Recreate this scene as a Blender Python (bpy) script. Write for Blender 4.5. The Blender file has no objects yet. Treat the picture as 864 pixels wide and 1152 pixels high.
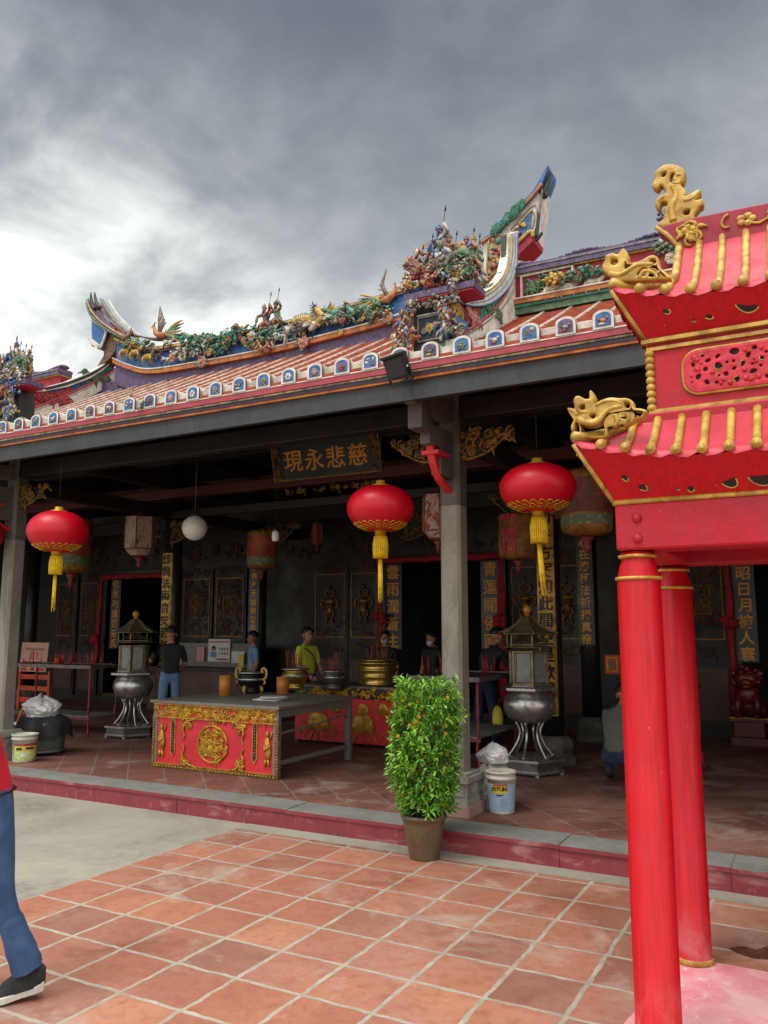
import bpy, bmesh, math, random
from mathutils import Vector, Matrix, noise
R = math.radians
rnd = random.Random(7)
scene = bpy.context.scene

# ------------------------------------------------------------------ camera
F_PX, CX, CY, CAM_H = 907.0, 432.0, 576.0, 1.8
YAW, PITCH = R(28.5), R(8.2)
FW = Vector((-math.sin(YAW)*math.cos(PITCH), math.cos(YAW)*math.cos(PITCH), math.sin(PITCH)))
RT = Vector((math.cos(YAW), math.sin(YAW), 0.0))
UP = RT.cross(FW)
EYE = Vector((0, 0, CAM_H))
cam_data = bpy.data.cameras.new("camera")
cam_data.sensor_fit = 'VERTICAL'
cam_data.sensor_height = 36.0
cam_data.lens = F_PX/1152.0*36.0
cam_data.clip_start = 0.05
cam_data.clip_end = 3000
cam = bpy.data.objects.new("camera", cam_data)
scene.collection.objects.link(cam)
cam.matrix_world = Matrix(((RT.x, UP.x, -FW.x, EYE.x), (RT.y, UP.y, -FW.y, EYE.y), (RT.z, UP.z, -FW.z, EYE.z), (0, 0, 0, 1)))
scene.camera = cam

def ray(x, y):
    return FW + RT*((x-CX)/F_PX) - UP*((y-CY)/F_PX)
def at_y(x, y, Y):
    d = ray(x, y); return EYE + d*(Y/d.y)
def at_z(x, y, Z):
    d = ray(x, y); return EYE + d*((Z-CAM_H)/d.z)
def at_x(x, y, X):
    d = ray(x, y); return EYE + d*(X/d.x)

# ------------------------------------------------------------------ world, sun, exposure
SUN_EL, SUN_AZ = R(58), R(205)          # azimuth clockwise from +Y: behind the camera, a little to the left
world = bpy.data.worlds.new("World"); scene.world = world
world.use_nodes = True
nt = world.node_tree; nt.nodes.clear()
def N(t, **k):
    n = nt.nodes.new(t)
    for a, b in k.items(): setattr(n, a, b)
    return n
def L(a, b): nt.links.new(a, b)
def mth(op, a, b=None, c=None, clamp=False):
    n = N('ShaderNodeMath', operation=op); n.use_clamp = clamp
    for i, v in enumerate((a, b, c)):
        if v is None: continue
        if hasattr(v, 'is_linked'): L(v, n.inputs[i])
        else: n.inputs[i].default_value = v
    return n.outputs[0]
def rng(v, a, b, c, d, smooth=True):
    n = N('ShaderNodeMapRange'); n.interpolation_type = 'SMOOTHSTEP' if smooth else 'LINEAR'
    L(v, n.inputs[0])
    for i, q in enumerate((a, b, c, d)): n.inputs[i+1].default_value = q
    return n.outputs[0]
out = N('ShaderNodeOutputWorld')
sky = N('ShaderNodeTexSky'); sky.sky_type = 'NISHITA'; sky.sun_disc = False
sky.sun_elevation = SUN_EL; sky.sun_rotation = SUN_AZ
bg0 = N('ShaderNodeBackground'); bg0.inputs[1].default_value = 0.05
L(sky.outputs[0], bg0.inputs[0])
tc = N('ShaderNodeTexCoord')
sep = N('ShaderNodeSeparateXYZ'); L(tc.outputs['Generated'], sep.inputs[0])
den = mth('ADD', mth('MAXIMUM', sep.outputs[2], 0.0), 0.32)
cmb = N('ShaderNodeCombineXYZ')
L(mth('DIVIDE', sep.outputs[0], den), cmb.inputs[0]); L(mth('DIVIDE', sep.outputs[1], den), cmb.inputs[1])
def cloud(scale, detail, rough, dist, off):
    mp = N('ShaderNodeMapping'); mp.inputs['Location'].default_value = off
    L(cmb.outputs[0], mp.inputs[0])
    n = N('ShaderNodeTexNoise'); n.inputs['Scale'].default_value = scale; n.inputs['Detail'].default_value = detail
    n.inputs['Roughness'].default_value = rough; n.inputs['Distortion'].default_value = dist
    L(mp.outputs[0], n.inputs['Vector'])
    return n.outputs['Fac']
big = cloud(1.15, 7, 0.55, 0.35, (4.3, 2.2, 0.4))
fine = cloud(3.4, 9, 0.58, 0.3, (0.3, 5.2, 1.0))
mix = mth('ADD', mth('MULTIPLY', big, 0.52), mth('MULTIPLY', fine, 0.48))
cl = rng(mix, 0.39, 0.61, 0.0, 1.0)
def toward(px, py, a, b, hi):
    d = ray(px, py).normalized()
    n = N('ShaderNodeVectorMath', operation='DOT_PRODUCT'); L(tc.outputs['Generated'], n.inputs[0]); n.inputs[1].default_value = d
    return rng(n.outputs['Value'], a, b, 0.0, hi)
base = rng(sep.outputs[2], 0.20, 0.70, 0.60, 0.14)               # greyer and darker higher up in front
glow = toward(-40, 420, 0.91, 0.998, 0.68)
glow2 = toward(40, 230, 0.95, 0.999, 0.42)
val = mth('MULTIPLY', base, mth('ADD', mth('MULTIPLY', cl, 0.72), 0.74))
gl = mth('ADD', mth('MULTIPLY', glow, mth('ADD', mth('MULTIPLY', cl, 0.55), 0.06)), mth('MULTIPLY', glow2, mth('MULTIPLY', cl, 0.38)))
val = mth('ADD', val, gl)
# unseen sky overhead and behind the viewer, brightness added to light the yard
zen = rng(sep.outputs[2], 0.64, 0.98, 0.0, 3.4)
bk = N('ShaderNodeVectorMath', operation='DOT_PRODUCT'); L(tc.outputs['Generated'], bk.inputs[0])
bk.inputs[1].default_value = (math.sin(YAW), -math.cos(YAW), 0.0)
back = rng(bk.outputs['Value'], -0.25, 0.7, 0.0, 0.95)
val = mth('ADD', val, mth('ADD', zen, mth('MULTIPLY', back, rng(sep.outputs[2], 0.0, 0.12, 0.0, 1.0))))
tint = N('ShaderNodeMix'); tint.data_type = 'RGBA'
L(cl, tint.inputs['Factor']); tint.inputs[6].default_value = (1.01, 1.0, 0.875, 1); tint.inputs[7].default_value = (1.01, 1.0, 0.925, 1)
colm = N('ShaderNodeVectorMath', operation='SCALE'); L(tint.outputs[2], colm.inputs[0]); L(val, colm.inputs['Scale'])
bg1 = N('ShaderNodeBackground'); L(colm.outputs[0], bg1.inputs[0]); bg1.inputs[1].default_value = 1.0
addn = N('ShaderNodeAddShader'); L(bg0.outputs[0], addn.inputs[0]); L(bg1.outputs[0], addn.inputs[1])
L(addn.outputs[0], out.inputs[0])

sun_d = bpy.data.lights.new("sun", 'SUN'); sun_d.energy = 1.5; sun_d.angle = R(18); sun_d.color = (1.0, 0.965, 0.91)
sun = bpy.data.objects.new("sun", sun_d); scene.collection.objects.link(sun)
to_sun = Vector((math.sin(SUN_AZ)*math.cos(SUN_EL), math.cos(SUN_AZ)*math.cos(SUN_EL), math.sin(SUN_EL)))
sun.rotation_euler = to_sun.to_track_quat('Z', 'Y').to_euler()
scene.view_settings.view_transform = 'Standard'; scene.view_settings.look = 'None'
scene.view_settings.exposure = 0.0; scene.view_settings.gamma = 1.0; scene.view_settings.use_curve_mapping = False
scene.render.engine = 'CYCLES'
scene.cycles.max_bounces = 8; scene.cycles.diffuse_bounces = 5; scene.cycles.use_denoising = True

# ------------------------------------------------------------------ materials
def lin(h):
    if isinstance(h, str):
        c = [int(h[i:i+2], 16)/255 for i in (0, 2, 4)]
        return tuple((x/12.92 if x <= .04045 else ((x+.055)/1.055)**2.4) for x in c) + (1,)
    return tuple(h) + (1,) if len(h) == 3 else tuple(h)
class G:                                   # a small node-graph writer
    def __init__(s, name):
        s.m = bpy.data.materials.new(name); s.m.use_nodes = True
        s.t = s.m.node_tree; s.t.nodes.clear()
        s.o = s.n('ShaderNodeOutputMaterial'); s.b = s.n('ShaderNodeBsdfPrincipled')
        s.l(s.b.outputs[0], s.o.inputs[0]); s.c = s.n('ShaderNodeTexCoord')
    def n(s, t, **k):
        x = s.t.nodes.new(t)
        for a, b in k.items(): setattr(x, a, b)
        return x
    def l(s, a, b): s.t.links.new(a, b)
    def noise(s, scale, detail=4, rough=.55, dist=0, vec=None, out='Fac'):
        x = s.n('ShaderNodeTexNoise'); x.inputs['Scale'].default_value = scale; x.inputs['Detail'].default_value = detail
        x.inputs['Roughness'].default_value = rough; x.inputs['Distortion'].default_value = dist
        s.l(vec or s.c.outputs['Object'], x.inputs['Vector']); return x.outputs[out]
    def ramp(s, v, *st):
        x = s.n('ShaderNodeValToRGB'); e = x.color_ramp.elements
        while len(e) < len(st): e.new(.5)
        for i, (p, c) in enumerate(st): e[i].position = p; e[i].color = lin(c) if not isinstance(c, (int, float)) else (c, c, c, 1)
        s.l(v, x.inputs[0]); return x.outputs[0]
    def mix(s, f, a, b, mode='MIX'):
        x = s.n('ShaderNodeMix'); x.data_type = 'RGBA'; x.blend_type = mode
        for i, v in ((0, f), (6, a), (7, b)):
            if hasattr(v, 'is_linked'): s.l(v, x.inputs[i])
            elif i == 0: x.inputs[0].default_value = v
            else: x.inputs[i].default_value = lin(v)
        return x.outputs[2]
    def math(s, op, a, b=0.0):
        x = s.n('ShaderNodeMath', operation=op)
        for i, v in enumerate((a, b)):
            if hasattr(v, 'is_linked'): s.l(v, x.inputs[i])
            else: x.inputs[i].default_value = v
        return x.outputs[0]
    def scale(s, v3, sc):
        x = s.n('ShaderNodeMapping'); x.inputs['Scale'].default_value = sc; s.l(v3, x.inputs[0]); return x.outputs[0]
    def bump(s, h, st, dist=.01):
        x = s.n('ShaderNodeBump'); x.inputs['Strength'].default_value = st; x.inputs['Distance'].default_value = dist
        s.l(h, x.inputs['Height']); s.l(x.outputs[0], s.b.inputs['Normal'])
    def set(s, **k):
        for a, b in k.items():
            i = s.b.inputs[{'col': 'Base Color', 'rough': 'Roughness', 'metal': 'Metallic', 'spec': 'Specular IOR Level', 'coat': 'Coat Weight',
                            'trans': 'Transmission Weight', 'alpha': 'Alpha', 'sss': 'Subsurface Weight', 'sheen': 'Sheen Weight'}[a]]
            if hasattr(b, 'is_linked'): s.l(b, i)
            elif a == 'col': i.default_value = lin(b)
            else: i.default_value = b
        return s.m
def pm(name, col, dark=None, rough=.6, metal=0, scale=6, bump=.15, amt=1.0, coat=0, spec=.5, bscale=None):
    g = G(name)
    c = lin(col); d = lin(dark) if dark else tuple(x*.62 for x in c[:3])+(1,)
    n1 = g.noise(scale, 6, .62, .3)
    g.set(col=g.mix(g.math('MULTIPLY', g.ramp(n1, (.38, 1.0), (.66, 0.0)), amt), c, d), metal=metal, coat=coat, spec=spec)
    n2 = g.noise(scale*3.1, 3)
    g.set(rough=g.ramp(n2, (.3, max(0, rough-.1)), (.7, min(1, rough+.12))))
    if bump: g.bump(g.noise(bscale or scale*6, 5, .6), bump, .006)
    return g.m
M = {}
def grid_tiles(name, size, ox, oy, rot, cols, mortar, mw, wet=None):
    g = G(name)
    geo = g.n('ShaderNodeNewGeometry')
    wob = g.noise(9, 3, .6, 0, geo.outputs['Position'], 'Color')
    wsub = g.n('ShaderNodeVectorMath', operation='SUBTRACT'); g.l(wob, wsub.inputs[0]); wsub.inputs[1].default_value = (.5, .5, .5)
    wsc = g.n('ShaderNodeVectorMath', operation='SCALE'); g.l(wsub.outputs[0], wsc.inputs[0]); wsc.inputs['Scale'].default_value = .034
    wad = g.n('ShaderNodeVectorMath', operation='ADD'); g.l(geo.outputs['Position'], wad.inputs[0]); g.l(wsc.outputs[0], wad.inputs[1])
    mp = g.n('ShaderNodeMapping'); mp.vector_type = 'POINT'
    mp.inputs['Location'].default_value = (ox, oy, 0); mp.inputs['Rotation'].default_value = (0, 0, rot)
    g.l(wad.outputs[0], mp.inputs[0])
    br = g.n('ShaderNodeTexBrick'); br.offset = 0; br.squash = 1
    br.inputs['Scale'].default_value = 1; br.inputs['Brick Width'].default_value = size; br.inputs['Row Height'].default_value = size
    br.inputs['Mortar Size'].default_value = mw; br.inputs['Mortar Smooth'].default_value = .35; br.inputs['Bias'].default_value = 0
    br.inputs['Color1'].default_value = (0, 0, 0, 1); br.inputs['Color2'].default_value = (1, 1, 1, 1); br.inputs['Mortar'].default_value = (.5, .5, .5, 1)
    g.l(mp.outputs[0], br.inputs['Vector'])
    tile = g.ramp(br.outputs['Color'], *[(i/(len(cols)-1), c) for i, c in enumerate(cols)])
    n1 = g.noise(2.3, 8, .65, .6, geo.outputs['Position']); n2 = g.noise(14, 7, .7, .2, geo.outputs['Position']); n3 = g.noise(.75, 5, .6, .8, geo.outputs['Position'])
    t = g.mix(g.ramp(n1, (.42, 0), (.72, .5)), tile, '774438')
    t = g.mix(g.ramp(n3, (.48, 0), (.64, .6)), t, '9d7365')
    t = g.mix(g.ramp(n2, (.48, 0), (.70, .6)), t, '7d4637')
    spk = g.noise(60, 3, .7, 0, geo.outputs['Position'])
    t = g.mix(g.ramp(spk, (.66, 0), (.72, .5)), t, 'c9b3a4')
    mo = g.mix(g.ramp(g.noise(7, 6, .7, 0, geo.outputs['Position']), (.35, 0), (.7, 1)), mortar[0], mortar[1])
    wet = g.noise(.55, 6, .6, 1.2, geo.outputs['Position']); t = g.mix(g.ramp(wet, (.57, 0), (.63, .32)), t, '6a4234')
    dust = g.noise(1.3, 7, .7, .4, geo.outputs['Position']); t = g.mix(g.ramp(dust, (.54, 0), (.66, .55)), t, 'a89a8e')
    gf = g.math('MULTIPLY', br.outputs['Fac'], g.ramp(g.noise(5.5, 5, .7, 0, geo.outputs['Position']), (.30, .6), (.50, 1.0)))
    g.set(col=g.mix(gf, t, mo), rough=g.ramp(wet, (.54, .7), (.62, .38)), spec=.35)
    h = g.math('SUBTRACT', g.math('MULTIPLY', g.noise(22, 6, .65, 0, geo.outputs['Position']), .5), g.math('MULTIPLY', br.outputs['Fac'], .6))
    g.bump(h, .35, .01)
    M[name] = g.m
grid_tiles('courtyard_tile', .405, 2.41, .07, 0, ['91604f', 'a06a54', '96614e', 'a9745c', '7d554a', 'a26a50'], ('857f74', 'aaa498'), .015)
grid_tiles('platform_tile', .40, .1, .1, R(45), ['63423a', '70493e', '5c3d37', '785041'], ('6a6058', '8d867c'), .007)

def concrete(name, a, b, c, sc=1.0):
    g = G(name); geo = g.n('ShaderNodeNewGeometry'); p = geo.outputs['Position']
    n1 = g.noise(.9*sc, 8, .62, .5, p); n2 = g.noise(9*sc, 8, .7, .2, p); n3 = g.noise(55*sc, 4, .7, 0, p)
    col = g.mix(g.ramp(n1, (.38, 0), (.66, 1)), a, b); col = g.mix(g.ramp(n2, (.45, 0), (.75, .6)), col, c)
    col = g.mix(g.ramp(n3, (.58, 0), (.75, .35)), col, '5d5b55')
    v = g.n('ShaderNodeTexVoronoi'); v.feature = 'DISTANCE_TO_EDGE'; v.inputs['Scale'].default_value = .9
    vw = g.n('ShaderNodeVectorMath', operation='ADD'); g.l(p, vw.inputs[0]); g.l(g.noise(2.5, 5, .6, 0, p, 'Color'), vw.inputs[1]); g.l(vw.outputs[0], v.inputs['Vector'])
    crack = g.ramp(v.outputs['Distance'], (0, 1), (.012, 0))
    col = g.mix(g.math('MULTIPLY', crack, g.ramp(n1, (.45, 0), (.55, .55))), col, '55524c')
    g.set(col=col, rough=.82, spec=.3); g.bump(g.math('ADD', n2, g.math('MULTIPLY', n3, .5)), .3, .008)
    M[name] = g.m
concrete('concrete', '938f84', '757168', '9d998d')
concrete('kerb_stone', '7d7c77', '676762', '8c8b85', 2)
g = G('red_kerb_paint'); geo = g.n('ShaderNodeNewGeometry'); p = geo.outputs['Position']
n1 = g.noise(5, 8, .7, .4, p); n2 = g.noise(2, 6, .6, .5, g.scale(p, (1, 1, 3)))
c = g.mix(g.ramp(n1, (.4, 0), (.7, 1)), '842f38', '70252e'); c = g.mix(g.ramp(n2, (.57, 0), (.68, .6)), c, 'a9807c')
c = g.mix(g.ramp(g.noise(26, 5, .7, 0, g.scale(p, (1, 1, .3))), (.62, 0), (.70, .5)), c, 'b59a94')
g.set(col=c, rough=.6); g.bump(n1, .3, .01); M['red_kerb_paint'] = g.m
g = G('pink_slab'); geo = g.n('ShaderNodeNewGeometry'); p = geo.outputs['Position']
n1 = g.noise(3, 7, .65, .6, p); n2 = g.noise(13, 7, .75, .3, p)
c = g.mix(g.ramp(n1, (.36, 0), (.62, 1)), 'd0707e', 'd8a6a8'); c = g.mix(g.ramp(n2, (.55, 0), (.7, .8)), c, 'd9d2cf')
g.set(col=c, rough=.7); g.bump(n2, .2, .006); M['pink_slab'] = g.m
def granite(name, a, b, c):
    g = G(name); o = g.c.outputs['Object']
    n1 = g.noise(2, 7, .6, .4); n2 = g.noise(70, 3, .8); n3 = g.noise(4, 6, .7, .5, g.scale(o, (1, 1, .25)))
    col = g.mix(g.ramp(n1, (.35, 0), (.68, 1)), a, b); col = g.mix(g.ramp(n3, (.5, 0), (.68, .7)), col, c)
    col = g.mix(g.ramp(n2, (.45, 0), (.7, .45)), col, '4f4b44')
    g.set(col=col, rough=.85, spec=.25); g.bump(g.math('ADD', n2, n1), .25, .006); M[name] = g.m
granite('granite', '8d8980', '7b766d', '5e594f')
granite('carved_granite', '98958c', '87847b', '5d5a54')
def wood(name, a, b, rough=.55, st=(14, 14, 1.2), gold=False):
    g = G(name); o = g.c.outputs['Object']
    n1 = g.noise(3, 7, .65, 1.2, g.scale(o, st)); n2 = g.noise(2.2, 5)
    c = g.mix(g.ramp(n1, (.35, 0), (.68, 1)), a, b)
    g.set(col=c, rough=g.ramp(n2, (.3, rough-.12), (.7, rough+.15))); g.bump(n1, .2, .004); M[name] = g.m
wood('dark_wood', '241712', '150d0b'); wood('black_lacquer', '1a1716', '231e1c', .38); wood('brown_wood', '5a3a2a', '352118')
wood('red_beam', '5d1d1c', '431416', .5, (1.2, 14, 14)); wood('grey_fascia', '34363a', '282a2e', .6, (6, 6, 1)); wood('grey_table', '79736b', '5a554f', .5, (1.5, 10, 10))
wood('ceiling_board', '1e1715', '130f0e', .8); wood('bamboo', 'b8742e', '955a22', .45)
M['column_paint'] = pm('column_paint', '625c56', '48433e', .7, scale=3)
M['gold_paint'] = pm('gold_paint', 'c9992f', '8f6618', .42, .35, 14, .3)
M['yellow_gold'] = pm('yellow_gold', 'cba84e', '94702a', .45, .1, 13, .35)
M['dull_gold'] = pm('dull_gold', '9a6d24', '573a14', .45, .45, 18, .3)
M['dim_gold'] = pm('dim_gold', '7d5a22', '402b12', .5, .1, 18, .2)
g = G('gold_board'); n1 = g.noise(11, 7, .7, .4)
g.set(col=g.mix(g.ramp(n1, (.46, 0), (.62, 1)), 'c0922e', '6a4a18'), rough=.5); g.bump(n1, .15, .004); M['gold_board'] = g.m
M['brass'] = pm('brass', 'b9984e', '8a6c34', .28, .8, 10, .08, .6); M['steel'] = pm('steel', 'b0adab', '9d9a97', .28, .85, 5, 0, .5)
M['dark_steel'] = pm('dark_steel', '6b6763', '4d4945', .38, .6, 8, 0); M['dull_brass'] = pm('dull_brass', '84765c', '5c513c', .42, .5, 8, .1); M['letter_gold'] = pm('letter_gold', 'e39c2c', 'bd7d1e', .5, 0, 12, .15); M['bronze_black'] = pm('bronze_black', '33302f', '1d1b1a', .45, .7, 8, .2)
g = G('red_gloss'); o = g.c.outputs['Object']; st1 = g.noise(9, 6, .6, .4, g.scale(o, (6, 6, .35))); n1 = g.noise(2.2, 6, .6, .5)
c = g.mix(g.ramp(st1, (.35, 0), (.68, .8)), 'bd0a1a', '980713'); c = g.mix(g.ramp(n1, (.5, 0), (.72, .5)), c, 'b4202c')
c = g.mix(g.ramp(g.noise(38, 4, .75), (.70, 0), (.735, .8)), c, 'c08a86'); zz = g.n('ShaderNodeSeparateXYZ'); geo = g.n('ShaderNodeNewGeometry'); g.l(geo.outputs['Position'], zz.inputs[0])
dz = g.math('MULTIPLY', g.ramp(zz.outputs[2], (.0, .75), (.34, 0)), g.ramp(g.noise(6, 6, .7, .5), (.4, 0), (.62, 1))); c = g.mix(dz, c, 'b0696a')
g.set(col=c, rough=g.ramp(st1, (.3, .32), (.7, .5)), spec=.32); g.bump(g.math('ADD', st1, g.math('MULTIPLY', g.noise(26, 5, .6), .5)), .22, .006); M['red_gloss'] = g.m
g = G('red_wall'); n1 = g.noise(3, 7, .65, .6); n2 = g.noise(22, 6, .7, .4)
c = g.mix(g.ramp(n1, (.42, 0), (.66, .8)), 'ae0f22', '9a2238'); c = g.mix(g.ramp(n2, (.5, 0), (.72, .45)), c, '840c1b'); c = g.mix(g.ramp(g.noise(44, 4, .75), (.69, 0), (.73, .7)), c, 'b88a8a')
g.set(col=c, rough=.45, spec=.35); g.bump(g.math('ADD', n2, n1), .4, .008); M['red_wall'] = g.m
M['pink_red_roof'] = pm('pink_red_roof', 'be2c44', 'a81a30', .5, 0, 4, .2, .9)
M['red_relief'] = pm('red_relief', 'cf2a3e', 'a81427', .5, 0, 16, .4)
M['deep_red'] = pm('deep_red', 'a0122a', '820d22', .55); M['sash_red'] = pm('sash_red', 'a80a20', '7c0718', .8, 0, 5, .3)
M['altar_red'] = pm('altar_red', 'd02a34', 'b81f2a', .5, 0, 4, .06)
M['white_plaster'] = pm('white_plaster', 'cfcac2', '9d978e', .75, 0, 7, .2); M['trim_white'] = pm('trim_white', 'dcd9d2', 'b3aea6', .7, 0, 9, .1)
M['eave_red'] = pm('eave_red', 'a8404c', '8d323e', .6, 0, 6, .1); M['navy'] = pm('navy', '1c2338', '131829', .55); M['orange_line'] = pm('orange_line', 'bd7a38', '8f4f2a', .6, 0, 9)
M['cream_line'] = pm('cream_line', 'c7ad76', '5f5440', .6, 0, 16)
g = G('roof_tile'); o = g.c.outputs['Object']; n1 = g.noise(4, 7, .7, .3); n2 = g.noise(26, 5, .7)
br = g.n('ShaderNodeTexBrick'); br.offset = .0; br.inputs['Scale'].default_value = 1; br.inputs['Brick Width'].default_value = .145; br.inputs['Row Height'].default_value = .12
br.inputs['Mortar Size'].default_value = .004; br.inputs['Color1'].default_value = lin('a24c38'); br.inputs['Color2'].default_value = lin('8a3c2b'); br.inputs['Mortar'].default_value = lin('6e3021')
g.l(o, br.inputs['Vector'])
c = g.mix(g.ramp(n1, (.45, 0), (.7, .6)), br.outputs[0], '6b3a2e'); c = g.mix(g.ramp(n2, (.58, 0), (.72, .5)), c, 'b98a78')
g.set(col=c, rough=.75); g.bump(n2, .3, .008); M['roof_tile'] = g.m
M['tile_edge'] = pm('tile_edge', 'a64c33', '7d3521', .8, 0, 10, .3)
M['roof_rib'] = pm('roof_rib', 'b3a496', '85746a', .8, 0, 9, .3)
PALETTE = {'relief_blue': ('3a6ea8', '22497c'), 'relief_green': ('5f7d5c', '3a5442'), 'leaf_teal': ('3f8a78', '27604f'), 'relief_yellow': ('c8a44a', '8f7234'),
           'relief_pink': ('c08a80', '8e5c56'), 'relief_white': ('d6d0c2', '98928a'), 'relief_brown': ('7d5a48', '4a342a'), 'relief_red': ('a8403e', '742c2e'),
           'relief_orange': ('c27c4a', '8a5434'), 'relief_purple': ('665478', '443854'), 'relief_grey': ('8f8c84', '5c5a5c'), 'relief_dark': ('34373a', '1f2224'), 'sky_blue': ('5c8cbc', '3b6894')}
for k, (a, b) in PALETTE.items(): M[k] = pm(k, a, b, .55, 0, 20, .3)
M['lantern_silk'] = None
g = G('lantern_silk'); c = g.mix(g.noise(3, 4), 'c4031f', 'a80318'); g.set(col=c, rough=.4, spec=.38); M['lantern_silk'] = g.m
M['tassel'] = pm('tassel', 'e6c410', 'c09c0a', .6, 0, 20, .3); M['lantern_gold'] = pm('lantern_gold', 'dcb52a', 'b08a1c', .35, .4, 10)
M['globe_glass'] = pm('globe_glass', 'd9d6cd', 'c9c6bd', .25, 0, 2, 0)
M['black_metal'] = pm('black_metal', '1c1d20', '101114', .45, .2, 5, .1); M['black_cloth'] = pm('black_cloth', '1c1f21', '121415', .85, 0, 6, .4)
M['plastic_white'] = pm('plastic_white', 'c9c6bd', 'a39f93', .45, 0, 5, .05); M['white_bag'] = pm('white_bag', 'd5d3d2', 'aeacae', .4, 0, 5, .2)
M['label_blue'] = pm('label_blue', '9db4c8', '8199b2', .5, 0, 6, 0); M['label_yellow'] = pm('label_yellow', 'd6c23a', 'b8a52c', .5); M['label_green'] = pm('label_green', '8cab3c', 'c7cf8d', .5, 0, 20)
M['ink'] = pm('ink', '17151a', '0f0e12', .6); M['red_ink'] = pm('red_ink', 'b2242c', '92161f', .6); M['pale_ink'] = pm('pale_ink', '7d8c9c', '6a7888', .6)
M['rust_red'] = pm('rust_red', '8a2a2c', '5c1a1d', .55, .1, 10); M['orange_paint'] = pm('orange_paint', 'c8451c', 'a03214', .5); M['green_tub'] = pm('green_tub', '5d6b60', '44504a', .55)
M['paper'] = pm('paper', 'cfcdca', 'bdbab6', .7, 0, 4, 0); M['pink_paper'] = pm('pink_paper', 'd58a98', 'c27886', .7, 0, 4, 0); M['cardboard'] = pm('cardboard', 'b98c80', 'a5776b', .8, 0, 5, .1)
M['incense'] = pm('incense', '9a5a3c', '6d2f28', .7); M['candle_red'] = pm('candle_red', 'b3121f', '8f0e18', .5)
M['pot'] = pm('pot', '6d5f4a', '56492f', .42, 0, 4, .12, 1, .2); M['soil'] = pm('soil', '33261b', '20170f', .95)
M['stone_foot'] = pm('stone_foot', '6f6d68', '56544f', .8, 0, 5); M['pink_plinth'] = pm('pink_plinth', 'a08078', '8a6a64', .8)
M['glass_pane'] = pm('glass_pane', '87898a', '5d5f60', .12, 0, 3, 0)
M['lion_red'] = pm('lion_red', '7a1d1c', '4e1112', .4, 0, 10, .3, 1, .2)
M['sack'] = pm('sack', 'b3aea2', '8c877b', .85, 0, 6, .4)
M['skin'] = pm('skin', 'a9745a', '94614a', .55, 0, 5, .03); M['hair'] = pm('hair', '151214', '0c0a0b', .5, 0, 30, .4)
M['denim'] = pm('denim', '36557f', '274266', .85, 0, 9, .25); M['denim_pale'] = pm('denim_pale', '5f7f9f', '4b6a8a', .85, 0, 9, .2); M['denim_dark'] = pm('denim_dark', '22344f', '18253a', .85, 0, 9, .2)
for k, a in (('shirt_black', '17181c'), ('shirt_blue', '7d9cbd'), ('shirt_yellow', 'b9bd2a'), ('shirt_olive', '5a5a50'), ('jacket_red', 'b80d2a'), ('trouser_dark', '1d222c'), ('shoe_black', '1b1b1d'), ('sole_white', 'c9c5bc'), ('mask_white', 'c9ccd2')):
    M[k] = pm(k, a, None, .8, 0, 8, .25, .6)
def leafmat(name, a, b, c):
    g = G(name); oi = g.n('ShaderNodeNewGeometry'); x = g.ramp(oi.outputs['Random Per Island'], (0, a), (.5, b), (1, c))
    g.set(col=x, rough=.42, spec=.5); g.b.inputs['Transmission Weight'].default_value = 0
    M[name] = g.m
leafmat('citrus_leaf', '35691a', '5c9a2a', '9cc04a'); M['green_fruit'] = pm('green_fruit', '9aa024', '7c8c22', .4, 0, 9, .1)
M['citrus_fruit'] = pm('citrus_fruit', 'd68a10', 'b9a21c', .4, 0, 9, .1)

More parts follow.
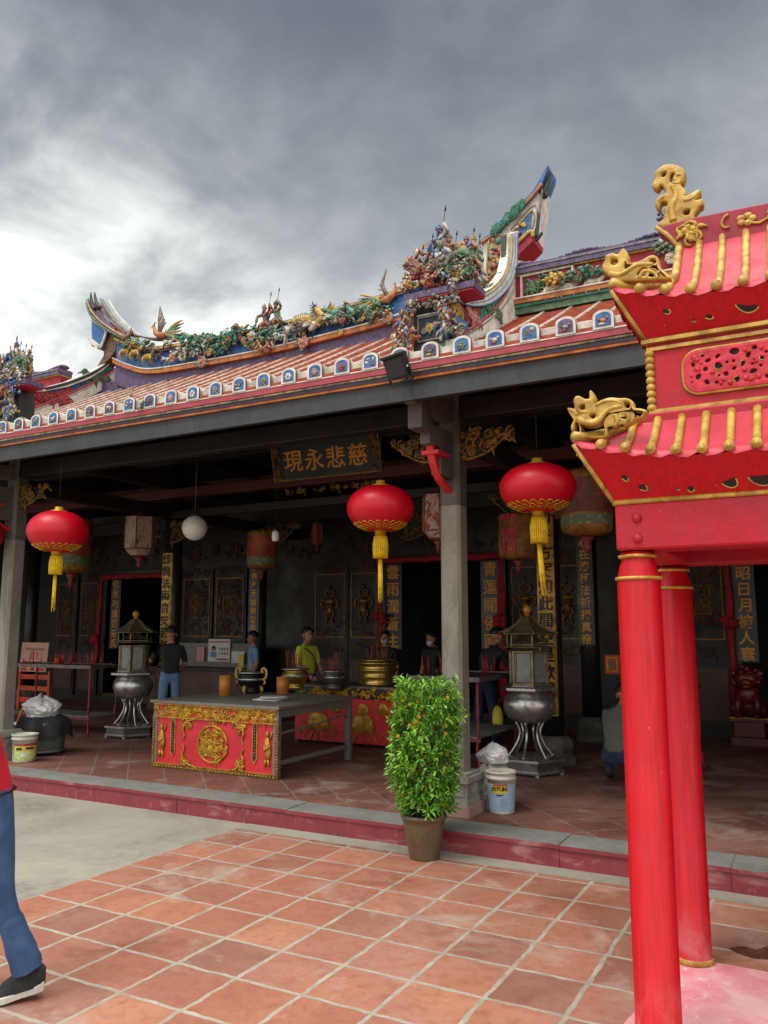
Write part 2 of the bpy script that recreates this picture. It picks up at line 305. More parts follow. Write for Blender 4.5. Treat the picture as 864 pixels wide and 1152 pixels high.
# ------------------------------------------------------------------ mesh writer
def V(*a): return Vector(a)
class Fr:                                   # a plane: u, v in the plane and n = u x v out of it
    def __init__(s, o, u, v): s.o, s.u, s.v = Vector(o), Vector(u), Vector(v); s.n = s.u.cross(s.v)
    def __call__(s, a, b, d=0): return s.o + s.u*a + s.v*b + s.n*d
def front(y, x=0, z=0): return Fr((x, y, z), (1, 0, 0), (0, 0, 1))      # faces the courtyard, -Y
def side(x, y=0, z=0): return Fr((x, y, z), (0, 1, 0), (0, 0, 1))       # faces +X
def top(z, x=0, y=0): return Fr((x, y, z), (1, 0, 0), (0, 1, 0))
class MB:
    def __init__(s): s.v, s.f, s.m, s.s = [], [], [], []
    def add(s, vs, fs, mi=0, sm=False):
        k = len(s.v); s.v += [tuple(q) for q in vs]
        for f in fs: s.f.append(tuple(i+k for i in f)); s.m.append(mi); s.s.append(sm)
        return s
    def box(s, x0, x1, y0, y1, z0, z1, mi=0):
        v = [(x, y, z) for z in (z0, z1) for y in (y0, y1) for x in (x0, x1)]
        return s.add(v, [(0, 2, 3, 1), (4, 5, 7, 6), (0, 1, 5, 4), (2, 6, 7, 3), (0, 4, 6, 2), (1, 3, 7, 5)], mi)
    def bar(s, a, b, w, h, mi=0, up=(0, 0, 1)):      # a rectangular bar from a to b
        a, b = Vector(a), Vector(b); d = (b-a).normalized(); u = Vector(up)
        if abs(d.dot(u)) > .95: u = Vector((0, 1, 0))
        x = d.cross(u).normalized(); y = x.cross(d)
        v = [p + x*(w/2*i) + y*(h/2*j) for p in (a, b) for i, j in ((-1, -1), (1, -1), (1, 1), (-1, 1))]
        return s.add(v, [(3, 2, 1, 0), (4, 5, 6, 7), (0, 1, 5, 4), (1, 2, 6, 5), (2, 3, 7, 6), (3, 0, 4, 7)], mi)
    def fbox(s, fr, a0, a1, b0, b1, d0, d1, mi=0):
        v = [fr(a, b, d) for d in (d0, d1) for b in (b0, b1) for a in (a0, a1)]
        return s.add(v, [(0, 2, 3, 1), (4, 5, 7, 6), (0, 1, 5, 4), (2, 6, 7, 3), (0, 4, 6, 2), (1, 3, 7, 5)], mi)
    def prism(s, poly, fr, d0, d1, mi=0, smi=None):
        n = len(poly); ar = sum(poly[i][0]*poly[(i+1) % n][1]-poly[(i+1) % n][0]*poly[i][1] for i in range(n))
        if ar < 0: poly = poly[::-1]
        v = [fr(a, b, d0) for a, b in poly] + [fr(a, b, d1) for a, b in poly]
        s.add(v, [tuple(range(n-1, -1, -1)), tuple(range(n, 2*n))], mi)
        k = len(s.v)-2*n
        for i in range(n):
            j = (i+1) % n; s.f.append((k+i, k+j, k+n+j, k+n+i)); s.m.append(mi if smi is None else smi); s.s.append(False)
        return s
    def tube(s, path, r, n=6, mi=0, sm=True, caps=True, flat=1.0, fn=None):
        P = [Vector(p) for p in path]; m = len(P); rr = r if isinstance(r, (list, tuple)) else [r]*m
        vs = []; x = None
        for i in range(m):
            t = (P[min(i+1, m-1)]-P[max(i-1, 0)]).normalized()
            if x is None:
                u = Vector(fn) if fn else Vector((0, 0, 1)) if abs(t.z) < .9 else Vector((0, 1, 0))
                x = t.cross(u).normalized()
            else: x = (x - t*x.dot(t)).normalized()
            y = t.cross(x)
            for k in range(n):
                a = 2*math.pi*k/n; vs.append(P[i] + (x*math.cos(a) + y*math.sin(a)*flat)*rr[i])
        fs = [(i*n+k, i*n+(k+1) % n, (i+1)*n+(k+1) % n, (i+1)*n+k) for i in range(m-1) for k in range(n)]
        if caps: fs += [tuple(range(n-1, -1, -1)), tuple(range((m-1)*n, m*n))]
        return s.add(vs, fs, mi, sm)
    def lathe(s, prof, c=(0, 0, 0), n=24, mi=0, sm=True, mis=None, sx=1, sy=1):
        c = Vector(c); m = len(prof); vs = []
        for r, z in prof:
            for k in range(n):
                a = 2*math.pi*k/n; vs.append(c + Vector((r*math.cos(a)*sx, r*math.sin(a)*sy, z)))
        k0 = len(s.v); s.v += [tuple(v) for v in vs]
        for i in range(m-1):
            for k in range(n):
                s.f.append((k0+i*n+k, k0+i*n+(k+1) % n, k0+(i+1)*n+(k+1) % n, k0+(i+1)*n+k)); s.m.append(mis[i] if mis else mi); s.s.append(sm)
        if prof[0][0] > 1e-4: s.f.append(tuple(k0+k for k in range(n-1, -1, -1))); s.m.append(mis[0] if mis else mi); s.s.append(False)
        if prof[-1][0] > 1e-4: s.f.append(tuple(k0+(m-1)*n+k for k in range(n))); s.m.append(mis[-1] if mis else mi); s.s.append(False)
        return s
    def ball(s, c, r, mi=0, n=8, rot=None, jit=0):
        rx, ry, rz = (r, r, r) if isinstance(r, (int, float)) else r; c = Vector(c); h = max(4, n//2+1); vs = []
        for i in range(h+1):
            t = math.pi*i/h
            for k in range(n):
                a = 2*math.pi*k/n
                q = Vector((rx*math.sin(t)*math.cos(a), ry*math.sin(t)*math.sin(a), rz*math.cos(t)))
                if jit: q *= 1+rnd.uniform(-jit, jit)
                if rot: q = rot @ q
                vs.append(c+q)
        fs = [(i*n+k, (i+1)*n+k, (i+1)*n+(k+1) % n, i*n+(k+1) % n) for i in range(h) for k in range(n)]
        return s.add(vs, fs, mi, True)
    def sheet(s, rows, mi=0, sm=False):
        m, n = len(rows), len(rows[0])
        return s.add([p for r in rows for p in r], [(i*n+j, i*n+j+1, (i+1)*n+j+1, (i+1)*n+j) for i in range(m-1) for j in range(n-1)], mi, sm)
    def build(s, name, mats, parent=None, bevel=0, subd=0):
        me = bpy.data.meshes.new(name)
        base = Vector(parent['base']) if parent is not None and 'base' in parent else Vector((0, 0, 0))
        me.from_pydata([tuple(Vector(v)-base) for v in s.v], [], s.f)
        if not isinstance(mats, (list, tuple)): mats = [mats]
        for m in mats: me.materials.append(M[m] if isinstance(m, str) else m)
        me.polygons.foreach_set('material_index', s.m); me.polygons.foreach_set('use_smooth', s.s)
        me.validate(); me.update()
        o = bpy.data.objects.new(name, me); scene.collection.objects.link(o)
        if parent is not None: o.parent = parent; o['base'] = list(base)
        if bevel:
            b = o.modifiers.new('edge', 'BEVEL'); b.width = bevel; b.segments = 2; b.limit_method = 'ANGLE'; b.angle_limit = R(40)
        if subd:
            b = o.modifiers.new('smooth', 'SUBSURF'); b.levels = b.render_levels = subd
        return o
def thing(name, label, cat, loc, group=None):
    o = bpy.data.objects.new(name, None); scene.collection.objects.link(o); o.empty_display_size = .2
    o.location = loc; o['base'] = list(Vector(loc)); o['label'] = label; o['category'] = cat
    if group: o['group'] = group
    return o
def structure(o, label=None):
    o['kind'] = 'structure'
    return o
def copy_tree(o, parent=None):
    c = o.copy(); scene.collection.objects.link(c)
    if parent is not None: c.parent = parent
    for ch in [x for x in scene.collection.objects if x.parent == o]: copy_tree(ch, c)
    return c
def text(name, s, size, fr, a, b, d, mat, parent=None, vertical=False, pitch=1.0, bold=.02, ext=.004, align='CENTER', sx=1.0):
    """lettering as a mesh in plane fr; (a, b) is the centre of the text or of the top character of a column"""
    mb = MB(); dg = None
    chars = list(s) if vertical else [s]
    for i, ch in enumerate(chars):
        if not ch.strip(): continue
        cu = bpy.data.curves.new('lettering', 'FONT'); cu.body = ch; cu.size = size; cu.align_x = align; cu.align_y = 'CENTER'
        cu.extrude = ext; cu.offset = bold*size; cu.resolution_u = 2
        o = bpy.data.objects.new('lettering_tmp', cu); scene.collection.objects.link(o)
        dg = bpy.context.evaluated_depsgraph_get(); me = bpy.data.meshes.new_from_object(o.evaluated_get(dg))
        vs = [v.co for v in me.vertices]
        if vs:
            if vertical:
                cx = (min(v.x for v in vs)+max(v.x for v in vs))/2; cy = (min(v.y for v in vs)+max(v.y for v in vs))/2
            else: cx, cy = 0, (min(v.y for v in vs)+max(v.y for v in vs))/2
            mb.add([fr(a+(v.x-cx)*sx, b-i*pitch*size+(v.y-cy), d+v.z) for v in vs], [tuple(p.vertices) for p in me.polygons])
        bpy.data.objects.remove(o); bpy.data.curves.remove(cu); bpy.data.meshes.remove(me)
    return mb.build(name, mat, parent)

def spiral(fr, a, b, d, r, turns=1.4, start=0, cw=1, n=14):
    out = []
    for i in range(n):
        t = i/(n-1); q = start + cw*turns*2*math.pi*t; rr = r*(1-t*.85)
        out.append(fr(a+rr*math.cos(q), b+rr*math.sin(q), d))
    return out
def scrolls(mb, fr, a0, a1, b0, b1, d, n, r, mis=(0,), thick=.006, seed=1, mask=None, nn=4):
    q = random.Random(seed)
    for i in range(n):
        a, b = q.uniform(a0, a1), q.uniform(b0, b1)
        if mask and not mask(a, b): continue
        rr = r*q.uniform(.6, 1.2); m = q.choice(mis); st = q.uniform(0, 6.28); cw = q.choice((-1, 1))
        mb.tube(spiral(fr, a, b, d, rr, q.uniform(.8, 1.5), st, cw, 9), [thick*(1.25-.7*k/8) for k in range(9)], nn, m)
        if q.random() < .45: mb.ball(fr(a, b, d), thick*1.8, m, 5)
        if q.random() < .5:
            e = q.uniform(0, 6.28); mb.tube([fr(a+rr*math.cos(e)*k, b+rr*math.sin(e)*k+.3*rr*k*(1-k), d) for k in (.5, 1.0, 1.6, 2.0)], [thick, thick*1.6, thick, thick*.3], nn, m)
def rect_frame(mb, fr, a0, a1, b0, b1, w, d0, d1, mi=0):
    mb.fbox(fr, a0, a1, b0, b0+w, d0, d1, mi); mb.fbox(fr, a0, a1, b1-w, b1, d0, d1, mi)
    mb.fbox(fr, a0, a0+w, b0+w, b1-w, d0, d1, mi); mb.fbox(fr, a1-w, a1, b0+w, b1-w, d0, d1, mi)
def catmull(pts, n=6):
    P = [Vector(p) for p in pts]; out = []
    for i in range(len(P)-1):
        p0, p1, p2, p3 = P[max(i-1, 0)], P[i], P[i+1], P[min(i+2, len(P)-1)]
        for k in range(n):
            t = k/n; out.append(.5*((2*p1)+(p2-p0)*t+(2*p0-5*p1+4*p2-p3)*t*t+(3*p1-p0-3*p2+p3)*t**3))
    out.append(P[-1]); return out
def interp(pts, x):
    for (x0, y0), (x1, y1) in zip(pts, pts[1:]):
        if x <= x1: return y0+(y1-y0)*max(0, (x-x0))/(x1-x0)
    return pts[-1][1]

def cut_plate(name, outer, holes, fr, depth, bevel, mat, parent, res=1):
    """a flat cut-out with true holes and rounded edges; outline lists in the plane fr"""
    cu = bpy.data.curves.new('outline', 'CURVE'); cu.dimensions = '2D'; cu.fill_mode = 'BOTH'; cu.extrude = depth/2-bevel; cu.bevel_depth = bevel; cu.bevel_resolution = 2; cu.offset = -bevel
    for ring in [outer]+holes:
        s = cu.splines.new('POLY'); s.points.add(len(ring)-1); s.use_cyclic_u = True
        for q_, (a, b) in zip(s.points, ring): q_.co = (a, b, 0, 1)
    o = bpy.data.objects.new('outline_tmp', cu); scene.collection.objects.link(o)
    me = bpy.data.meshes.new_from_object(o.evaluated_get(bpy.context.evaluated_depsgraph_get()))
    b = MB(); b.add([fr(*v.co) for v in me.vertices], [tuple(f.vertices) for f in me.polygons], 0, True)
    bpy.data.objects.remove(o); bpy.data.curves.remove(cu); bpy.data.meshes.remove(me)
    ob = b.build(name, mat, parent)
    m = ob.modifiers.new('weld', 'WELD'); m.merge_threshold = .0004
    ob.data.set_sharp_from_angle(angle=R(50))
    return ob
def smooth_ring(pts, n=4):
    P_ = [Vector((a, b, 0)) for a, b in pts]; m = len(P_); out = []
    for i in range(m):
        p0, p1, p2, p3 = P_[i-1], P_[i], P_[(i+1) % m], P_[(i+2) % m]
        for k in range(n):
            t = k/n; v = .5*((2*p1)+(p2-p0)*t+(2*p0-5*p1+4*p2-p3)*t*t+(3*p1-p0-3*p2+p3)*t**3); out.append((v.x, v.y))
    return out

# ------------------------------------------------------------------ ground, platform (the setting)
P = .17
KY = 6.28                                   # front of the platform kerb
g_ = MB(); g_.box(-400, 400, -300, 500, -.3, -.012); structure(g_.build('ground', 'concrete'))
c_ = MB(); c_.box(-26, -4.842, -6, KY, -.05, 0); structure(c_.build('concrete_yard', 'concrete'))
t_ = MB(); t_.box(-4.836, 9, -6, KY-.20, -.05, .002); structure(t_.build('courtyard_tiles', 'courtyard_tile'))
t_ = MB(); t_.box(-4.836, 9, KY-.197, KY, -.05, .0045); structure(t_.build('gutter_strip', 'concrete'))
p_ = MB(); p_.box(-24, 12, KY+.36, 18.9, -.05, P-.002); structure(p_.build('platform_floor', 'platform_tile'))
k_ = MB(); x = -24.0; q = random.Random(3)
while x < 11:
    w = q.uniform(.85, 1.35); dz = q.uniform(-.004, .004); dy = q.uniform(-.006, .006)
    k_.box(x, x+w-.003, KY+dy, KY+.05, -.02, P-.03+dz, 0)
    k_.box(x, x+w-.003, KY-.012+dy, KY+.356, P-.029+dz, P+.004+dz, 1)
    k_.box(x, x+w-.003, KY-.0145+dy, KY-.0125+dy, P-.031+dz, P+.000+dz, 0)
    x += w
k_.box(-24, 11, KY+.06, KY+.34, -.05, P-.03, 1)
structure(k_.build('platform_kerb', ['red_kerb_paint', 'kerb_stone'], bevel=.006))
s_ = MB()
pts = [at_z(*p, .02) for p in ((690, 1152), (764, 1078), (864, 1091))]
y1 = 4.93
s_.prism([(-.96, 3.2), (-.93, 4.05), (-.83, 4.62), (-.82, y1), (1.75, y1), (1.75, 3.2)], top(0), .003, .022)
structure(s_.build('painted_slab', 'pink_slab', bevel=.006))
st = MB()
for i in range(1):
    st.prism([(a*.9-.52, b+5.22) for a, b in ((-.10, 0), (-.03, .07), (.06, .05), (.12, .15), (.21, .17), (.24, .05), (.16, -.06), (.05, -.09), (-.05, -.05))], top(0), .003, .0045)
M['damp'] = pm('damp', '6a4034', '54332a', .25, 0, 12, .1)
structure(st.build('damp_patch', 'damp'))

# ------------------------------------------------------------------ temple hall
CXB = -6.2                                  # the middle of the hall front
M['inner_stone'] = pm('inner_stone', '66635d', '4b4944', .85, 0, 6, .3)
hall = thing('temple_hall', 'old temple hall with red tiled swallowtail roof and dark open porch', 'temple', (CXB, 10, P))
def part(mb, name, mats, parent=None, **k): return mb.build(name, mats, parent or hall, **k)

COLX = (-9.28, -3.02, 3.3, -15.6)
# shell: back wall with door openings, side walls, ceiling
WY = 13.4
doors = [(-14.6, -12.35), (-7.26, -4.86), (-1.22, 1.25)]
w_ = MB(); xs = [-22.0]
for a, b in doors: xs += [a, b]
xs.append(10.0)
for i in range(0, len(xs), 2): w_.box(xs[i], xs[i+1], WY+.02, WY+.22, P, 5.3)
for a, b in doors: w_.box(a, b, WY+.02, WY+.22, 3.05, 5.3)
part(w_, 'back_wall', 'dark_wood')
w_ = MB(); w_.box(-22.2, -22, 6.7, 18.6, P, 5.6); w_.box(10, 10.2, 6.7, 18.6, P, 5.6); w_.box(-22.2, 10.2, 18.6, 18.8, P, 7); part(w_, 'side_wall', 'dark_wood')
c_ = MB(); c_.sheet([[(x, 6.02, 4.0) for x in (-22, 10)], [(x, 8.9, 5.36) for x in (-22, 10)], [(x, 13.6, 5.2) for x in (-22, 10)], [(x, 18.6, 5.2) for x in (-22, 10)]])
part(c_, 'ceiling', 'ceiling_board')
for i in range(30):
    x = -21+i*1.0
    r_ = MB(); r_.bar((x, 6.1, 3.99), (x, 8.85, 5.29), .09, .11); part(r_, 'rafter', 'dark_wood')
# beams
def beam(name, y, z, h, w, mat, x0=-22, x1=10): b = MB(); b.box(x0, x1, y-w/2, y+w/2, z-h/2, z+h/2); return part(b, name, mat, bevel=.01)
beam('purlin', 7.0, 4.2, .18, .18, 'brown_wood'); beam('purlin', 8.3, 4.62, .18, .18, 'dark_wood')
beam('tie_beam', 6.93, 3.86, .2, .14, 'dark_wood'); beam('red_beam', 9.75, 3.96, .15, .14, 'red_beam'); beam('inner_beam', 9.75, 4.6, .3, .2, 'dark_wood')
beam('inner_beam', 12.1, 3.9, .35, .2, 'dark_wood'); beam('lower_beam', 9.75, 3.62, .12, .12, 'dark_wood'); beam('inner_beam', 12.1, 4.5, .3, .2, 'brown_wood')
for x in COLX:
    for z, h in ((3.66, .2), (4.15, .24), (4.7, .26)):
        b = MB(); b.box(x-.08, x+.08, 7.05 if z < 4.6 else 8.2, 13.4, z-h/2, z+h/2); part(b, 'cross_beam', 'dark_wood', bevel=.01)

# front columns: chamfered granite shaft, painted upper half, carved plinth
def front_column(x, y):
    h = .102
    poly = [(h, h-.028), (h-.028, h), (-h+.028, h), (-h, h-.028), (-h, -h+.028), (-h+.028, -h), (h-.028, -h), (h, -h+.028)]
    c = MB(); c.prism(poly, top(0, x, y), .50, 2.94); c.prism([(a*1.03, b*1.03) for a, b in poly], top(0, x, y), 2.94, 4.3, 1)
    col = part(c, 'front_column', ['granite', 'column_paint'], bevel=.004)
    b = MB()
    b.box(x-.205, x+.205, y-.205, y+.205, P, P+.09, 1); b.box(x-.17, x+.17, y-.17, y+.17, P+.09, P+.15)
    b.box(x-.165, x+.165, y-.165, y+.165, P+.151, P+.285)
    b.box(x-.19, x+.19, y-.19, y+.19, P+.283, P+.335); b.box(x-.16, x+.16, y-.16, y+.16, P+.334, P+.36)
    for fr in (front(y-.166, x), side(x+.166, y)):
        rect_frame(b, fr, -.14, .14, P+.17, P+.27, .012, 0, .008)
        scrolls(b, fr, -.11, .11, P+.19, P+.25, .004, 8, .03, thick=.007, seed=int(abs(x)*10))
    part(b, 'plinth', ['carved_granite', 'pink_plinth'], col, bevel=.006)
    return col
for x in (-9.28, -3.02, 3.3): front_column(x, 6.94)
def round_column(x, y, r, mat, h=4.6, stone='inner_stone'):
    c = MB(); c.lathe([(r, P+.34), (r*1.01, 1.8), (r*.96, h)], (x, y, 0), 20); col = part(c, 'inner_column', mat)
    b = MB(); b.lathe([(r*1.9, P), (r*1.9, P+.09), (r*1.5, P+.12), (r*1.75, P+.2), (r*1.7, P+.28), (r*1.25, P+.34)], (x, y, 0), 8, sm=False); part(b, 'plinth', stone, col, bevel=.01)
for x in (-9.28, -3.02, 3.3, -15.6): round_column(x, 9.9, .14, 'black_lacquer'); 
for x in (-9.28, -3.12, 3.3, -15.6): round_column(x, 12.2, .14, 'black_lacquer')

# bracket on each front column: red curved arm under the eave, hanging block, gilt carved spandrels
def eave_bracket(x):
    fr = Fr((x, 0, 0), (0, 1, 0), (0, 0, 1))
    b = MB(); arc = catmull([fr(a, c, 0) for a, c in ((6.42, 3.47), (6.46, 3.36), (6.53, 3.24), (6.63, 3.15), (6.84, 3.07))], 5)
    arm = MB()
    for i, (p, q) in enumerate(zip(arc, arc[1:])): arm.bar(p, q+(q-p)*.15, .07, .06-.001*i)
    arm.box(x-.085, x+.085, 6.42, 6.68, 3.345, 3.385)
    a = part(arm, 'red_bracket_arm', 'altar_red', bevel=.006)
    b.box(x-.07, x+.07, 6.12, 6.32, 3.52, 3.95); b.box(x-.05, x+.05, 6.32, 6.86, 3.42, 3.62); b.box(x-.05, x+.05, 6.55, 6.9, 3.18, 3.42); b.box(x-.055, x+.055, 6.0, 6.9, 3.72, 3.9)
    part(b, 'bracket_block', 'column_paint', bevel=.01)
for x in (-9.28, -3.02, 3.3): eave_bracket(x)
def spandrel(x, sgn, y, z, w, h, seed, mats=('dull_gold', 'dim_gold')):
    fr = front(y, x, z); b = MB()
    prof = [(0, 0), (sgn*.02, -h), (sgn*w*.45, -h*.82), (sgn*w*.8, -h*.35), (sgn*w, -h*.02), (sgn*w, 0)]
    b.prism(prof, fr, -.02, .0, 2)
    def inside(a, c): t = a*sgn/w; return 0 < t < 1 and -h*(1-t*.75) < c < 0
    scrolls(b, fr, min(0, sgn*w), max(0, sgn*w), -h, 0, .018, 46, .055, (0, 0, 1), .013, seed, inside, 5)
    edge = [fr(a, c, .02) for a, c in prof[1:5]]
    b.tube(catmull(edge, 4), .016, 5, 0)
    return part(b, 'carved_spandrel', [mats[0], mats[1], 'dark_wood'])
for x in (-9.28, -3.02, 3.3):
    for sg in (1, -1): spandrel(x+sg*.12, sg, 6.9, 3.62, .52, .26, int(x*7)+sg)
    spandrel(x+.14, 1, 9.7, 3.5, .55, .35, int(x)+40, ('dim_gold', 'dim_gold'))
    spandrel(x-.14, -1, 9.7, 3.5, .55, .35, int(x)+41, ('dim_gold', 'dim_gold'))
for x in (-9.1, -3.2, -6.2, -12.4):
    spandrel(x+.05, 1, 12.0, 3.7, .8, .45, int(x)+60, ('dim_gold', 'dim_gold'))

# eave: grey fascia, painted mouldings
EY = 5.9
f_ = MB(); f_.box(-22, 10, EY+.06, EY+.12, 3.725, 3.892); part(f_, 'fascia_board', 'grey_fascia')
e_ = MB()
for z0, z1, dy, mi in ((3.894, 3.914, .030, 0), (3.9145, 3.9175, .022, 4), (3.918, 3.950, .02, 1), (3.9505, 3.966, .012, 2), (3.9665, 3.9695, .008, 1), (3.970, 4.022, 0, 3), (4.0225, 4.032, -.006, 5)):
    e_.box(-22, 10, EY+dy, EY+.16, z0, z1, mi)
part(e_, 'eave_moulding', ['orange_line', 'navy', 'cream_line', 'eave_red', 'deep_red', 'trim_white'])

# roof slope: stepped tile courses and plastered ribs
SL = .525
def rz(y): t = y-EY; return 4.03+SL*t*(.94+.03*t)
RX0, RX1 = -22.0, 10.0
def slope(name, x0, x1, ytop):
    n = int((ytop-EY)/.115); b = MB()
    for i in range(n):
        ya, yb = EY+.0+i*.115, EY+.0+(i+1)*.115+.02
        za, zb = rz(ya)+.034, rz(yb)+.008
        b.add([(x0, ya, za), (x1, ya, za), (x1, yb, zb), (x0, yb, zb)], [(0, 1, 2, 3)], 0)
        b.add([(x0, ya, za-.03), (x1, ya, za-.03), (x1, ya, za), (x0, ya, za)], [(0, 1, 2, 3)], 1)
    return part(b, name, ['roof_tile', 'tile_edge'])
SPACING = .288; A0 = -22.0+.07
k0 = math.ceil((RX0+4.775)/SPACING); ribs_x = [-4.775+SPACING*(k+.5) for k in range(k0, k0+111)]
MIDL, MIDR, RY, WYR = -9.25, -2.64, 8.1, 7.75
slope('roof_tiles', MIDL, MIDR, RY+.05); slope('roof_tiles', RX0, MIDL, WYR+.05); slope('roof_tiles', MIDR, RX1, WYR+.05)
r_ = MB()
for x in ribs_x:
    yt = RY if MIDL < x < MIDR else WYR
    ys = [EY+.03+(yt-EY)*t/5 for t in range(6)]
    r_.tube([(x, y, rz(y)+.018) for y in ys], .024, 8)
part(r_, 'roof_ribs', 'roof_rib')
b = MB(); b.sheet([[(x, y, z) for x in (RX0, RX1)] for y, z in ((WYR+.05, 5.05), (9.2, 5.6), (18.8, 5.4))]); part(b, 'rear_roof', 'roof_tile')

# antefixes along the eave: an arched picture tile, a plain white end block between
flower_cols = ['relief_yellow', 'relief_pink', 'relief_white', 'relief_green', 'relief_orange', 'relief_red', 'relief_grey']
def arch(w, h, n=8):
    r = w/2; pts = [(-r, 0), (r, 0)]
    for i in range(n+1):
        a = math.pi*i/n; pts.append((r*math.cos(a), h-r*.62+r*.62*math.sin(a)))
    return pts
bl = MB(); count = 0
for k in range(k0, k0+110):
    x = -4.775+SPACING*k; q = random.Random(k)
    if not -10.2 < x < .6: continue
    fr = front(EY-.012, x, 4.032)
    a = MB(); a.prism(arch(.158, .148), fr, -.13, 0, 1, 1); a.prism(arch(.164, .152), fr, -.018, -.006, 2)
    a.prism(arch(.158, .148), fr, -.004, .002, 0)
    am = a.build('eave_tile', ['trim_white', 'white_plaster', 'deep_red'], hall)
    p = MB(); p.prism([(u, v+.016) for u, v in arch(.118, .112)], fr, .002, .005, 0)
    kind = q.randrange(3)
    mats = ['relief_blue' if q.random() < .8 else 'relief_purple'] + q.sample(flower_cols, 3)
    if kind == 0:
        for j in range(6):
            t = 6.28*j/6; p.ball(fr(.022*math.cos(t), .062+.022*math.sin(t), .007), (.016, .008, .016), 1, 6)
        p.ball(fr(0, .062, .012), .012, 2, 6); p.tube([fr(-.03, .02, .006), fr(0, .04, .008), fr(.03, .02, .006)], .005, 4, 3)
    elif kind == 1:
        p.ball(fr(.0, .06, .007), (.03, .01, .018), 1, 7); p.ball(fr(.03, .078, .009), .011, 1, 6); p.tube([fr(-.02, .06, .008), fr(-.05, .085, .006)], [.012, .002], 4, 2); p.ball(fr(-.01, .035, .006), (.03, .008, .01), 3, 6)
    else:
        for j in range(7): p.ball(fr(q.uniform(-.035, .035), q.uniform(.03, .095), .007), (q.uniform(.008, .018), .008, q.uniform(.008, .018)), 1+j % 3, 6)
    p.build('picture_panel', mats, am)
    x2 = x+SPACING/2
    bl = MB(); bl.prism([(-.062, 0), (.062, 0), (.066, .085), (.045, .098), (-.045, .098), (-.066, .085)], front(EY+.02, x2, 4.032), -.14, 0); part(bl, 'eave_end_block', 'white_plaster', bevel=.006)

# ---- ridges.  Curves are read off the photograph in the plane of each ridge
def py(pts, Y): return [(p.x, p.z) for p in (at_y(a, b, Y) for a, b in pts)]
mid_bot = py([(133, 406), (150, 413), (175, 418), (230, 410), (300, 397), (380, 378), (430, 365), (470, 353), (520, 341)], RY)
def off(c, dz): return [(x, z+dz) for x, z in c]
def band(mb, lower, upper, y0, y1, mi=0):
    n = len(lower); a = [(x, y0, z) for x, z in lower]; b_ = [(x, y0, z) for x, z in upper]; c = [(x, y1, z) for x, z in upper]; d = [(x, y1, z) for x, z in lower]
    mb.sheet([a, b_, c, d, a], mi)
    mb.add([a[0], b_[0], c[0], d[0]], [(0, 1, 2, 3)], mi); mb.add([a[-1], b_[-1], c[-1], d[-1]], [(3, 2, 1, 0)], mi)
def fine(c, n=5): return [(p.x, p.z) for p in (Vector((x, 0, z)) for x, z in c)] if n == 1 else [(p.x, p.z) for p in catmull([(x, 0, z) for x, z in c], n)]
mb_ = fine(mid_bot)
rm = MB()
band(rm, off(mb_, -.35), off(mb_, -.062), RY-.05, RY+.2, 0)
band(rm, off(mb_, -.058), off(mb_, .0), RY-.11, RY+.2, 1)
band(rm, off(mb_, .002), off(mb_, .018), RY-.12, RY+.2, 2)
band(rm, off(mb_, .02), off(mb_, .26), RY-.04, RY+.2, 3)
band(rm, off(mb_, .262), off(mb_, .292), RY-.085, RY+.22, 4)
band(rm, off(mb_, .294), off(mb_, .325), RY-.10, RY+.23, 5)
band(rm, off(mb_, .327), off(mb_, .345), RY-.07, RY+.2, 6)
part(rm, 'main_ridge', ['relief_purple', 'orange_line', 'trim_white', 'relief_blue', 'relief_purple', 'relief_yellow', 'relief_dark'])
def wing_ridge(x0, x1):
    n = 14; c = [(x0+(x1-x0)*i/n, 5.143+.03*math.sin(i/n*3.14)*-1) for i in range(n+1)]; b = MB()
    band(b, off(c, -.12), off(c, -.05), WYR-.06, WYR+.15, 0); band(b, off(c, -.05), off(c, -.02), WYR-.08, WYR+.15, 1)
    band(b, off(c, -.018), off(c, .03), WYR-.1, WYR+.15, 2); band(b, off(c, .031), off(c, .045), WYR-.11, WYR+.15, 3)
    band(b, off(c, .046), off(c, .30), WYR-.03, WYR+.15, 4); band(b, off(c, .301), off(c, .315), WYR-.06, WYR+.16, 6)
    band(b, off(c, .316), off(c, .37), WYR-.08, WYR+.17, 5); band(b, off(c, .371), off(c, .385), WYR-.09, WYR+.18, 7); band(b, off(c, .386), off(c, .41), WYR-.07, WYR+.18, 5)
    part(b, 'wing_ridge', ['relief_green', 'leaf_teal', 'orange_line', 'trim_white', 'deep_red', 'relief_purple', 'relief_yellow', 'relief_grey'])
    s = MB(); i = 0; x = x0
    while x < x1:
        s.ball((x, WYR+.04, 5.573+.02*math.sin(x*9)), (.05, .09, .035), 0, 6); x += .07
    part(s, 'ridge_crest', 'relief_purple')
wing_ridge(MIDR+.02, 4.5); wing_ridge(-20, MIDL-.3)

# ---- swallowtail ends and the sweeping verge walls
def rpoly(pts, scale, ox, oy): return [(ox+a/scale, oy+b/scale) for a, b in pts]
def zr(pts): return rpoly(pts, 5.2364, 480, 180)        # enlargement of the right end
def zl(pts): return rpoly(pts, 6.0, 0, 300)             # enlargement of the left end
def yplane(pts, Y): return py(pts, Y)
def xplane(pts, X):
    return [(p.y, p.z) if p.y > 6.08 else (6.08, p.z+(6.08-p.y)*.5) for p in (at_x(a, b, X) for a, b in pts)]
VR = MIDR+.02; VL = -9.12
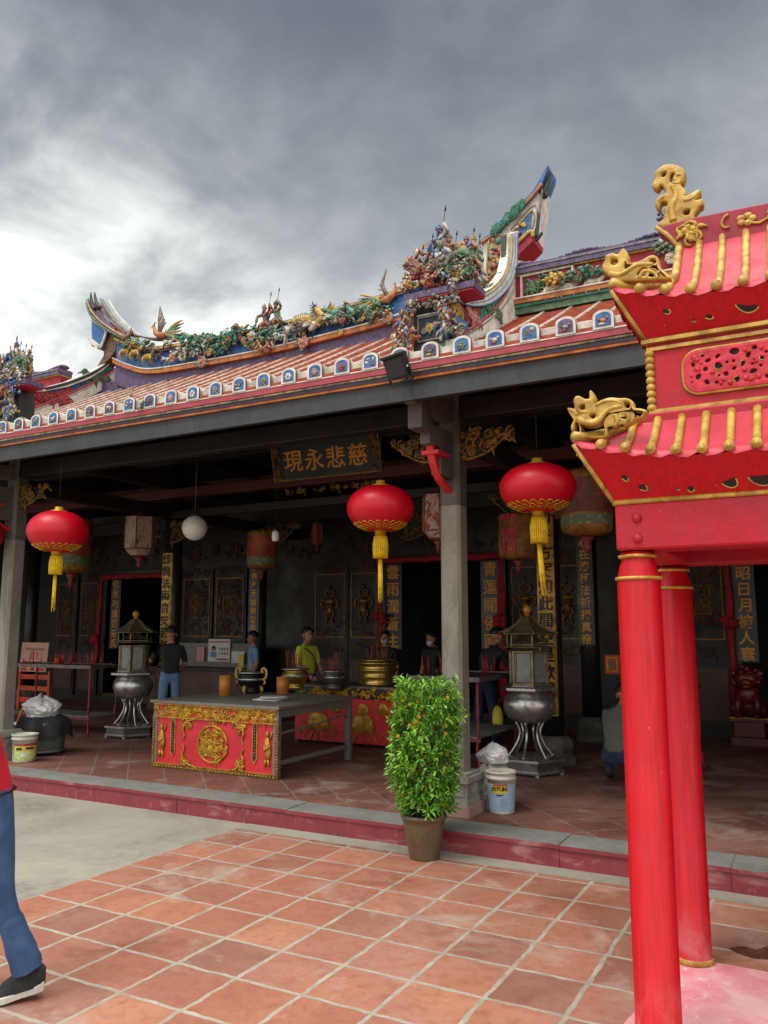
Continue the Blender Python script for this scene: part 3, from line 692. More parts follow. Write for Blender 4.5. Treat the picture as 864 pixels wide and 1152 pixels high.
# right verge wall, outer face on X = VR
def prism_x(poly_px, X, d0, d1, mb, mi=0, z=zr): mb.prism(xplane(z(poly_px), X), side(X), d0, d1, mi)
def line_x(pts_px, X, d, r, mb, mi=0, z=zr): mb.tube(catmull([V(X+d, a, c) for a, c in xplane(z(pts_px), X)], 4), r, 5, mi)
hz = MB()
edge = [(530, 590), (520, 640), (490, 740), (440, 830), (370, 910), (280, 980), (180, 1035), (80, 1088)]
prism_x(edge+[(60, 1150), (75, 1160), (300, 1062), (450, 988), (553, 945), (585, 930), (590, 600)], VR, -.08, 0, hz, 0)
line_x(edge, VR, .0, .016, hz, 1); line_x([(a+22, b+16) for a, b in edge], VR, .0, .005, hz, 2)
line_x([(560, 610), (545, 700), (500, 800), (430, 890), (330, 970), (210, 1040), (120, 1090)], VR, .0, .005, hz, 2)
upper = [(470, 440), (470, 600), (440, 690), (350, 770), (270, 795), (165, 815)]
prism_x(edge[::-1]+[(500, 430), (470, 440), (470, 600), (440, 690), (350, 770), (290, 800), (230, 808), (185, 870), (180, 1025)], VR, -.06, -.012, hz, 3)
lowc = [(160, 830), (260, 862), (360, 848), (440, 790), (492, 720), (516, 640), (522, 590), (525, 420)]
uppc = [(165, 812), (300, 792), (390, 742), (450, 662), (472, 560), (478, 440)]
prism_x(lowc+uppc[::-1], VR, -.07, .02, hz, 0)
line_x(lowc, VR, .02, .008, hz, 4); line_x(uppc, VR, .02, .010, hz, 5); line_x([(495, 440), (494, 560), (470, 660), (410, 750), (320, 810), (200, 828)], VR, .022, .006, hz, 2)
line_x([(509, 430), (508, 580), (484, 690), (425, 770), (345, 828), (240, 846)], VR, .022, .005, hz, 4)
prism_x([(150, 905), (215, 925), (248, 965), (155, 1040)], VR, -.05, -.002, hz, 6)
prism_x([(225, 868), (318, 872), (310, 950), (262, 975), (225, 925)], VR, -.05, -.003, hz, 7); prism_x([(322, 874), (378, 850), (450, 790), (470, 765), (430, 830), (370, 905), (318, 948)], VR, -.05, -.003, hz, 8)
prism_x([(112, 850), (218, 866), (220, 920), (118, 897)], VR, -.05, -.003, hz, 9)
part(hz, 'verge_wall', ['trim_white', 'eave_red', 'relief_grey', 'relief_dark', 'sky_blue', 'relief_yellow', 'relief_blue', 'relief_red', 'leaf_teal', 'relief_orange'])
sc = MB(); frx = side(VR+.0)
for (pp, mi, s) in (([(160, 915), (230, 1000)], 0, 5), ([(235, 880), (310, 950)], 1, 6), ([(325, 860), (440, 890)], 2, 7), ([(160, 862), (212, 905)], 3, 8)):
    (a0, b0), (a1, b1) = xplane(zr(pp), VR)
    def ok(a, b, pp=pp): return True
    scrolls(sc, frx, min(a0, a1)+.02, max(a0, a1)-.02, min(b0, b1)+.02, max(b0, b1)-.02, .004, 26, .045, (mi,), .010, s)
part(sc, 'verge_carving', ['sky_blue', 'relief_pink', 'relief_green', 'relief_yellow'])
# right swallowtail in the ridge plane
sw = MB()
def prism_y(pts, d0, d1, mb, mi, z=zr, Y=RY): mb.prism(yplane(z(pts), Y), front(Y), d0, d1, mi)
def line_y(pts, d, r, mb, mi, z=zr, Y=RY): mb.tube(catmull([V(a, Y-d, c) for a, c in yplane(z(pts), Y)], 4), r, 5, mi)
prism_y([(345, 500), (430, 440), (530, 345), (640, 232), (695, 175), (688, 260), (655, 475), (516, 588), (470, 590), (440, 690), (380, 740), (270, 790), (340, 740)], -.2, .05, sw, 0)
prism_y([(335, 490), (428, 428), (530, 325), (640, 205), (712, 80), (727, 55), (722, 85), (690, 170), (640, 240), (530, 352), (432, 452), (340, 515)], -.24, .09, sw, 1)
line_y([(340, 508), (430, 446), (530, 347), (640, 234), (695, 165)], .095, .018, sw, 2)
prism_y([(516, 560), (632, 452), (655, 480), (650, 505), (565, 590), (516, 592)], -.2, .14, sw, 3); line_y([(516, 570), (632, 458), (652, 488)], .15, .022, sw, 4)
prism_y([(516, 442), (632, 312), (620, 440), (520, 520)], -.1, .058, sw, 5)
line_y([(516, 442), (634, 310), (622, 440), (520, 520), (516, 442)], .062, .009, sw, 4); line_y([(505, 425), (648, 280), (640, 450), (513, 550)], .058, .006, sw, 6)
line_y([(690, 190), (672, 330), (656, 470)], .06, .014, sw, 6); line_y([(672, 330), (664, 420), (655, 470)], .07, .02, sw, 7)
line_y([(655, 488), (670, 470), (693, 438)], .06, [.02]*8+[.004], sw, 7)
prism_y([(383, 492), (455, 462), (456, 600), (440, 655), (400, 690), (372, 690)], -.1, .085, sw, 10)
line_y([(383, 492), (455, 462), (458, 600), (440, 660), (400, 697), (372, 694), (383, 492)], .09, .010, sw, 4)
prism_y([(350, 495), (378, 488), (378, 720), (345, 742)], -.1, .075, sw, 0)
prism_y([(360, 735), (362, 708), (385, 692), (412, 705), (405, 725)], -.1, .07, sw, 9)
prism_y([(268, 760), (345, 698), (348, 735), (280, 780)], -.1, .07, sw, 9)
part(sw, 'swallowtail_end', ['trim_white', 'relief_blue', 'orange_line', 'deep_red', 'relief_yellow', 'relief_blue', 'relief_grey', 'relief_dark', 'relief_green', 'orange_line', 'cream_line'])
tp = MB()
for pts in ([(690, 200), (712, 150), (727, 52)], [(693, 215), (718, 150), (736, 72)], [(682, 190), (700, 225), (722, 195), (742, 145)]):
    c = catmull([V(a, RY-.03, z) for a, z in yplane(zr(pts), RY)], 4); tp.tube(c, [.035*(1-i/len(c))+.004 for i in range(len(c))], 5)
part(tp, 'horn_prongs', 'relief_dark')
vn = MB()
for i in range(46):
    t = rnd.random(); a = 410+t*195; b_ = interp([(400, 455), (430, 428), (530, 325), (605, 245)], a)+rnd.uniform(-8, 22)
    (x_, z_), = yplane(zr([(a, b_)]), RY); vn.tube(spiral(front(RY), x_, z_, .11, .05, 1.1, rnd.uniform(0, 6), 1, 7), .013, 4, 0)
for i in range(26):
    (x_, z_), = yplane(zr([(rnd.uniform(390, 448), rnd.uniform(490, 660))]), RY); vn.ball((x_, RY-.095, z_), (rnd.uniform(.02, .04), .03, rnd.uniform(.02, .04)), rnd.choice((1, 2, 3, 0)), 6)
for i in range(9):
    (x_, z_), = yplane(zr([(rnd.uniform(540, 615), rnd.uniform(380, 450))]), RY); vn.ball((x_, RY-.07, z_), (rnd.uniform(.02, .045), .02, rnd.uniform(.015, .03)), rnd.choice((4, 2, 1)), 6)
part(vn, 'horn_carving', ['leaf_teal', 'relief_red', 'relief_yellow', 'relief_pink', 'relief_white'])
# left verge wall and swallowtail (seen from inside the roof)
hl = MB()
ledge = [(775, 688), (690, 745), (600, 795), (400, 888), (200, 962), (0, 1022), (-200, 1075)]
prism_x(ledge+[(-200, 1110), (0, 1068), (200, 1020), (350, 985), (600, 882), (800, 772), (800, 692)], VL, -.08, 0, hl, 0, zl)
line_x(ledge, VL, .0, .018, hl, 1, zl); line_x([(a, b+20) for a, b in ledge], VL, .0, .005, hl, 2, zl)
lwc = [(790, 490), (785, 590), (745, 640), (690, 700), (600, 755), (450, 812), (300, 842), (150, 852), (0, 905), (-200, 930)]
prism_x(lwc+ledge[::-1], VL, -.07, -.02, hl, 6, zl)
prism_x([(790, 480), (778, 560), (745, 612), (690, 665), (600, 715), (450, 775), (300, 815), (130, 830), (130, 850), (300, 842), (450, 812), (600, 755), (690, 700), (745, 648), (785, 590), (800, 490)], VL, -.07, .03, hl, 0, zl)
line_x([(785, 500), (770, 580), (720, 650), (620, 715), (460, 780), (300, 820), (140, 832)], VL, .03, .013, hl, 3, zl); line_x([(788, 560), (750, 630), (680, 685), (600, 735), (450, 795), (300, 832)], VL, .032, .007, hl, 3, zl)
prism_x([(190, 890), (360, 850), (470, 815), (520, 835), (410, 880), (230, 940), (195, 930)], VL, -.1, -.012, hl, 7, zl)
prism_x([(560, 775), (700, 700), (760, 650), (770, 680), (690, 735), (600, 790)], VL, -.1, -.012, hl, 8, zl)
prism_x([(0, 875), (185, 878), (186, 925), (0, 905)], VL, -.1, .0, hl, 0, zl); prism_x([(8, 882), (175, 888), (175, 914), (8, 897)], VL, -.1, .006, hl, 9, zl)
part(hl, 'verge_wall', ['trim_white', 'eave_red', 'relief_grey', 'relief_dark', 'sky_blue', 'relief_yellow', 'relief_blue', 'relief_red', 'leaf_teal', 'relief_orange'])
sc = MB(); frx = side(VL)
for (pp, mi, s, n_) in (([(200, 870), (480, 900)], 1, 15, 40), ([(10, 925), (170, 985)], 0, 16, 26), ([(560, 720), (740, 770)], 2, 17, 24)):
    (a0, b0), (a1, b1) = xplane(zl(pp), VL); scrolls(sc, frx, min(a0, a1), max(a0, a1), min(b0, b1), max(b0, b1), .004, n_, .06, (mi,), .012, s)
part(sc, 'verge_carving', ['sky_blue', 'relief_red', 'relief_green', 'relief_yellow'])
sl = MB()
prism_y([(637, 365), (715, 420), (735, 450), (712, 520), (695, 562), (640, 505), (636, 440)], -.2, .05, sl, 5, zl); line_y([(637, 365), (715, 418), (735, 450), (712, 520), (693, 560)], .055, .022, sl, 0, zl)
prism_y([(640, 492), (700, 540), (690, 568), (655, 540), (628, 495)], -.2, .1, sl, 0, zl)
prism_y([(700, 455), (760, 450), (795, 480), (780, 560), (740, 620), (690, 660), (640, 700), (700, 600)], -.2, .0, sl, 8, zl)
prism_y([(617, 232), (632, 300), (690, 380), (735, 425), (800, 470), (870, 505), (870, 478), (800, 442), (740, 398), (690, 350), (655, 300), (630, 250)], -.10, .10, sl, 1, zl)
prism_y([(632, 190), (650, 262), (700, 345), (760, 402), (870, 470), (870, 448), (790, 398), (735, 350), (690, 292), (660, 240)], -.20, -.105, sl, 6, zl)
prism_y([(657, 188), (690, 278), (740, 340), (800, 390), (870, 440), (870, 430), (800, 372), (745, 318), (700, 262)], -.24, -.205, sl, 0, zl)
line_y([(618, 250), (640, 330), (700, 400), (780, 455), (870, 500)], .09, .02, sl, 2, zl); line_y([(625, 250), (650, 310), (690, 358), (740, 405), (870, 488)], .105, .012, sl, 4, zl)
part(sl, 'swallowtail_end', ['trim_white', 'relief_purple', 'relief_green', 'deep_red', 'relief_yellow', 'relief_blue', 'relief_grey', 'relief_dark', 'relief_brown', 'orange_line'])
tp = MB()
for pts in ([(640, 330), (622, 280), (615, 225)], [(655, 300), (636, 240), (631, 182)], [(690, 290), (665, 235), (656, 180)], [(655, 535), (640, 510), (626, 490)]):
    c = catmull([V(a, RY-.05, z) for a, z in yplane(zl(pts), RY)], 4); tp.tube(c, [.04*(1-i/len(c))+.004 for i in range(len(c))], 5)
part(tp, 'horn_prongs', 'relief_dark')

cr = MB(); c = catmull([at_y(a, b_, RY-.02) for a, b_ in ((112, 345), (122, 359), (136, 371), (156, 378), (185, 382), (235, 377))], 6)
cr.tube(c, [.02+.008*math.sin(i*.9) for i in range(len(c))], 7); part(cr, 'ridge_end_crest', 'relief_brown')
rb_ = MB(); rb_.box(-9.24, -8.7, RY+.0, RY+.2, 4.95, 5.36); rb_.box(MIDR-.4, MIDR+.02, RY+.0, RY+.2, 4.9, 5.36); part(rb_, 'ridge_foot', 'relief_purple')

# ---- ridge sculpture: small glazed figures, each a part of the hall
PAL = ['relief_green', 'leaf_teal', 'relief_yellow', 'relief_pink', 'relief_white', 'relief_brown', 'relief_red', 'relief_orange', 'relief_grey', 'relief_dark', 'relief_blue']
def flower(c, s, col='relief_pink', parent=None):
    b = MB(); c = Vector(c)
    for ring, n_, rr in ((1, 8, .62), (.55, 6, .4)):
        for j in range(n_):
            t = 6.283*j/n_+ring; b.ball(c+V(ring*.6*s*math.cos(t), -.2*s*(1-ring), ring*.6*s*math.sin(t)), (s*rr*.6, s*.22, s*rr*.6), 0, 6)
    b.ball(c+V(0, -.25*s, 0), (s*.25, s*.2, s*.25), 1, 6)
    for j in range(3):
        t = rnd.uniform(0, 6.28); b.ball(c+V(s*1.1*math.cos(t), 0, s*1.1*math.sin(t)), (s*.4, s*.12, s*.2), 2, 6)
    return part(b, 'flower_ornament', [col, 'relief_yellow', 'relief_green'], parent)
def foliage(c, w, h, n_=14, cols=('relief_green', 'leaf_teal', 'relief_yellow'), parent=None, name='foliage_ornament', sz=.05):
    b = MB(); c = Vector(c)
    for i in range(n_):
        p = c+V(rnd.uniform(-w, w), rnd.uniform(-.09, .02), rnd.uniform(-h, h)); r = rnd.uniform(.6, 1.3)*sz; m = rnd.choice((0, 0, 1, 1, 2))
        for j in range(3):
            q = V(rnd.uniform(-1, 1), rnd.uniform(-.6, .2), rnd.uniform(-1, 1))*r; b.ball(p+q, (r*.75, r*.4, r*.45), m, 6, Matrix.Rotation(rnd.uniform(-1, 1), 3, 'Y'))
        if rnd.random() < .4: b.tube([p, p+V(r*1.6, -.02, r*.8), p+V(r*2.2, -.03, -r*.2)], [r*.3, r*.2, .003], 4, m)
    return part(b, name, list(cols), parent)
def beast(c, s, col, neck=1.0, face=-1, horns=True, parent=None, name='deer_ornament'):
    b = MB(); c = Vector(c)
    b.tube([c+V(face*-.42*s, 0, .55*s), c+V(face*-.2*s, 0, .6*s), c+V(face*.1*s, 0, .57*s), c+V(face*.38*s, 0, .62*s)], [.13*s, .2*s, .18*s, .15*s], 7)
    hd = c+V(face*.62*s, -.02*s, (.78+.22*neck)*s)
    b.tube([c+V(face*.34*s, 0, .62*s), c+V(face*.5*s, 0, (.7+.15*neck)*s), hd], [.14*s, .1*s, .08*s], 6)
    b.tube([hd+V(-face*.04*s, 0, .03*s), hd+V(face*.13*s, 0, 0), hd+V(face*.26*s, 0, -.07*s)], [.09*s, .085*s, .045*s], 6)
    for sg in (-1, 1):
        b.tube([hd+V(0, sg*.06*s, .06*s), hd+V(-face*.05*s, sg*.12*s, .16*s)], [.035*s, .005], 4)
        if horns: b.tube([hd+V(0, sg*.04*s, .07*s), hd+V(-face*.1*s, sg*.08*s, .25*s), hd+V(-face*.05*s, sg*.1*s, .36*s)], [.02*s, .015*s, .004], 4)
        for lx, k in ((.3, .06), (-.36, -.07)):
            x0 = face*lx*s
            b.tube([c+V(x0, sg*.09*s, .55*s), c+V(x0+k*s*face, sg*.1*s, .3*s), c+V(x0-k*.5*s*face, sg*.1*s, .02*s)], [.085*s, .05*s, .04*s], 5)
    b.tube([c+V(-face*.44*s, 0, .6*s), c+V(-face*.56*s, 0, .5*s), c+V(-face*.58*s, 0, .36*s)], [.03*s, .04*s, .01], 4)
    return part(b, name, col, parent)
def crane(c, s, parent=None):
    b = MB(); c = Vector(c)
    b.ball(c+V(0, 0, .4*s), (.32*s, .16*s, .2*s), 0, 8, Matrix.Rotation(-.4, 3, 'Y'))
    b.tube(catmull([c+V(.22*s, 0, .5*s), c+V(.42*s, 0, .7*s), c+V(.36*s, 0, .95*s), c+V(.52*s, -.03*s, 1.05*s)], 4), [.1*s-.0035*s*i for i in range(13)], 6)
    b.tube([c+V(.5*s, -.03*s, 1.05*s), c+V(.75*s, -.03*s, 1.0*s)], [.06*s, .006], 5, 1); b.ball(c+V(.5*s, -.03*s, 1.1*s), .05*s, 2, 5)
    for j in range(5): b.tube([c+V(-.05*s, -.12*s, .45*s), c+V(-.35*s-.06*s*j, -.14*s, .62*s-.1*s*j), c+V(-.62*s, -.1*s, .7*s-.2*s*j)], [.07*s, .07*s, .01], 5, 0 if j < 3 else 1)
    for sg in (-1, 1): b.tube([c+V(.02*s*sg, sg*.05*s, .28*s), c+V(.05*s, sg*.06*s, .1*s), c+V(-.1*s, sg*.06*s, -.15*s)], .025*s, 4, 1)
    return part(b, 'crane_ornament', ['relief_white', 'relief_dark', 'relief_red'], parent)
def warrior(c, s, cols, parent=None, flags=True, seed=0):
    q = random.Random(seed); b = MB(); c = Vector(c); lean = q.uniform(-.16, .16); st_ = q.uniform(.1, .2)
    hip = c+V(lean*.4*s, 0, .46*s); chest = c+V(lean*.8*s, -.02*s, .74*s); neck = c+V(lean*s, -.02*s, .88*s)
    b.tube([hip-V(0, 0, .05*s), hip+V(0, 0, .08*s), chest, neck], [.13*s, .11*s, .14*s, .06*s], 8, 0)
    for sg in (-1, 1):
        k = c+V(sg*st_*s, -.1*s*q.random(), .26*s); f = c+V(sg*(st_+.03)*s, 0, .02*s)
        b.tube([hip+V(sg*.05*s, 0, 0), k, f], [.10*s, .08*s, .055*s], 6, 2 if sg > 0 else 0); b.ball(f+V(sg*.03*s, -.05*s, .0), (.05*s, .08*s, .035*s), 3, 5)
        for j in range(3): b.tube([hip+V(sg*.08*s*j/2, -.08*s, .02*s), hip+V(sg*(.12+.06*j)*s, -.12*s, -.12*s), hip+V(sg*(.16+.1*j)*s, -.08*s, -.26*s)], [.05*s, .06*s, .012*s], 5, (1, 2, 0)[j])
    for j in range(5): b.ball(hip+V(.12*s*math.cos(j*1.26), .1*s*math.sin(j*1.26), .06*s), (.045*s, .04*s, .03*s), 1, 5)
    for j in range(4): b.ball(chest+V((j-1.5)*.06*s, -.12*s, -.02*s+.03*s*(j % 2)), (.04*s, .025*s, .05*s), 2-j % 2, 5)
    h = neck+V(lean*.2*s, -.02*s, .11*s); b.ball(h, (.078*s, .08*s, .098*s), 4, 8); b.ball(h+V(0, -.075*s, -.01*s), .02*s, 4, 5)
    b.lathe([(.09*s, .02*s), (.105*s, .05*s), (.075*s, .1*s), (.04*s, .15*s), (.01*s, .24*s)], h, 7, 2)
    for j in range(3): b.ball(h+V((j-1)*.07*s, -.04*s, (.12+.03*(j == 1))*s), .028*s, 1, 5)
    b.tube([h+V(0, -.06*s, -.06*s), h+V(0, -.09*s, -.14*s), h+V(0, -.07*s, -.24*s)], [.035*s, .035*s, .005], 5, 3)
    for sg in (-1, 1):
        up = q.uniform(-.3, .9); e = chest+V(sg*.24*s, -.08*s, (.02+up*.14)*s); w = e+V(sg*q.uniform(-.12, .14)*s, -.12*s, up*.26*s)
        b.tube([chest+V(sg*.1*s, 0, .07*s), e, w], [.062*s, .06*s, .04*s], 6, 1); b.ball(w, .036*s, 4, 5); b.ball(chest+V(sg*.14*s, 0, .09*s), (.07*s, .06*s, .055*s), 2, 6)
        b.tube([w+V(0, .01*s, -.02*s), w+V(sg*.06*s, .04*s, -.16*s), w+V(sg*.12*s, .06*s, -.26*s)], [.05*s, .06*s, .008], 5, 0 if sg > 0 else 2)
        if sg > 0: b.tube([w-V(.03*s, 0, .3*s), w+V(.06*s, 0, .34*s)], .014*s, 4, 3); b.tube([w+V(.06*s, 0, .32*s), w+V(.075*s, 0, .46*s)], [.035*s, .004], 4, 3)
        if flags:
            t = chest+V(sg*.1*s, .1*s, .1*s); u = V(sg*.3*s, .06*s, .46*s); b.tube([t, t+u], .011*s, 4, 3)
            b.prism([(0, 0), (.2*s, -.04*s), (.17*s, -.2*s), (-.06*s, -.2*s)], Fr(t+u, (sg, 0, 0), (0, 0, 1)), -.004, .004, 1+(sg > 0))
    return part(b, 'warrior_ornament', list(cols)+['relief_dark', 'relief_pink'], parent)
def phoenix(c, s, face=-1, parent=None):
    b = MB(); c = Vector(c)
    b.tube([c+V(-face*.3*s, 0, .1*s), c+V(0, 0, .15*s), c+V(face*.25*s, 0, .3*s), c+V(face*.36*s, 0, .55*s)], [.12*s, .17*s, .12*s, .07*s], 7, 0)
    b.ball(c+V(face*.38*s, 0, .6*s), .08*s, 0, 6); b.tube([c+V(face*.42*s, 0, .6*s), c+V(face*.55*s, 0, .55*s)], [.04*s, .005], 4, 2); b.tube([c+V(face*.36*s, 0, .65*s), c+V(face*.3*s, 0, .78*s)], [.04*s, .01], 4, 3)
    for j in range(6):
        a = .35+.22*j; b.tube([c+V(0, -.05*s, .25*s), c+V(-face*.12*s+.10*s*math.cos(a*2), -.1*s, (.5+.05*j)*s), c+V(-face*(.62-.12*j)*s*.6, -.08*s, (.62+.15*j)*s)], [.07*s, .08*s, .008], 5, 1 if j % 2 else 4)
    for j in range(7):
        e = c+V(-face*(1.25+.1*math.sin(j*2))*s, -.05*s, (.55-.14*j)*s)
        b.tube(catmull([c+V(-face*.25*s, 0, .12*s), c+V(-face*.65*s, -.05*s, (.36-.06*j)*s), c+V(-face*1.0*s, -.06*s, (.5-.13*j)*s), e], 4), [.05*s]*4+[.055*s]*5+[.04*s, .03*s, .02*s, .005], 5, (2, 4, 5)[j % 3])
    return part(b, 'phoenix_ornament', ['relief_orange', 'relief_brown', 'relief_yellow', 'relief_red', 'relief_grey', 'leaf_teal'], parent)
def dragon(path, r, cols, parent=None, face=1, name='dragon_ornament'):
    b = MB(); c = catmull(path, 7); m = len(c)
    b.tube(c, [r*(.35+.65*math.sin(min(1, i/m*1.25+.18)*math.pi*.62+.2)) for i in range(m)], 8, 0)
    for i in range(1, m-1):
        b.tube([c[i]+V(0, 0, r*.6), c[i]+V(-.01*face, 0, r*1.6)], [r*.35, .003], 4, 1)
        if i % 4 == 1: b.tube([c[i]+V(0, -r*.6, -r*.3), c[i]+V(face*r*1.2, -r*1.1, -r*1.3), c[i]+V(face*r*2.0, -r*1.3, -r*1.0)], [r*.4, r*.3, .004], 4, 0)
    h = c[-1]; b.ball(h, (r*1.15, r*.95, r*.95), 0, 8); b.ball(h+V(face*r*1.2, 0, -r*.05), (r*.95, r*.7, r*.45), 0, 7); b.ball(h+V(face*r*1.1, 0, -r*.6), (r*.8, r*.5, r*.22), 2, 6)
    for sg in (-1, 1):
        b.ball(h+V(face*r*.5, sg*r*.6, r*.6), r*.3, 3, 6); b.tube([h+V(0, sg*r*.4, r*.7), h+V(-face*r*1.0, sg*r*.8, r*1.7), h+V(-face*r*.8, sg*r*.9, r*2.3)], [r*.25, r*.2, .004], 5, 1)
        for j in range(4): b.tube([h+V(-face*r*.5, sg*r*.7, -r*.5+.4*r*j), h+V(-face*r*1.6, sg*r*1.1, -r*.9+.7*r*j)], [r*.3, .004], 4, 1)
        b.tube([h+V(face*r*2, sg*r*.4, 0), h+V(face*r*3.0, sg*r*.8, r*.6), h+V(face*r*3.4, sg*r, -r*.1)], [r*.12, r*.08, .003], 4, 3)
    return part(b, name, list(cols), parent)
def ry(px, py_, d=0): p = at_y(px, py_, RY-d); return p
for (a, b_) in ((140, 404), (152, 405), (166, 410)): beast(ry(a, b_, .12), .20, 'relief_yellow', 1.0, 1)
for a, b_, w, h, n_ in ((153, 388, .22, .05, 12), (168, 390, .1, .05, 8), (225, 392, .2, .1, 16), (248, 393, .16, .09, 14), (262, 380, .2, .08, 14), (290, 383, .2, .1, 14), (330, 375, .2, .1, 16), (345, 366, .15, .07, 10), (388, 357, .2, .08, 14), (408, 356, .18, .1, 14), (430, 350, .15, .1, 12), (310, 378, .14, .08, 10), (240, 381, .25, .04, 12), (212, 383, .16, .04, 8), (275, 372, .2, .05, 10)):
    foliage(ry(a, b_, .1), w, h, n_*2, sz=.032, cols=rnd.choice((('relief_green', 'leaf_teal', 'relief_yellow'), ('relief_green', 'relief_grey', 'relief_pink'), ('leaf_teal', 'relief_green', 'relief_white'))))
for a, b_, s_, c_ in ((194, 402, .08, 'relief_pink'), (205, 400, .08, 'relief_white'), (227, 407, .09, 'relief_pink'), (265, 368, .06, 'relief_red'), (258, 381, .06, 'relief_red'), (341, 385, .09, 'relief_pink'), (283, 378, .07, 'relief_white'), (300, 392, .07, 'relief_orange'), (383, 374, .04, 'relief_yellow'), (374, 355, .08, 'relief_red'), (415, 352, .07, 'relief_yellow'), (437, 357, .07, 'relief_pink'), (322, 372, .07, 'relief_white'), (235, 396, .06, 'relief_yellow')):
    flower(ry(a, b_, .14), s_, c_)
phoenix(ry(180, 381, .06), .34, -1); phoenix(ry(436, 341, .1), .3, 1)
warrior(ry(300, 376, .12), .34, ('relief_brown', 'relief_red', 'relief_grey'), None, False, 4); warrior(ry(313, 372, .12), .34, ('relief_green', 'relief_orange', 'relief_dark'), None, False, 8)
warrior(ry(292, 397, .15), .2, ('relief_yellow', 'relief_brown', 'relief_pink'), None, False, 9); warrior(ry(301, 397, .15), .2, ('relief_pink', 'relief_brown', 'relief_red'), None, False, 10)
beast(ry(315, 391, .14), .26, 'relief_white', .6, 1, False, None, 'horse_ornament'); crane(ry(352, 376, .14), .26); crane(ry(377, 368, .14), .26)
dragon([ry(330, 362, .1), ry(345, 358, .14), ry(352, 366, .1), ry(363, 357, .14), ry(357, 349, .1)], .05, ('relief_yellow', 'relief_green', 'relief_red', 'relief_white'), None, 1)
dragon([ry(410, 345, .1), ry(398, 352, .14), ry(388, 345, .1), ry(378, 353, .14), ry(370, 350, .1)], .05, ('leaf_teal', 'relief_yellow', 'relief_red', 'relief_white'), None, -1)
dragon([ry(240, 377, .0), ry(222, 382, .05), ry(205, 377, .0), ry(196, 383, .05), ry(186, 378, 0)], .035, ('relief_green', 'relief_grey', 'relief_red', 'relief_white'), None, -1)
dragon([ry(148, 372, .05), ry(142, 380, .1), ry(136, 377, .05), ry(130, 373, .05)], .04, ('relief_brown', 'relief_red', 'relief_red', 'relief_white'), None, -1)
for i in range(34):
    a = 178+i*7.6+rnd.uniform(-3, 3); zb = interp([(133, 404), (175, 414), (230, 406), (300, 392), (380, 372), (445, 356)], a); b_ = zb-rnd.uniform(4, 24)
    k = rnd.random()
    if k < .4: flower(ry(a, b_, .12), rnd.uniform(.035, .06), rnd.choice(flower_cols))
    elif k < .5: crane(ry(a, b_+3, .12), .16)
    else: foliage(ry(a, b_, .1), .1, .06, 14, rnd.choice((('relief_green', 'relief_brown', 'relief_grey'), ('leaf_teal', 'relief_green', 'relief_pink'), ('relief_brown', 'relief_grey', 'relief_white'), ('relief_yellow', 'relief_green', 'relief_orange'))), sz=.026)
# wing ridge reliefs
def wy(px, py_, d=0): return at_y(px, py_, WYR-d)
for a, b_ in ((622, 337), (640, 335), (668, 330)): beast(wy(a, b_, .07), .2, 'relief_white', .5, 1 if a != 668 else 1, False, None, 'horse_ornament')
for a, b_, c_ in ((620, 318, 'relief_yellow'), (634, 316, 'relief_yellow'), (650, 312, 'relief_green'), (662, 310, 'leaf_teal'), (676, 308, 'leaf_teal'), (690, 304, 'relief_yellow')): foliage(wy(a, b_, .07), .1, .03, 9, (c_, 'relief_green', c_), sz=.04)
b = MB()
for i in range(20): scrolls(b, front(WYR), -2.52, -2.05, 5.18, 5.42, .05, 1, .05, (0,), .012, 70+i)
rect_frame(b, front(WYR), -2.56, -2.0, 5.155, 5.445, .02, .03, .06, 1); part(b, 'lattice_panel', ['relief_green', 'trim_white'])
for i in range(7):
    x = -1.05+i*.33; flower((x, WYR-.1, 5.28+.06*(i % 2)), .07, rnd.choice(flower_cols)); foliage((x+.15, WYR-.08, 5.33), .12, .1, 8)
foliage((-1.0, WYR-.05, 5.62), .12, .12, 14, ('relief_purple', 'relief_grey', 'relief_dark'), sz=.04)
foliage((-1.05, WYR-.05, 5.46), .14, .1, 12, ('relief_green', 'relief_grey', 'relief_white'), sz=.035)
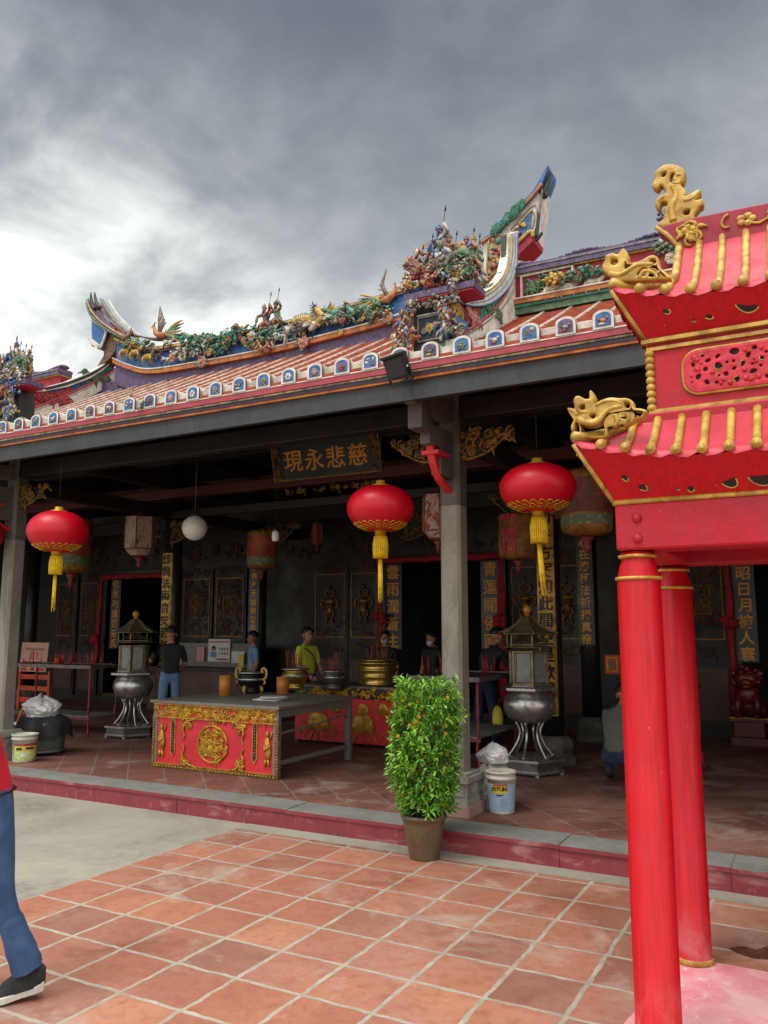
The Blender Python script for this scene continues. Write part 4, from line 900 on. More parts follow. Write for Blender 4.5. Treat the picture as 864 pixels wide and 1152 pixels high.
# figure stage at the foot of each verge wall: boxed panel, canopy slab, little pavilion, opera figures
SYR = 6.55
def stage(cx, sgn, squash=.62):
    kk = 6.12/SYR; fr = Fr((cx*kk, 6.12, 1.8*(1-kk)), (kk*.74, 0, 0), (0, 0, kk)); b = MB(); hi = lambda z: z if z < 4.911 else 4.91+(z-4.91)*squash
    b.fbox(fr, -.42, .16, 4.36, 4.80, -.35, 0, 0); b.fbox(fr, -.33, -.03, 4.47, 4.68, -.0, .014, 1); rect_frame(b, fr, -.35, -.01, 4.45, 4.70, .018, -.0, .03, 2)
    b.fbox(fr, -.36, .0, 4.705, 4.72, 0, .03, 4); b.fbox(fr, -.37, .01, 4.725, 4.74, 0, .03, 1)
    b.fbox(fr, -.48, .48, 4.845, 4.91, -.25, .16, 3); b.fbox(fr, -.47, .47, 4.825, 4.843, -.25, .15, 5)
    st_ = part(b, 'figure_stage', ['relief_dark', 'navy', 'relief_grey', 'relief_purple', 'trim_white', 'deep_red'], None, bevel=.006)
    flower(fr(-.18, 4.575, .03), .045, 'relief_yellow', st_); flower(fr(-.26, 4.55, .03), .03, 'relief_grey', st_); flower(fr(-.1, 4.6, .03), .03, 'relief_pink', st_)
    t = MB(); poly = [(-.34, 4.335), (-.2, 4.36), (.05, 4.40), (.3, 4.45), (.36, 4.42), (.34, 4.38), (.2, 4.36), (.0, 4.31), (-.2, 4.29)]
    t.prism(poly, fr, -.05, .05); part(t, 'green_ledge', 'leaf_teal', st_)
    h = MB(); h.fbox(fr, -.13, .13, 4.91, 5.1, -.2, .02, 0); h.fbox(fr, -.2, .2, 5.1, 5.13, -.25, .08, 1)
    for sg in (-1, 1): h.fbox(fr, sg*.14-.02, sg*.14+.02, 4.91, 5.1, -.02, .04, 1)
    h.tube([fr(-.24, 5.20, .05), fr(-.12, 5.14, .07), fr(.12, 5.14, .07), fr(.24, 5.20, .05)], [.015, .03, .03, .015], 6, 2)
    part(h, 'small_pavilion', ['relief_dark', 'relief_grey', 'relief_green'], st_)
    sets = [('relief_blue', 'relief_red', 'relief_white'), ('relief_green', 'relief_pink', 'relief_yellow'), ('relief_pink', 'relief_blue', 'relief_brown'), ('relief_brown', 'relief_orange', 'relief_green'), ('relief_white', 'relief_grey', 'relief_blue'), ('relief_grey', 'relief_yellow', 'relief_red')]
    for i, (u, z, s) in enumerate(((-.44, 4.34, .28), (-.36, 4.38, .28), (-.30, 4.40, .26), (.18, 4.40, .28), (.26, 4.42, .26), (-.44, 4.56, .25), (-.34, 4.6, .22), (.16, 4.62, .24), (.24, 4.60, .22), (-.18, 4.74, .12), (-.05, 4.74, .12), (.03, 4.74, .12), (-.4, 4.91, .28), (-.3, 4.91, .32), (-.2, 4.91, .28), (.2, 4.91, .3), (.3, 4.91, .32), (.4, 4.91, .3), (-.34, 5.12, .34), (-.18, 5.16, .34), (-.08, 5.25, .3), (.02, 5.3, .42), (.14, 5.24, .34), (.3, 5.14, .34), (.42, 5.12, .34))):
        warrior(fr(u*sgn-(.13 if z < 4.9 else 0), hi(z), .1 if z < 4.9 else .02), s*.78, sets[(i*5+1) % 6], st_, i % 5 == 0 and z > 4.9 and squash > .5, i+int(cx*10))
    for i, (u, z) in enumerate(((-.28, 4.78), (.25, 4.8), (0, 4.8), (-.4, 5.1), (.32, 5.08), (.1, 5.16), (-.1, 5.05), (-.3, 4.5), (.3, 4.5), (-.22, 5.2), (.22, 5.3), (0, 5.28), (-.3, 5.02), (.36, 5.2), (.24, 4.98))):
        foliage(fr(u*sgn-(.1 if z < 4.9 else 0), hi(z), .08), .075, .05, 13, rnd.choice((('relief_white', 'relief_blue', 'relief_yellow'), ('relief_grey', 'relief_brown', 'relief_white'), ('relief_red', 'relief_orange', 'relief_white'))), st_, sz=.026)
    dragon([fr(.1*sgn, 5.05, .1), fr(.22*sgn, 5.18, .1), fr(.36*sgn, 5.2, .12), fr(.42*sgn, 5.06, .12), fr(.32*sgn, 4.98, .14)], .04, ('relief_green', 'relief_yellow', 'relief_red', 'relief_white'), st_, 1)
    dragon([fr(-.45*sgn, 5.0, .1), fr(-.38*sgn, 5.15, .1), fr(-.3*sgn, 5.1, .12), fr(-.3*sgn, 5.16, .1), fr(-.42*sgn, 5.22, .1)], .035, ('relief_brown', 'relief_pink', 'relief_red', 'relief_white'), st_, -1)
    
stage(-2.93, 1); stage(-8.98, 1, .36)
# right end figures beside the swallowtail
for i, (a, b_, s_) in enumerate(((524, 322, .30), (535, 316, .36), (541, 326, .3), (529, 332, .26))):
    warrior(at_y(a, b_, 7.7), s_*.94, (('relief_red', 'relief_pink', 'relief_grey'), ('relief_brown', 'relief_red', 'relief_dark'), ('relief_grey', 'relief_white', 'relief_green'), ('relief_green', 'relief_orange', 'relief_pink'))[i], None, False, 30+i)
beast(at_z(155, 462, 4.1) if False else at_y(163, 462, EY+.06), .13, 'relief_white', .7, 1, False, None, 'lion_ornament')
foliage(at_y(168, 455, EY+.06), .08, .05, 9, ('relief_green', 'relief_blue', 'relief_grey'), sz=.035); warrior(at_y(146, 462, EY+.04), .17, ('relief_brown', 'relief_red', 'relief_white'), None, False, 77)

# ---- carved door leaves, jambs, lintels, thresholds
def carved_leaf(x0, x1, z0, z1, seed, style=0):
    fr = front(WY, 0, 0); b = MB(); b.fbox(fr, x0, x1, P+.05, 3.05, -.0, .03); L_ = part(b, 'carved_door', 'dark_wood')
    c = MB(); rect_frame(c, fr, x0+.06, x1-.06, z0, z1, .02, .03, .045, 0); xm = (x0+x1)/2; w = (x1-x0)/2-.1
    part(c, 'gilt_frame', 'dull_gold', L_)
    c = MB(); h = z1-z0
    if style == 0:
        rect_frame(c, fr, xm-w*.5, xm+w*.5, z0+h*.32, z1-h*.32, .014, .03, .05, 0)
        scrolls(c, fr, xm-w, xm+w, z0+.06, z1-.06, .04, 60, .07, (0, 1, 1), .009, seed); 
        for k in range(2): scrolls(c, fr, xm-w*.35, xm+w*.35, z0+h*.36, z1-h*.36, .045, 8, .06, (0,), .011, seed+k+1)
    else:
        zc = (z0+z1)/2-.05
        c.ball(fr(xm, zc+.12, .05), (.10, .05, .08), 0, 9); c.tube([fr(xm, zc+.1, .05), fr(xm, zc-.2, .05)], [.09, .05], 8, 0)
        for sg in (-1, 1):
            c.tube(catmull([fr(xm+sg*.05, zc+.12, .05), fr(xm+sg*.17, zc+.16, .05), fr(xm+sg*.18, zc+.04, .05), fr(xm+sg*.1, zc, .05)], 4), .022, 5, 0)
            c.tube(catmull([fr(xm, zc+.22, .05), fr(xm+sg*.1, zc+.26, .05), fr(xm+sg*.07, zc+.34, .05), fr(xm, zc+.32, .05)], 4), .02, 5, 0)
            c.tube(catmull([fr(xm+sg*.03, zc-.02, .06), fr(xm+sg*.1, zc-.1, .06), fr(xm+sg*.05, zc-.2, .06), fr(xm+sg*.09, zc-.28, .06)], 4), .02, 5, 0)
        c.tube([fr(xm, zc+.34, .05), fr(xm, zc+.5, .05)], [.025, .006], 5, 1); c.ball(fr(xm, zc+.02, .07), (.05, .04, .06), 1, 7)
        scrolls(c, fr, xm-w, xm+w, z0+.05, z0+.25, .04, 9, .05, (1,), .008, seed)
    scrolls(c, fr, xm-w, xm+w, z1+.08, z1+.22, .04, 12, .05, (1,), .008, seed+3)
    scrolls(c, fr, xm-w, xm+w, z0-.26, z0-.12, .04, 12, .05, (1,), .008, seed+5)
    part(c, 'carving', ['dim_gold', 'brown_wood'] if style == 0 else ['dull_gold', 'dim_gold'], L_)
    c = MB(); c.fbox(fr, x0+.05, x1-.05, P+.25, z0-.42, .03, .05, 0); rect_frame(c, fr, x0+.1, x1-.1, P+.3, z0-.47, .012, .05, .058, 1); part(c, 'lower_panel', ['brown_wood', 'dim_gold'], L_)
leaves = [(-12.25, -11.4), (-11.35, -10.5), (-8.85, -8.05), (-8.03, -7.35), (-4.8, -4.2), (-4.15, -3.4), (-2.05, -1.3), (-2.9, -2.15), (-15.4, -14.75), (-16.2, -15.5)]
for i, (a, b_) in enumerate(leaves): carved_leaf(a, b_, 1.62, 2.85, 100+i*7, 1 if 2 <= i <= 5 else 0)
for a, b_ in doors:
    b = MB(); b.fbox(front(WY), a-.04, b_+.04, 3.0, 3.1, -.1, .06); b.fbox(front(WY), a-.02, a+.08, P, 3.0, -.1, .05); b.fbox(front(WY), b_-.08, b_+.02, P, 3.0, -.1, .05); b.fbox(front(WY), a, b_, P, P+.18, -.08, .05, 1)
    part(b, 'door_frame', ['black_lacquer', 'red_beam'], bevel=.008)
b = MB(); b.box(-24, 12, WY-.06, WY+.0, P, P+.12); part(b, 'wall_base', 'dark_wood')
for i in range(20):
    fz = MB(); x = -16+i*.9; scrolls(fz, front(WY), x, x+.8, 3.25, 3.6, .02, 10, .09, (0, 0, 1), .012, 300+i); part(fz, 'carved_frieze', ['brown_wood', 'dim_gold'])

# ------------------------------------------------------------------ red furnace pavilion in the yard
PX0, PX1, PY0, PY1 = -.83, 1.17, 3.78, 5.0
pav = thing('furnace_pavilion', 'bright red two tiered pavilion with gold trim on slim red pillars', 'pavilion', (.17, 4.4, .02))
for i, (x, y) in enumerate(((-.752, 3.87), (-.755, 4.9), (1.09, 3.87), (1.09, 4.9))):
    b = MB(); r = .099
    b.lathe([(r*1.05, .022), (r*1.05, .055), (r*.99, .06), (r*.98, 2.03), (r*.93, 2.045), (r*.86, 2.08), (r*.76, 2.11), (r*.76, 2.15)], (x, y, 0), 28); pl = part(b, 'pillar', 'red_gloss', pav)
    b = MB()
    for z, rr in ((2.028, r*1.0), (2.13, r*.83)): b.lathe([(rr-.01, z-.009), (rr+.006, z-.006), (rr+.006, z+.006), (rr-.01, z+.009)], (x, y, 0), 28)
    b.lathe([(r*1.02, .023), (r*1.10, .026), (r*1.09, .05), (r*1.0, .056)], (x, y, 0), 28); part(b, 'gold_ring', 'yellow_gold', pl)
b = MB()
b.box(PX0, PX1, PY0, PY0+.18, 2.155, 2.375); b.box(PX0, PX1, PY1-.18, PY1, 2.155, 2.375); b.box(PX0, PX0+.18, PY0+.181, PY1-.181, 2.157, 2.373); b.box(PX1-.18, PX1, PY0+.181, PY1-.181, 2.157, 2.373); b.box(PX0+.05, PX1-.05, PY0+.05, PY1-.05, 2.34, 2.37)
part(b, 'beam_frame', 'red_wall', pav, bevel=.012)
b = MB()
for x, z in ((PX0+.10, 2.30), (PX0+.10, 2.205)): b.ball((x, PY0-.004, z), (.022, .014, .022), 0, 8)
b.ball((-.66, PY0+.22, 2.2), .03, 0, 8)
part(b, 'rivet_boss', 'red_wall', pav)
def ring_rect(x0, x1, y0, y1, z): return [(x0, y0, z), (x1, y0, z), (x1, y1, z), (x0, y1, z)]
def hipped(x0, x1, y0, y1, e, zb, zeave, ztip, ztop, ux, uy, seed, pitch, holes, p=1.25, ridge_in=0):
    """flared apron under a scalloped eave and a concave roof; ux, uy: how far the side and the front slopes run in"""
    ex0, ex1, ey0, ey1 = x0-e, x1+e, y0-e, y1+e
    cs = [(x0, y0), (x1, y0), (x1, y1), (x0, y1)]; ec = [(ex0, ey0), (ex1, ey0), (ex1, ey1), (ex0, ey1)]
    nrm = [(0, 1), (-1, 0), (0, -1), (1, 0)]; n = 60
    def rise(t): return (ztip-zeave)*max(0, (abs(2*t-1)-.5)/.5)**2.0
    def pt(k, t, u):                         # t along the eave of side k, u inwards from it
        U = uy; a, b = ec[k], ec[(k+1) % 4]; ln = abs(b[0]-a[0])+abs(b[1]-a[1]); hx = min(u, ux if k % 2 == 0 else uy)
        s = hx+(ln-2*hx)*t; dx, dy = ((b[0]-a[0])/ln, (b[1]-a[1])/ln)
        pull = .03*(1-(2*t-1)**2)*(1-u/U)
        z0 = zeave+rise(t)*max(0, 1-u/ux)**1.3
        return V(a[0]+dx*s+nrm[k][0]*(u+pull), a[1]+dy*s+nrm[k][1]*(u+pull), z0+(ztop-zeave)*(u/U)**p*(1-.0*t))
    ap = MB(); ro = MB(); rb = MB()
    for k in range(4):
        a, b = cs[k], cs[(k+1) % 4]; lo, mid, hi = [], [], []
        for i in range(n+1):
            t = i/n; w = V(a[0]+(b[0]-a[0])*t, a[1]+(b[1]-a[1])*t, zb); ev = pt(k, t, 0)
            lo.append(w); m = w.lerp(ev, .5); m.z -= .004; mid.append(m); hi.append(ev-V(0, 0, .02))
        ap.sheet([lo, mid, hi], 0, True)
        U = uy if k % 2 == 0 else ux; nu = 12
        rows = [[pt(k, i/n, U*j/nu) for i in range(n+1)] for j in range(nu+1)]
        ln = abs(ec[(k+1) % 4][0]-ec[k][0])+abs(ec[(k+1) % 4][1]-ec[k][1])
        sc_ = [pt(k, i/n, 0)+V(-nrm[k][0]*.004, -nrm[k][1]*.004, -.010-.022*abs(math.sin(i/n*ln/pitch*math.pi))) for i in range(n+1)]
        ro.sheet([sc_]+rows, 0, True)
        m_ = int(ln/pitch)
        for i in range(m_+1):
            s = ln/2+(i-m_/2)*pitch; edge_ = min(s, ln-s); top_ = U if edge_ >= ux or k % 2 else min(U, edge_)
            if k % 2: top_ = min(U, edge_)
            if top_ < .05: continue
            path = []
            for j in range(9):
                u = top_*j/8; hx = min(u, ux if k % 2 == 0 else uy); t = (s-hx)/(ln-2*hx) if ln-2*hx > .01 else .5
                path.append(pt(k, min(1, max(0, t)), u)+V(0, 0, .010))
            rb.tube(path, .0185, 8); nx, ny = nrm[k]
            p0 = path[0]; rb.tube([p0-V(nx*.016, ny*.016, .006), p0+V(nx*.006, ny*.006, 0)], [.024, .023], 10)
            if pitch < .11: rb.ball(p0-V(nx*.018, ny*.018, .006), .009, 0, 6)
        rb.tube([pt(k, 0, ux*j/6)+V(0, 0, .016) for j in range(7)], .026, 8)
        if k % 2 and uy > ux*1.3:            # gable wall above the side slope
            g1 = [pt(0 if k == 1 else 0, 1 if k == 1 else 0, ux+(uy-ux)*j/6) for j in range(7)]; g2 = [pt(2, 0 if k == 1 else 1, ux+(uy-ux)*j/6) for j in range(7)]
            ro.sheet([g1, g2], 0)
            for g_l in (g1, g2): rb.tube([q_+V(0, 0, .012) for q_ in g_l], .020, 8)
    part(ap, 'flared_apron', 'red_gloss', pav); part(ro, 'scalloped_roof', 'pink_red_roof', pav); part(rb, 'roof_ribs', 'yellow_gold', pav)
    tr = MB()
    for k in range(4):
        a = V(*cs[k], zb); ev = pt(k, 0, 0)-V(0, 0, .02); m = a.lerp(ev, .5); m.z -= .004; tr.tube([a, m, ev], .011, 6)
        b = V(*cs[(k+1) % 4], zb); tr.tube([a, b], .013, 6)
    part(tr, 'gold_trim', 'yellow_gold', pav)
    hb = MB(); q = random.Random(seed)
    for (t, s, w, h, ang) in holes:
        a = V(x0+(x1-x0)*t, y0, zb); ev = pt(0, t, 0); c = a.lerp(ev, s); up = (ev-a).normalized(); fr = Fr(c, V(1, 0, 0), up); cu, su = math.cos(ang), math.sin(ang)
        poly = []; bend = .55 if w > h*1.6 else 0; ph = q.uniform(0, 6)
        for i in range(16):
            g1 = 6.283*i/16; rr = 1+.10*math.sin(2*g1+ph); a_ = w*math.cos(g1)*rr; c_ = h*math.sin(g1)*rr+bend*w*(math.cos(g1)**2-.5)*.8
            poly.append((a_*cu-c_*su, a_*su+c_*cu))
        hb.prism(poly, fr, -.001, .005, 0)  # solid black shapes put on for the shade inside openings, not cut through
        hb.tube([fr(x_, z_, .004) for x_, z_ in poly[8:]+poly[:1]], .004, 5, 1)
    part(hb, 'dark_opening_patches', ['ink', 'yellow_gold'], pav)
h1 = [(.06, .42, .013, .016, 0), (.085, .25, .02, .016, .5), (.155, .2, .006, .006, 0), (.18, .18, .014, .014, 0), (.262, .27, .036, .018, .3), (.325, .30, .055, .022, .0), (.40, .32, .055, .018, .5), (.47, .30, .04, .018, -.2), (.54, .3, .05, .018, .3), (.6, .25, .03, .015, 0), (.7, .25, .04, .016, .2), (.8, .25, .03, .015, 0), (.9, .3, .02, .014, 0)]
hipped(PX0, PX1, PY0, PY1, .144, 2.378, 2.565, 2.665, 2.77, .25, .25, 5, .107, h1)
BX0, BX1, BY0, BY1 = -.68, 1.02, 3.95, 4.83
b = MB(); b.box(BX0, BX1, BY0, BY1, 2.74, 3.185); b.box(BX0-.03, BX1+.03, BY0-.03, BY1+.03, 2.72, 2.825); part(b, 'upper_block', 'red_wall', pav, bevel=.01)
b = MB()
for x in (BX0+.012, BX1-.012):
    for i in range(9): b.lathe([(.014, 0), (.022, .012), (.022, .024), (.014, .034)], (x, BY0-.004, 2.835+i*.034), 10)
fr = front(BY0); b.fbox(fr, BX0, BX1, 2.826, 2.842, 0, .016); b.fbox(fr, BX0, BX1, 3.135, 3.152, 0, .016); b.fbox(fr, BX0-.02, BX1+.02, 3.172, 3.19, 0, .03)
part(b, 'gold_border', 'yellow_gold', pav)
# pierced window: rounded gold frame, red relief over black
wx0, wx1, wz0, wz1 = -.515, .855, 2.895, 3.105
def rrect(x0, x1, z0, z1, r, n=6):
    out = []
    for cx, cz, a0 in ((x1-r, z1-r, 0), (x0+r, z1-r, 90), (x0+r, z0+r, 180), (x1-r, z0+r, 270)):
        for i in range(n+1): a = R(a0+90*i/n); out.append((cx+r*math.cos(a), cz+r*math.sin(a)))
    return out
b = MB(); b.prism(rrect(wx0, wx1, wz0, wz1, .07), fr, .001, .004, 0); w_o = part(b, 'pierced_window', 'ink', pav)
b = MB(); rr = rrect(wx0, wx1, wz0, wz1, .07); b.tube([fr(a, c, .008) for a, c in rr+rr[:2]], .010, 6); part(b, 'window_frame', 'yellow_gold', w_o)
q = random.Random(12); holes, spots = [], []
for i in range(900):
    x, z = q.uniform(wx0+.035, wx1-.035), q.uniform(wz0+.03, wz1-.03); r_h = q.choice((.008, .012, .016, .022))
    if any(math.hypot(x-a, z-c) < r_h+d+.011 for a, c, d in spots): continue
    if (x < wx0+.07 or x > wx1-.07) and (z < wz0+.06 or z > wz1-.06): continue
    spots.append((x, z, r_h)); el = q.uniform(.55, .9); an = q.uniform(0, 3.14); ring = []
    for k in range(7): g1 = 6.283*k/7; rr = r_h*q.uniform(.7, 1.05); a, c = rr*math.cos(g1), rr*el*math.sin(g1); ring.append((x+a*math.cos(an)-c*math.sin(an), z+a*math.sin(an)+c*math.cos(an)))
    holes.append(smooth_ring(ring, 3))
    if len(spots) > 95: break
cut_plate('pierced_relief', rrect(wx0, wx1, wz0, wz1, .07), holes, Fr((0, BY0-.012, 0), (1, 0, 0), (0, 0, 1)), .016, .005, 'red_relief', w_o)
b = MB(); fr2 = front(BY0-.02)
for i in range(400):
    x, z = q.uniform(wx0+.03, wx1-.03), q.uniform(wz0+.03, wz1-.03); r_h = q.uniform(.008, .018)
    if any(math.hypot(x-a, z-c) < r_h+d for a, c, d in spots): continue
    b.ball(fr2(x, z, 0), (r_h, .008, r_h*.8), 0, 8, Matrix.Rotation(q.uniform(-1.5, 1.5), 3, 'Y'))
part(b, 'flower_relief', 'red_relief', w_o)
b = MB()
for i, ring in enumerate(holes):
    if i % 3 == 0: b.tube([fr2(a, c, .001) for a, c in ring[:len(ring)//2+2]], .0028, 4)
part(b, 'gold_rim', 'yellow_gold', w_o)
h2 = [(.10, .55, .017, .014, .6), (.15, .3, .008, .008, 0), (.19, .34, .016, .013, 0), (.285, .42, .042, .02, -.3), (.355, .45, .04, .02, .6), (.42, .47, .038, .02, .3), (.48, .4, .03, .015, 0), (.55, .4, .035, .015, .3), (.64, .4, .03, .015, 0), (.75, .4, .03, .015, .2), (.86, .4, .03, .015, 0)]
hipped(BX0, BX1, BY0, BY1, .132, 3.19, 3.36, 3.455, 3.84, .26, .53, 6, .113, h2, 1.5)
# ridge of the top roof with gold relief and gold beasts
RYP = 4.39; fr = front(RYP-.07); b = MB()
prof = [(-.54, 3.79), (-.57, 3.84), (-.61, 3.90), (-.665, 3.955), (-.5, 3.965), (.17, 3.945), (.84, 3.965), (1.005, 3.955), (.95, 3.90), (.91, 3.84), (.88, 3.79)]
b.prism(prof, fr, -.14, 0); part(b, 'roof_ridge', 'deep_red', pav, bevel=.008)
b = MB(); b.tube([fr(a, c, 0) for a, c in prof[:4]], .012, 6)
scrolls(b, fr, -.55, -.40, 3.84, 3.92, .006, 9, .035, (0,), .009, 3)
b.tube(spiral(fr, -.30, 3.875, .006, .06, .45, 1.6, 1, 9), .008, 5)
for x in (-.22, -.08, .1, .24, .4, .56):
    for j in range(5): t = 6.28*j/5; b.ball(fr(x+.028*math.cos(t), 3.885+.02*math.sin(t), .006), (.024, .01, .018), 0, 7)
    b.tube([fr(x, 3.87, .006), fr(x+.06, 3.85, .006), fr(x+.13, 3.88, .006)], .007, 5)
part(b, 'gold_relief', 'yellow_gold', pav)
def gold_beast(pts, holes, z_fn, Y, thick, parent_pts=None, bosses=()):
    """a cut-out gold beast with true openings, standing on the roof in the plane Y"""
    W2 = lambda a, c: (lambda p: (p.x, p.z))(at_y(*z_fn(a, c), Y))
    rings = [smooth_ring([W2(a, c) for a, c in h_], 4) for h_ in holes]
    o = cut_plate('gold_dragon', smooth_ring([W2(a, c) for a, c in pts], 4), rings, front(Y), thick, .011, 'yellow_gold', pav)
    b = MB(); fr = front(Y)
    for path, r in bosses:
        for s_ in (1, -1): c_ = catmull([fr(*W2(a, c), s_*(thick/2-.004)) for a, c in path], 5); b.tube(c_, [r*(1-.45*k/len(c_)) for k in range(len(c_))], 7)
    part(b, 'raised_scrolls', 'yellow_gold', o)
f4 = lambda a, c: (640+a/7.855, 430+c/7.855)
gold_beast([(110, 500), (105, 430), (80, 350), (60, 430), (35, 440), (30, 390), (50, 350), (45, 330), (10, 280), (0, 235), (50, 245), (60, 215), (50, 180), (65, 140), (100, 130), (150, 155), (190, 150), (190, 95), (210, 85), (245, 150), (235, 200), (290, 170), (370, 145), (450, 150), (520, 150), (575, 180), (590, 235), (640, 240), (700, 262), (680, 300), (650, 335), (600, 345), (560, 375), (500, 400), (470, 370), (420, 415), (385, 395), (400, 350), (430, 330), (400, 310), (360, 340), (345, 380), (355, 440), (330, 500)],
           [[(120, 215), (150, 215), (148, 248), (115, 245)], [(200, 295), (250, 295), (235, 325), (205, 325)], [(505, 190), (545, 195), (540, 235), (510, 230)], [(470, 300), (510, 295), (512, 330), (480, 325)], [(545, 300), (570, 300), (562, 330)]], f4, 3.68, .06,
           bosses=[([(100, 340), (170, 370), (260, 360), (330, 280), (400, 240), (480, 225)], .018), ([(250, 215), (340, 180), (430, 180), (480, 205)], .010), ([(85, 300), (60, 270), (20, 250)], .012), ([(420, 300), (440, 360), (410, 400)], .014), ([(520, 290), (540, 330), (500, 380)], .014), ([(110, 200), (90, 240), (120, 280), (180, 270)], .012)])
f5 = lambda a, c: (640+a/3.857, 170+c/3.857)
gold_beast([(190, 570), (200, 545), (165, 540), (148, 510), (160, 480), (165, 460), (195, 450), (215, 455), (240, 430), (262, 455), (265, 490), (310, 485), (360, 460), (390, 470), (400, 510), (430, 540), (440, 562), (330, 568), (250, 575)],
           [[(190, 475), (215, 478), (212, 500), (188, 498)], [(250, 498), (270, 498), (265, 518), (248, 516)], [(360, 478), (380, 480), (378, 495), (358, 493)], [(300, 545), (325, 515), (345, 520), (340, 545)], [(352, 528), (378, 532), (372, 552), (350, 548)]], f5, 3.87, .06, bosses=[([(180, 540), (230, 545), (300, 505), (370, 500)], .016), ([(310, 560), (330, 530), (370, 535), (390, 560)], .012)])
f6 = lambda a, c: (720+a/6, 180+c/6)
gold_beast([(135, 470), (130, 440), (165, 410), (165, 370), (190, 310), (150, 300), (135, 350), (108, 325), (115, 285), (150, 250), (180, 235), (150, 185), (120, 215), (85, 190), (105, 145), (105, 105), (150, 60), (200, 45), (260, 55), (300, 80), (312, 110), (300, 160), (280, 180), (315, 230), (315, 260), (400, 215), (412, 240), (380, 285), (425, 280), (430, 320), (400, 345), (370, 400), (410, 420), (390, 440), (230, 462)],
           [[(155, 110), (180, 100), (175, 125), (155, 130)], [(215, 115), (240, 110), (225, 140), (240, 175), (210, 160)], [(300, 365), (340, 350), (335, 382), (305, 385)]], f6, RYP, .07, bosses=[([(230, 430), (220, 340), (250, 260), (220, 190)], .022), ([(250, 120), (290, 120), (270, 170), (230, 170)], .012), ([(300, 290), (350, 280), (400, 235)], .012), ([(170, 265), (130, 290), (120, 325)], .012)])

# ------------------------------------------------------------------ name board, couplets, sashes
Q = at_y(370, 520, 9.65)
fr = Fr((-6.2, 9.62, 4.245), (1, 0, 0), Vector((0, -.22, .975)).normalized())
pl = thing('name_board', 'black horizontal board with four large gold characters above the central doorway', 'name board', (-6.2, 9.62, 4.245))
b = MB(); b.fbox(fr, -.92, .92, -.29, .27, -.04, 0); part(b, 'board', 'black_lacquer', pl, bevel=.006)
b = MB(); rect_frame(b, fr, -.92, .92, -.29, .27, .022, 0, .016)
for sg in (-1, 1): scrolls(b, fr, sg*.84-.05, sg*.84+.05, -.26, .24, .012, 26, .04, (0,), .009, 5+sg)
scrolls(b, fr, -.8, .8, -.46, -.42, .0, 36, .04, (0,), .01, 9); part(b, 'carved_border', 'dull_gold', pl)
for i, ch in enumerate('現永悲慈'): text('lettering', ch, .335, fr, -.545+i*.365, -.01, .002, 'letter_gold', pl, bold=.012)
for sg, s_ in ((-1, '光緒三十年'), (1, '弟子敬立'),): text('lettering', s_, .045, fr, sg*.72, .13, .002, 'dull_gold', pl, vertical=True, pitch=1.25, bold=.004)

def couplet(name, label, x, y, z0, z1, w, board, ink, s, size, group=None, bold=.02, thick=.025, dx=0):
    t = thing(name, label, 'couplet board', (x, y, z0), group); fr = front(y, x, 0)
    if board:
        b = MB(); n = 7 if board == 'gold_board' else 1
        if n > 1:
            b.sheet([[fr(w*math.sin((k/6-.5)*1.7)*.66, z, -.14+.15*math.cos((k/6-.5)*1.7)) for k in range(7)] for z in (z0, z1)][::-1], 0, True)
            b.fbox(fr, -w/2, w/2, z0, z1, -.03, -.015)
        else: b.fbox(fr, -w/2, w/2, z0, z1, -thick, 0)
        part(b, 'board', board, t, bevel=.0)
    p = (z1-z0)/len(s)/size
    text('lettering', s, size, fr, dx, z1-(z1-z0)/len(s)/2, .006, ink, t, vertical=True, pitch=p, bold=bold)
    return t
couplet('couplet_board', 'gold couplet board with black characters on the column by the man in black', -9.28, 9.745, 1.05, 3.0, .2, 'gold_board', 'ink', '慈雲法雨音安苦海因宗', .17)
couplet('couplet_board', 'gold couplet board with black characters behind the right steel burner', -3.02, 9.745, .75, 3.25, .22, 'gold_board', 'ink', '即十方案知此間空是歡同上', .19)
couplet('couplet_board', 'narrow black couplet with small gold characters above the man in blue', -9.28, 12.04, 1.72, 3.0, .24, 'black_lacquer', 'letter_gold', '帝佛海天諸佛普寺', .14)
couplet('couplet_board', 'narrow black couplet with small gold characters right of the burner', -3.12, 12.04, 1.55, 3.35, .24, 'black_lacquer', 'letter_gold', '慈心在濟極法祈揚真帝', .16)
couplet('couplet_board', 'black door board with large gold characters left of the central doorway', -7.02, 13.28, 1.42, 2.98, .36, 'black_lacquer', 'letter_gold', '雲雨潤蒼生', .27, bold=.014)
couplet('couplet_board', 'black door board with large gold characters right of the central doorway', -5.1, 13.28, 1.42, 2.98, .36, 'black_lacquer', 'letter_gold', '青蓮開佛國', .27, bold=.014)
couplet('couplet_board', 'black door board with gold characters above the red lion stand', -1.05, 13.28, 1.3, 2.98, .3, 'black_lacquer', 'letter_gold', '光昭日月被人寰', .22, bold=.016)
couplet('couplet_board', 'black door board with gold characters beside the left side doorway', -14.15, 13.28, 1.35, 2.9, .3, 'black_lacquer', 'letter_gold', '化民利國范奇兵', .2, bold=.014)
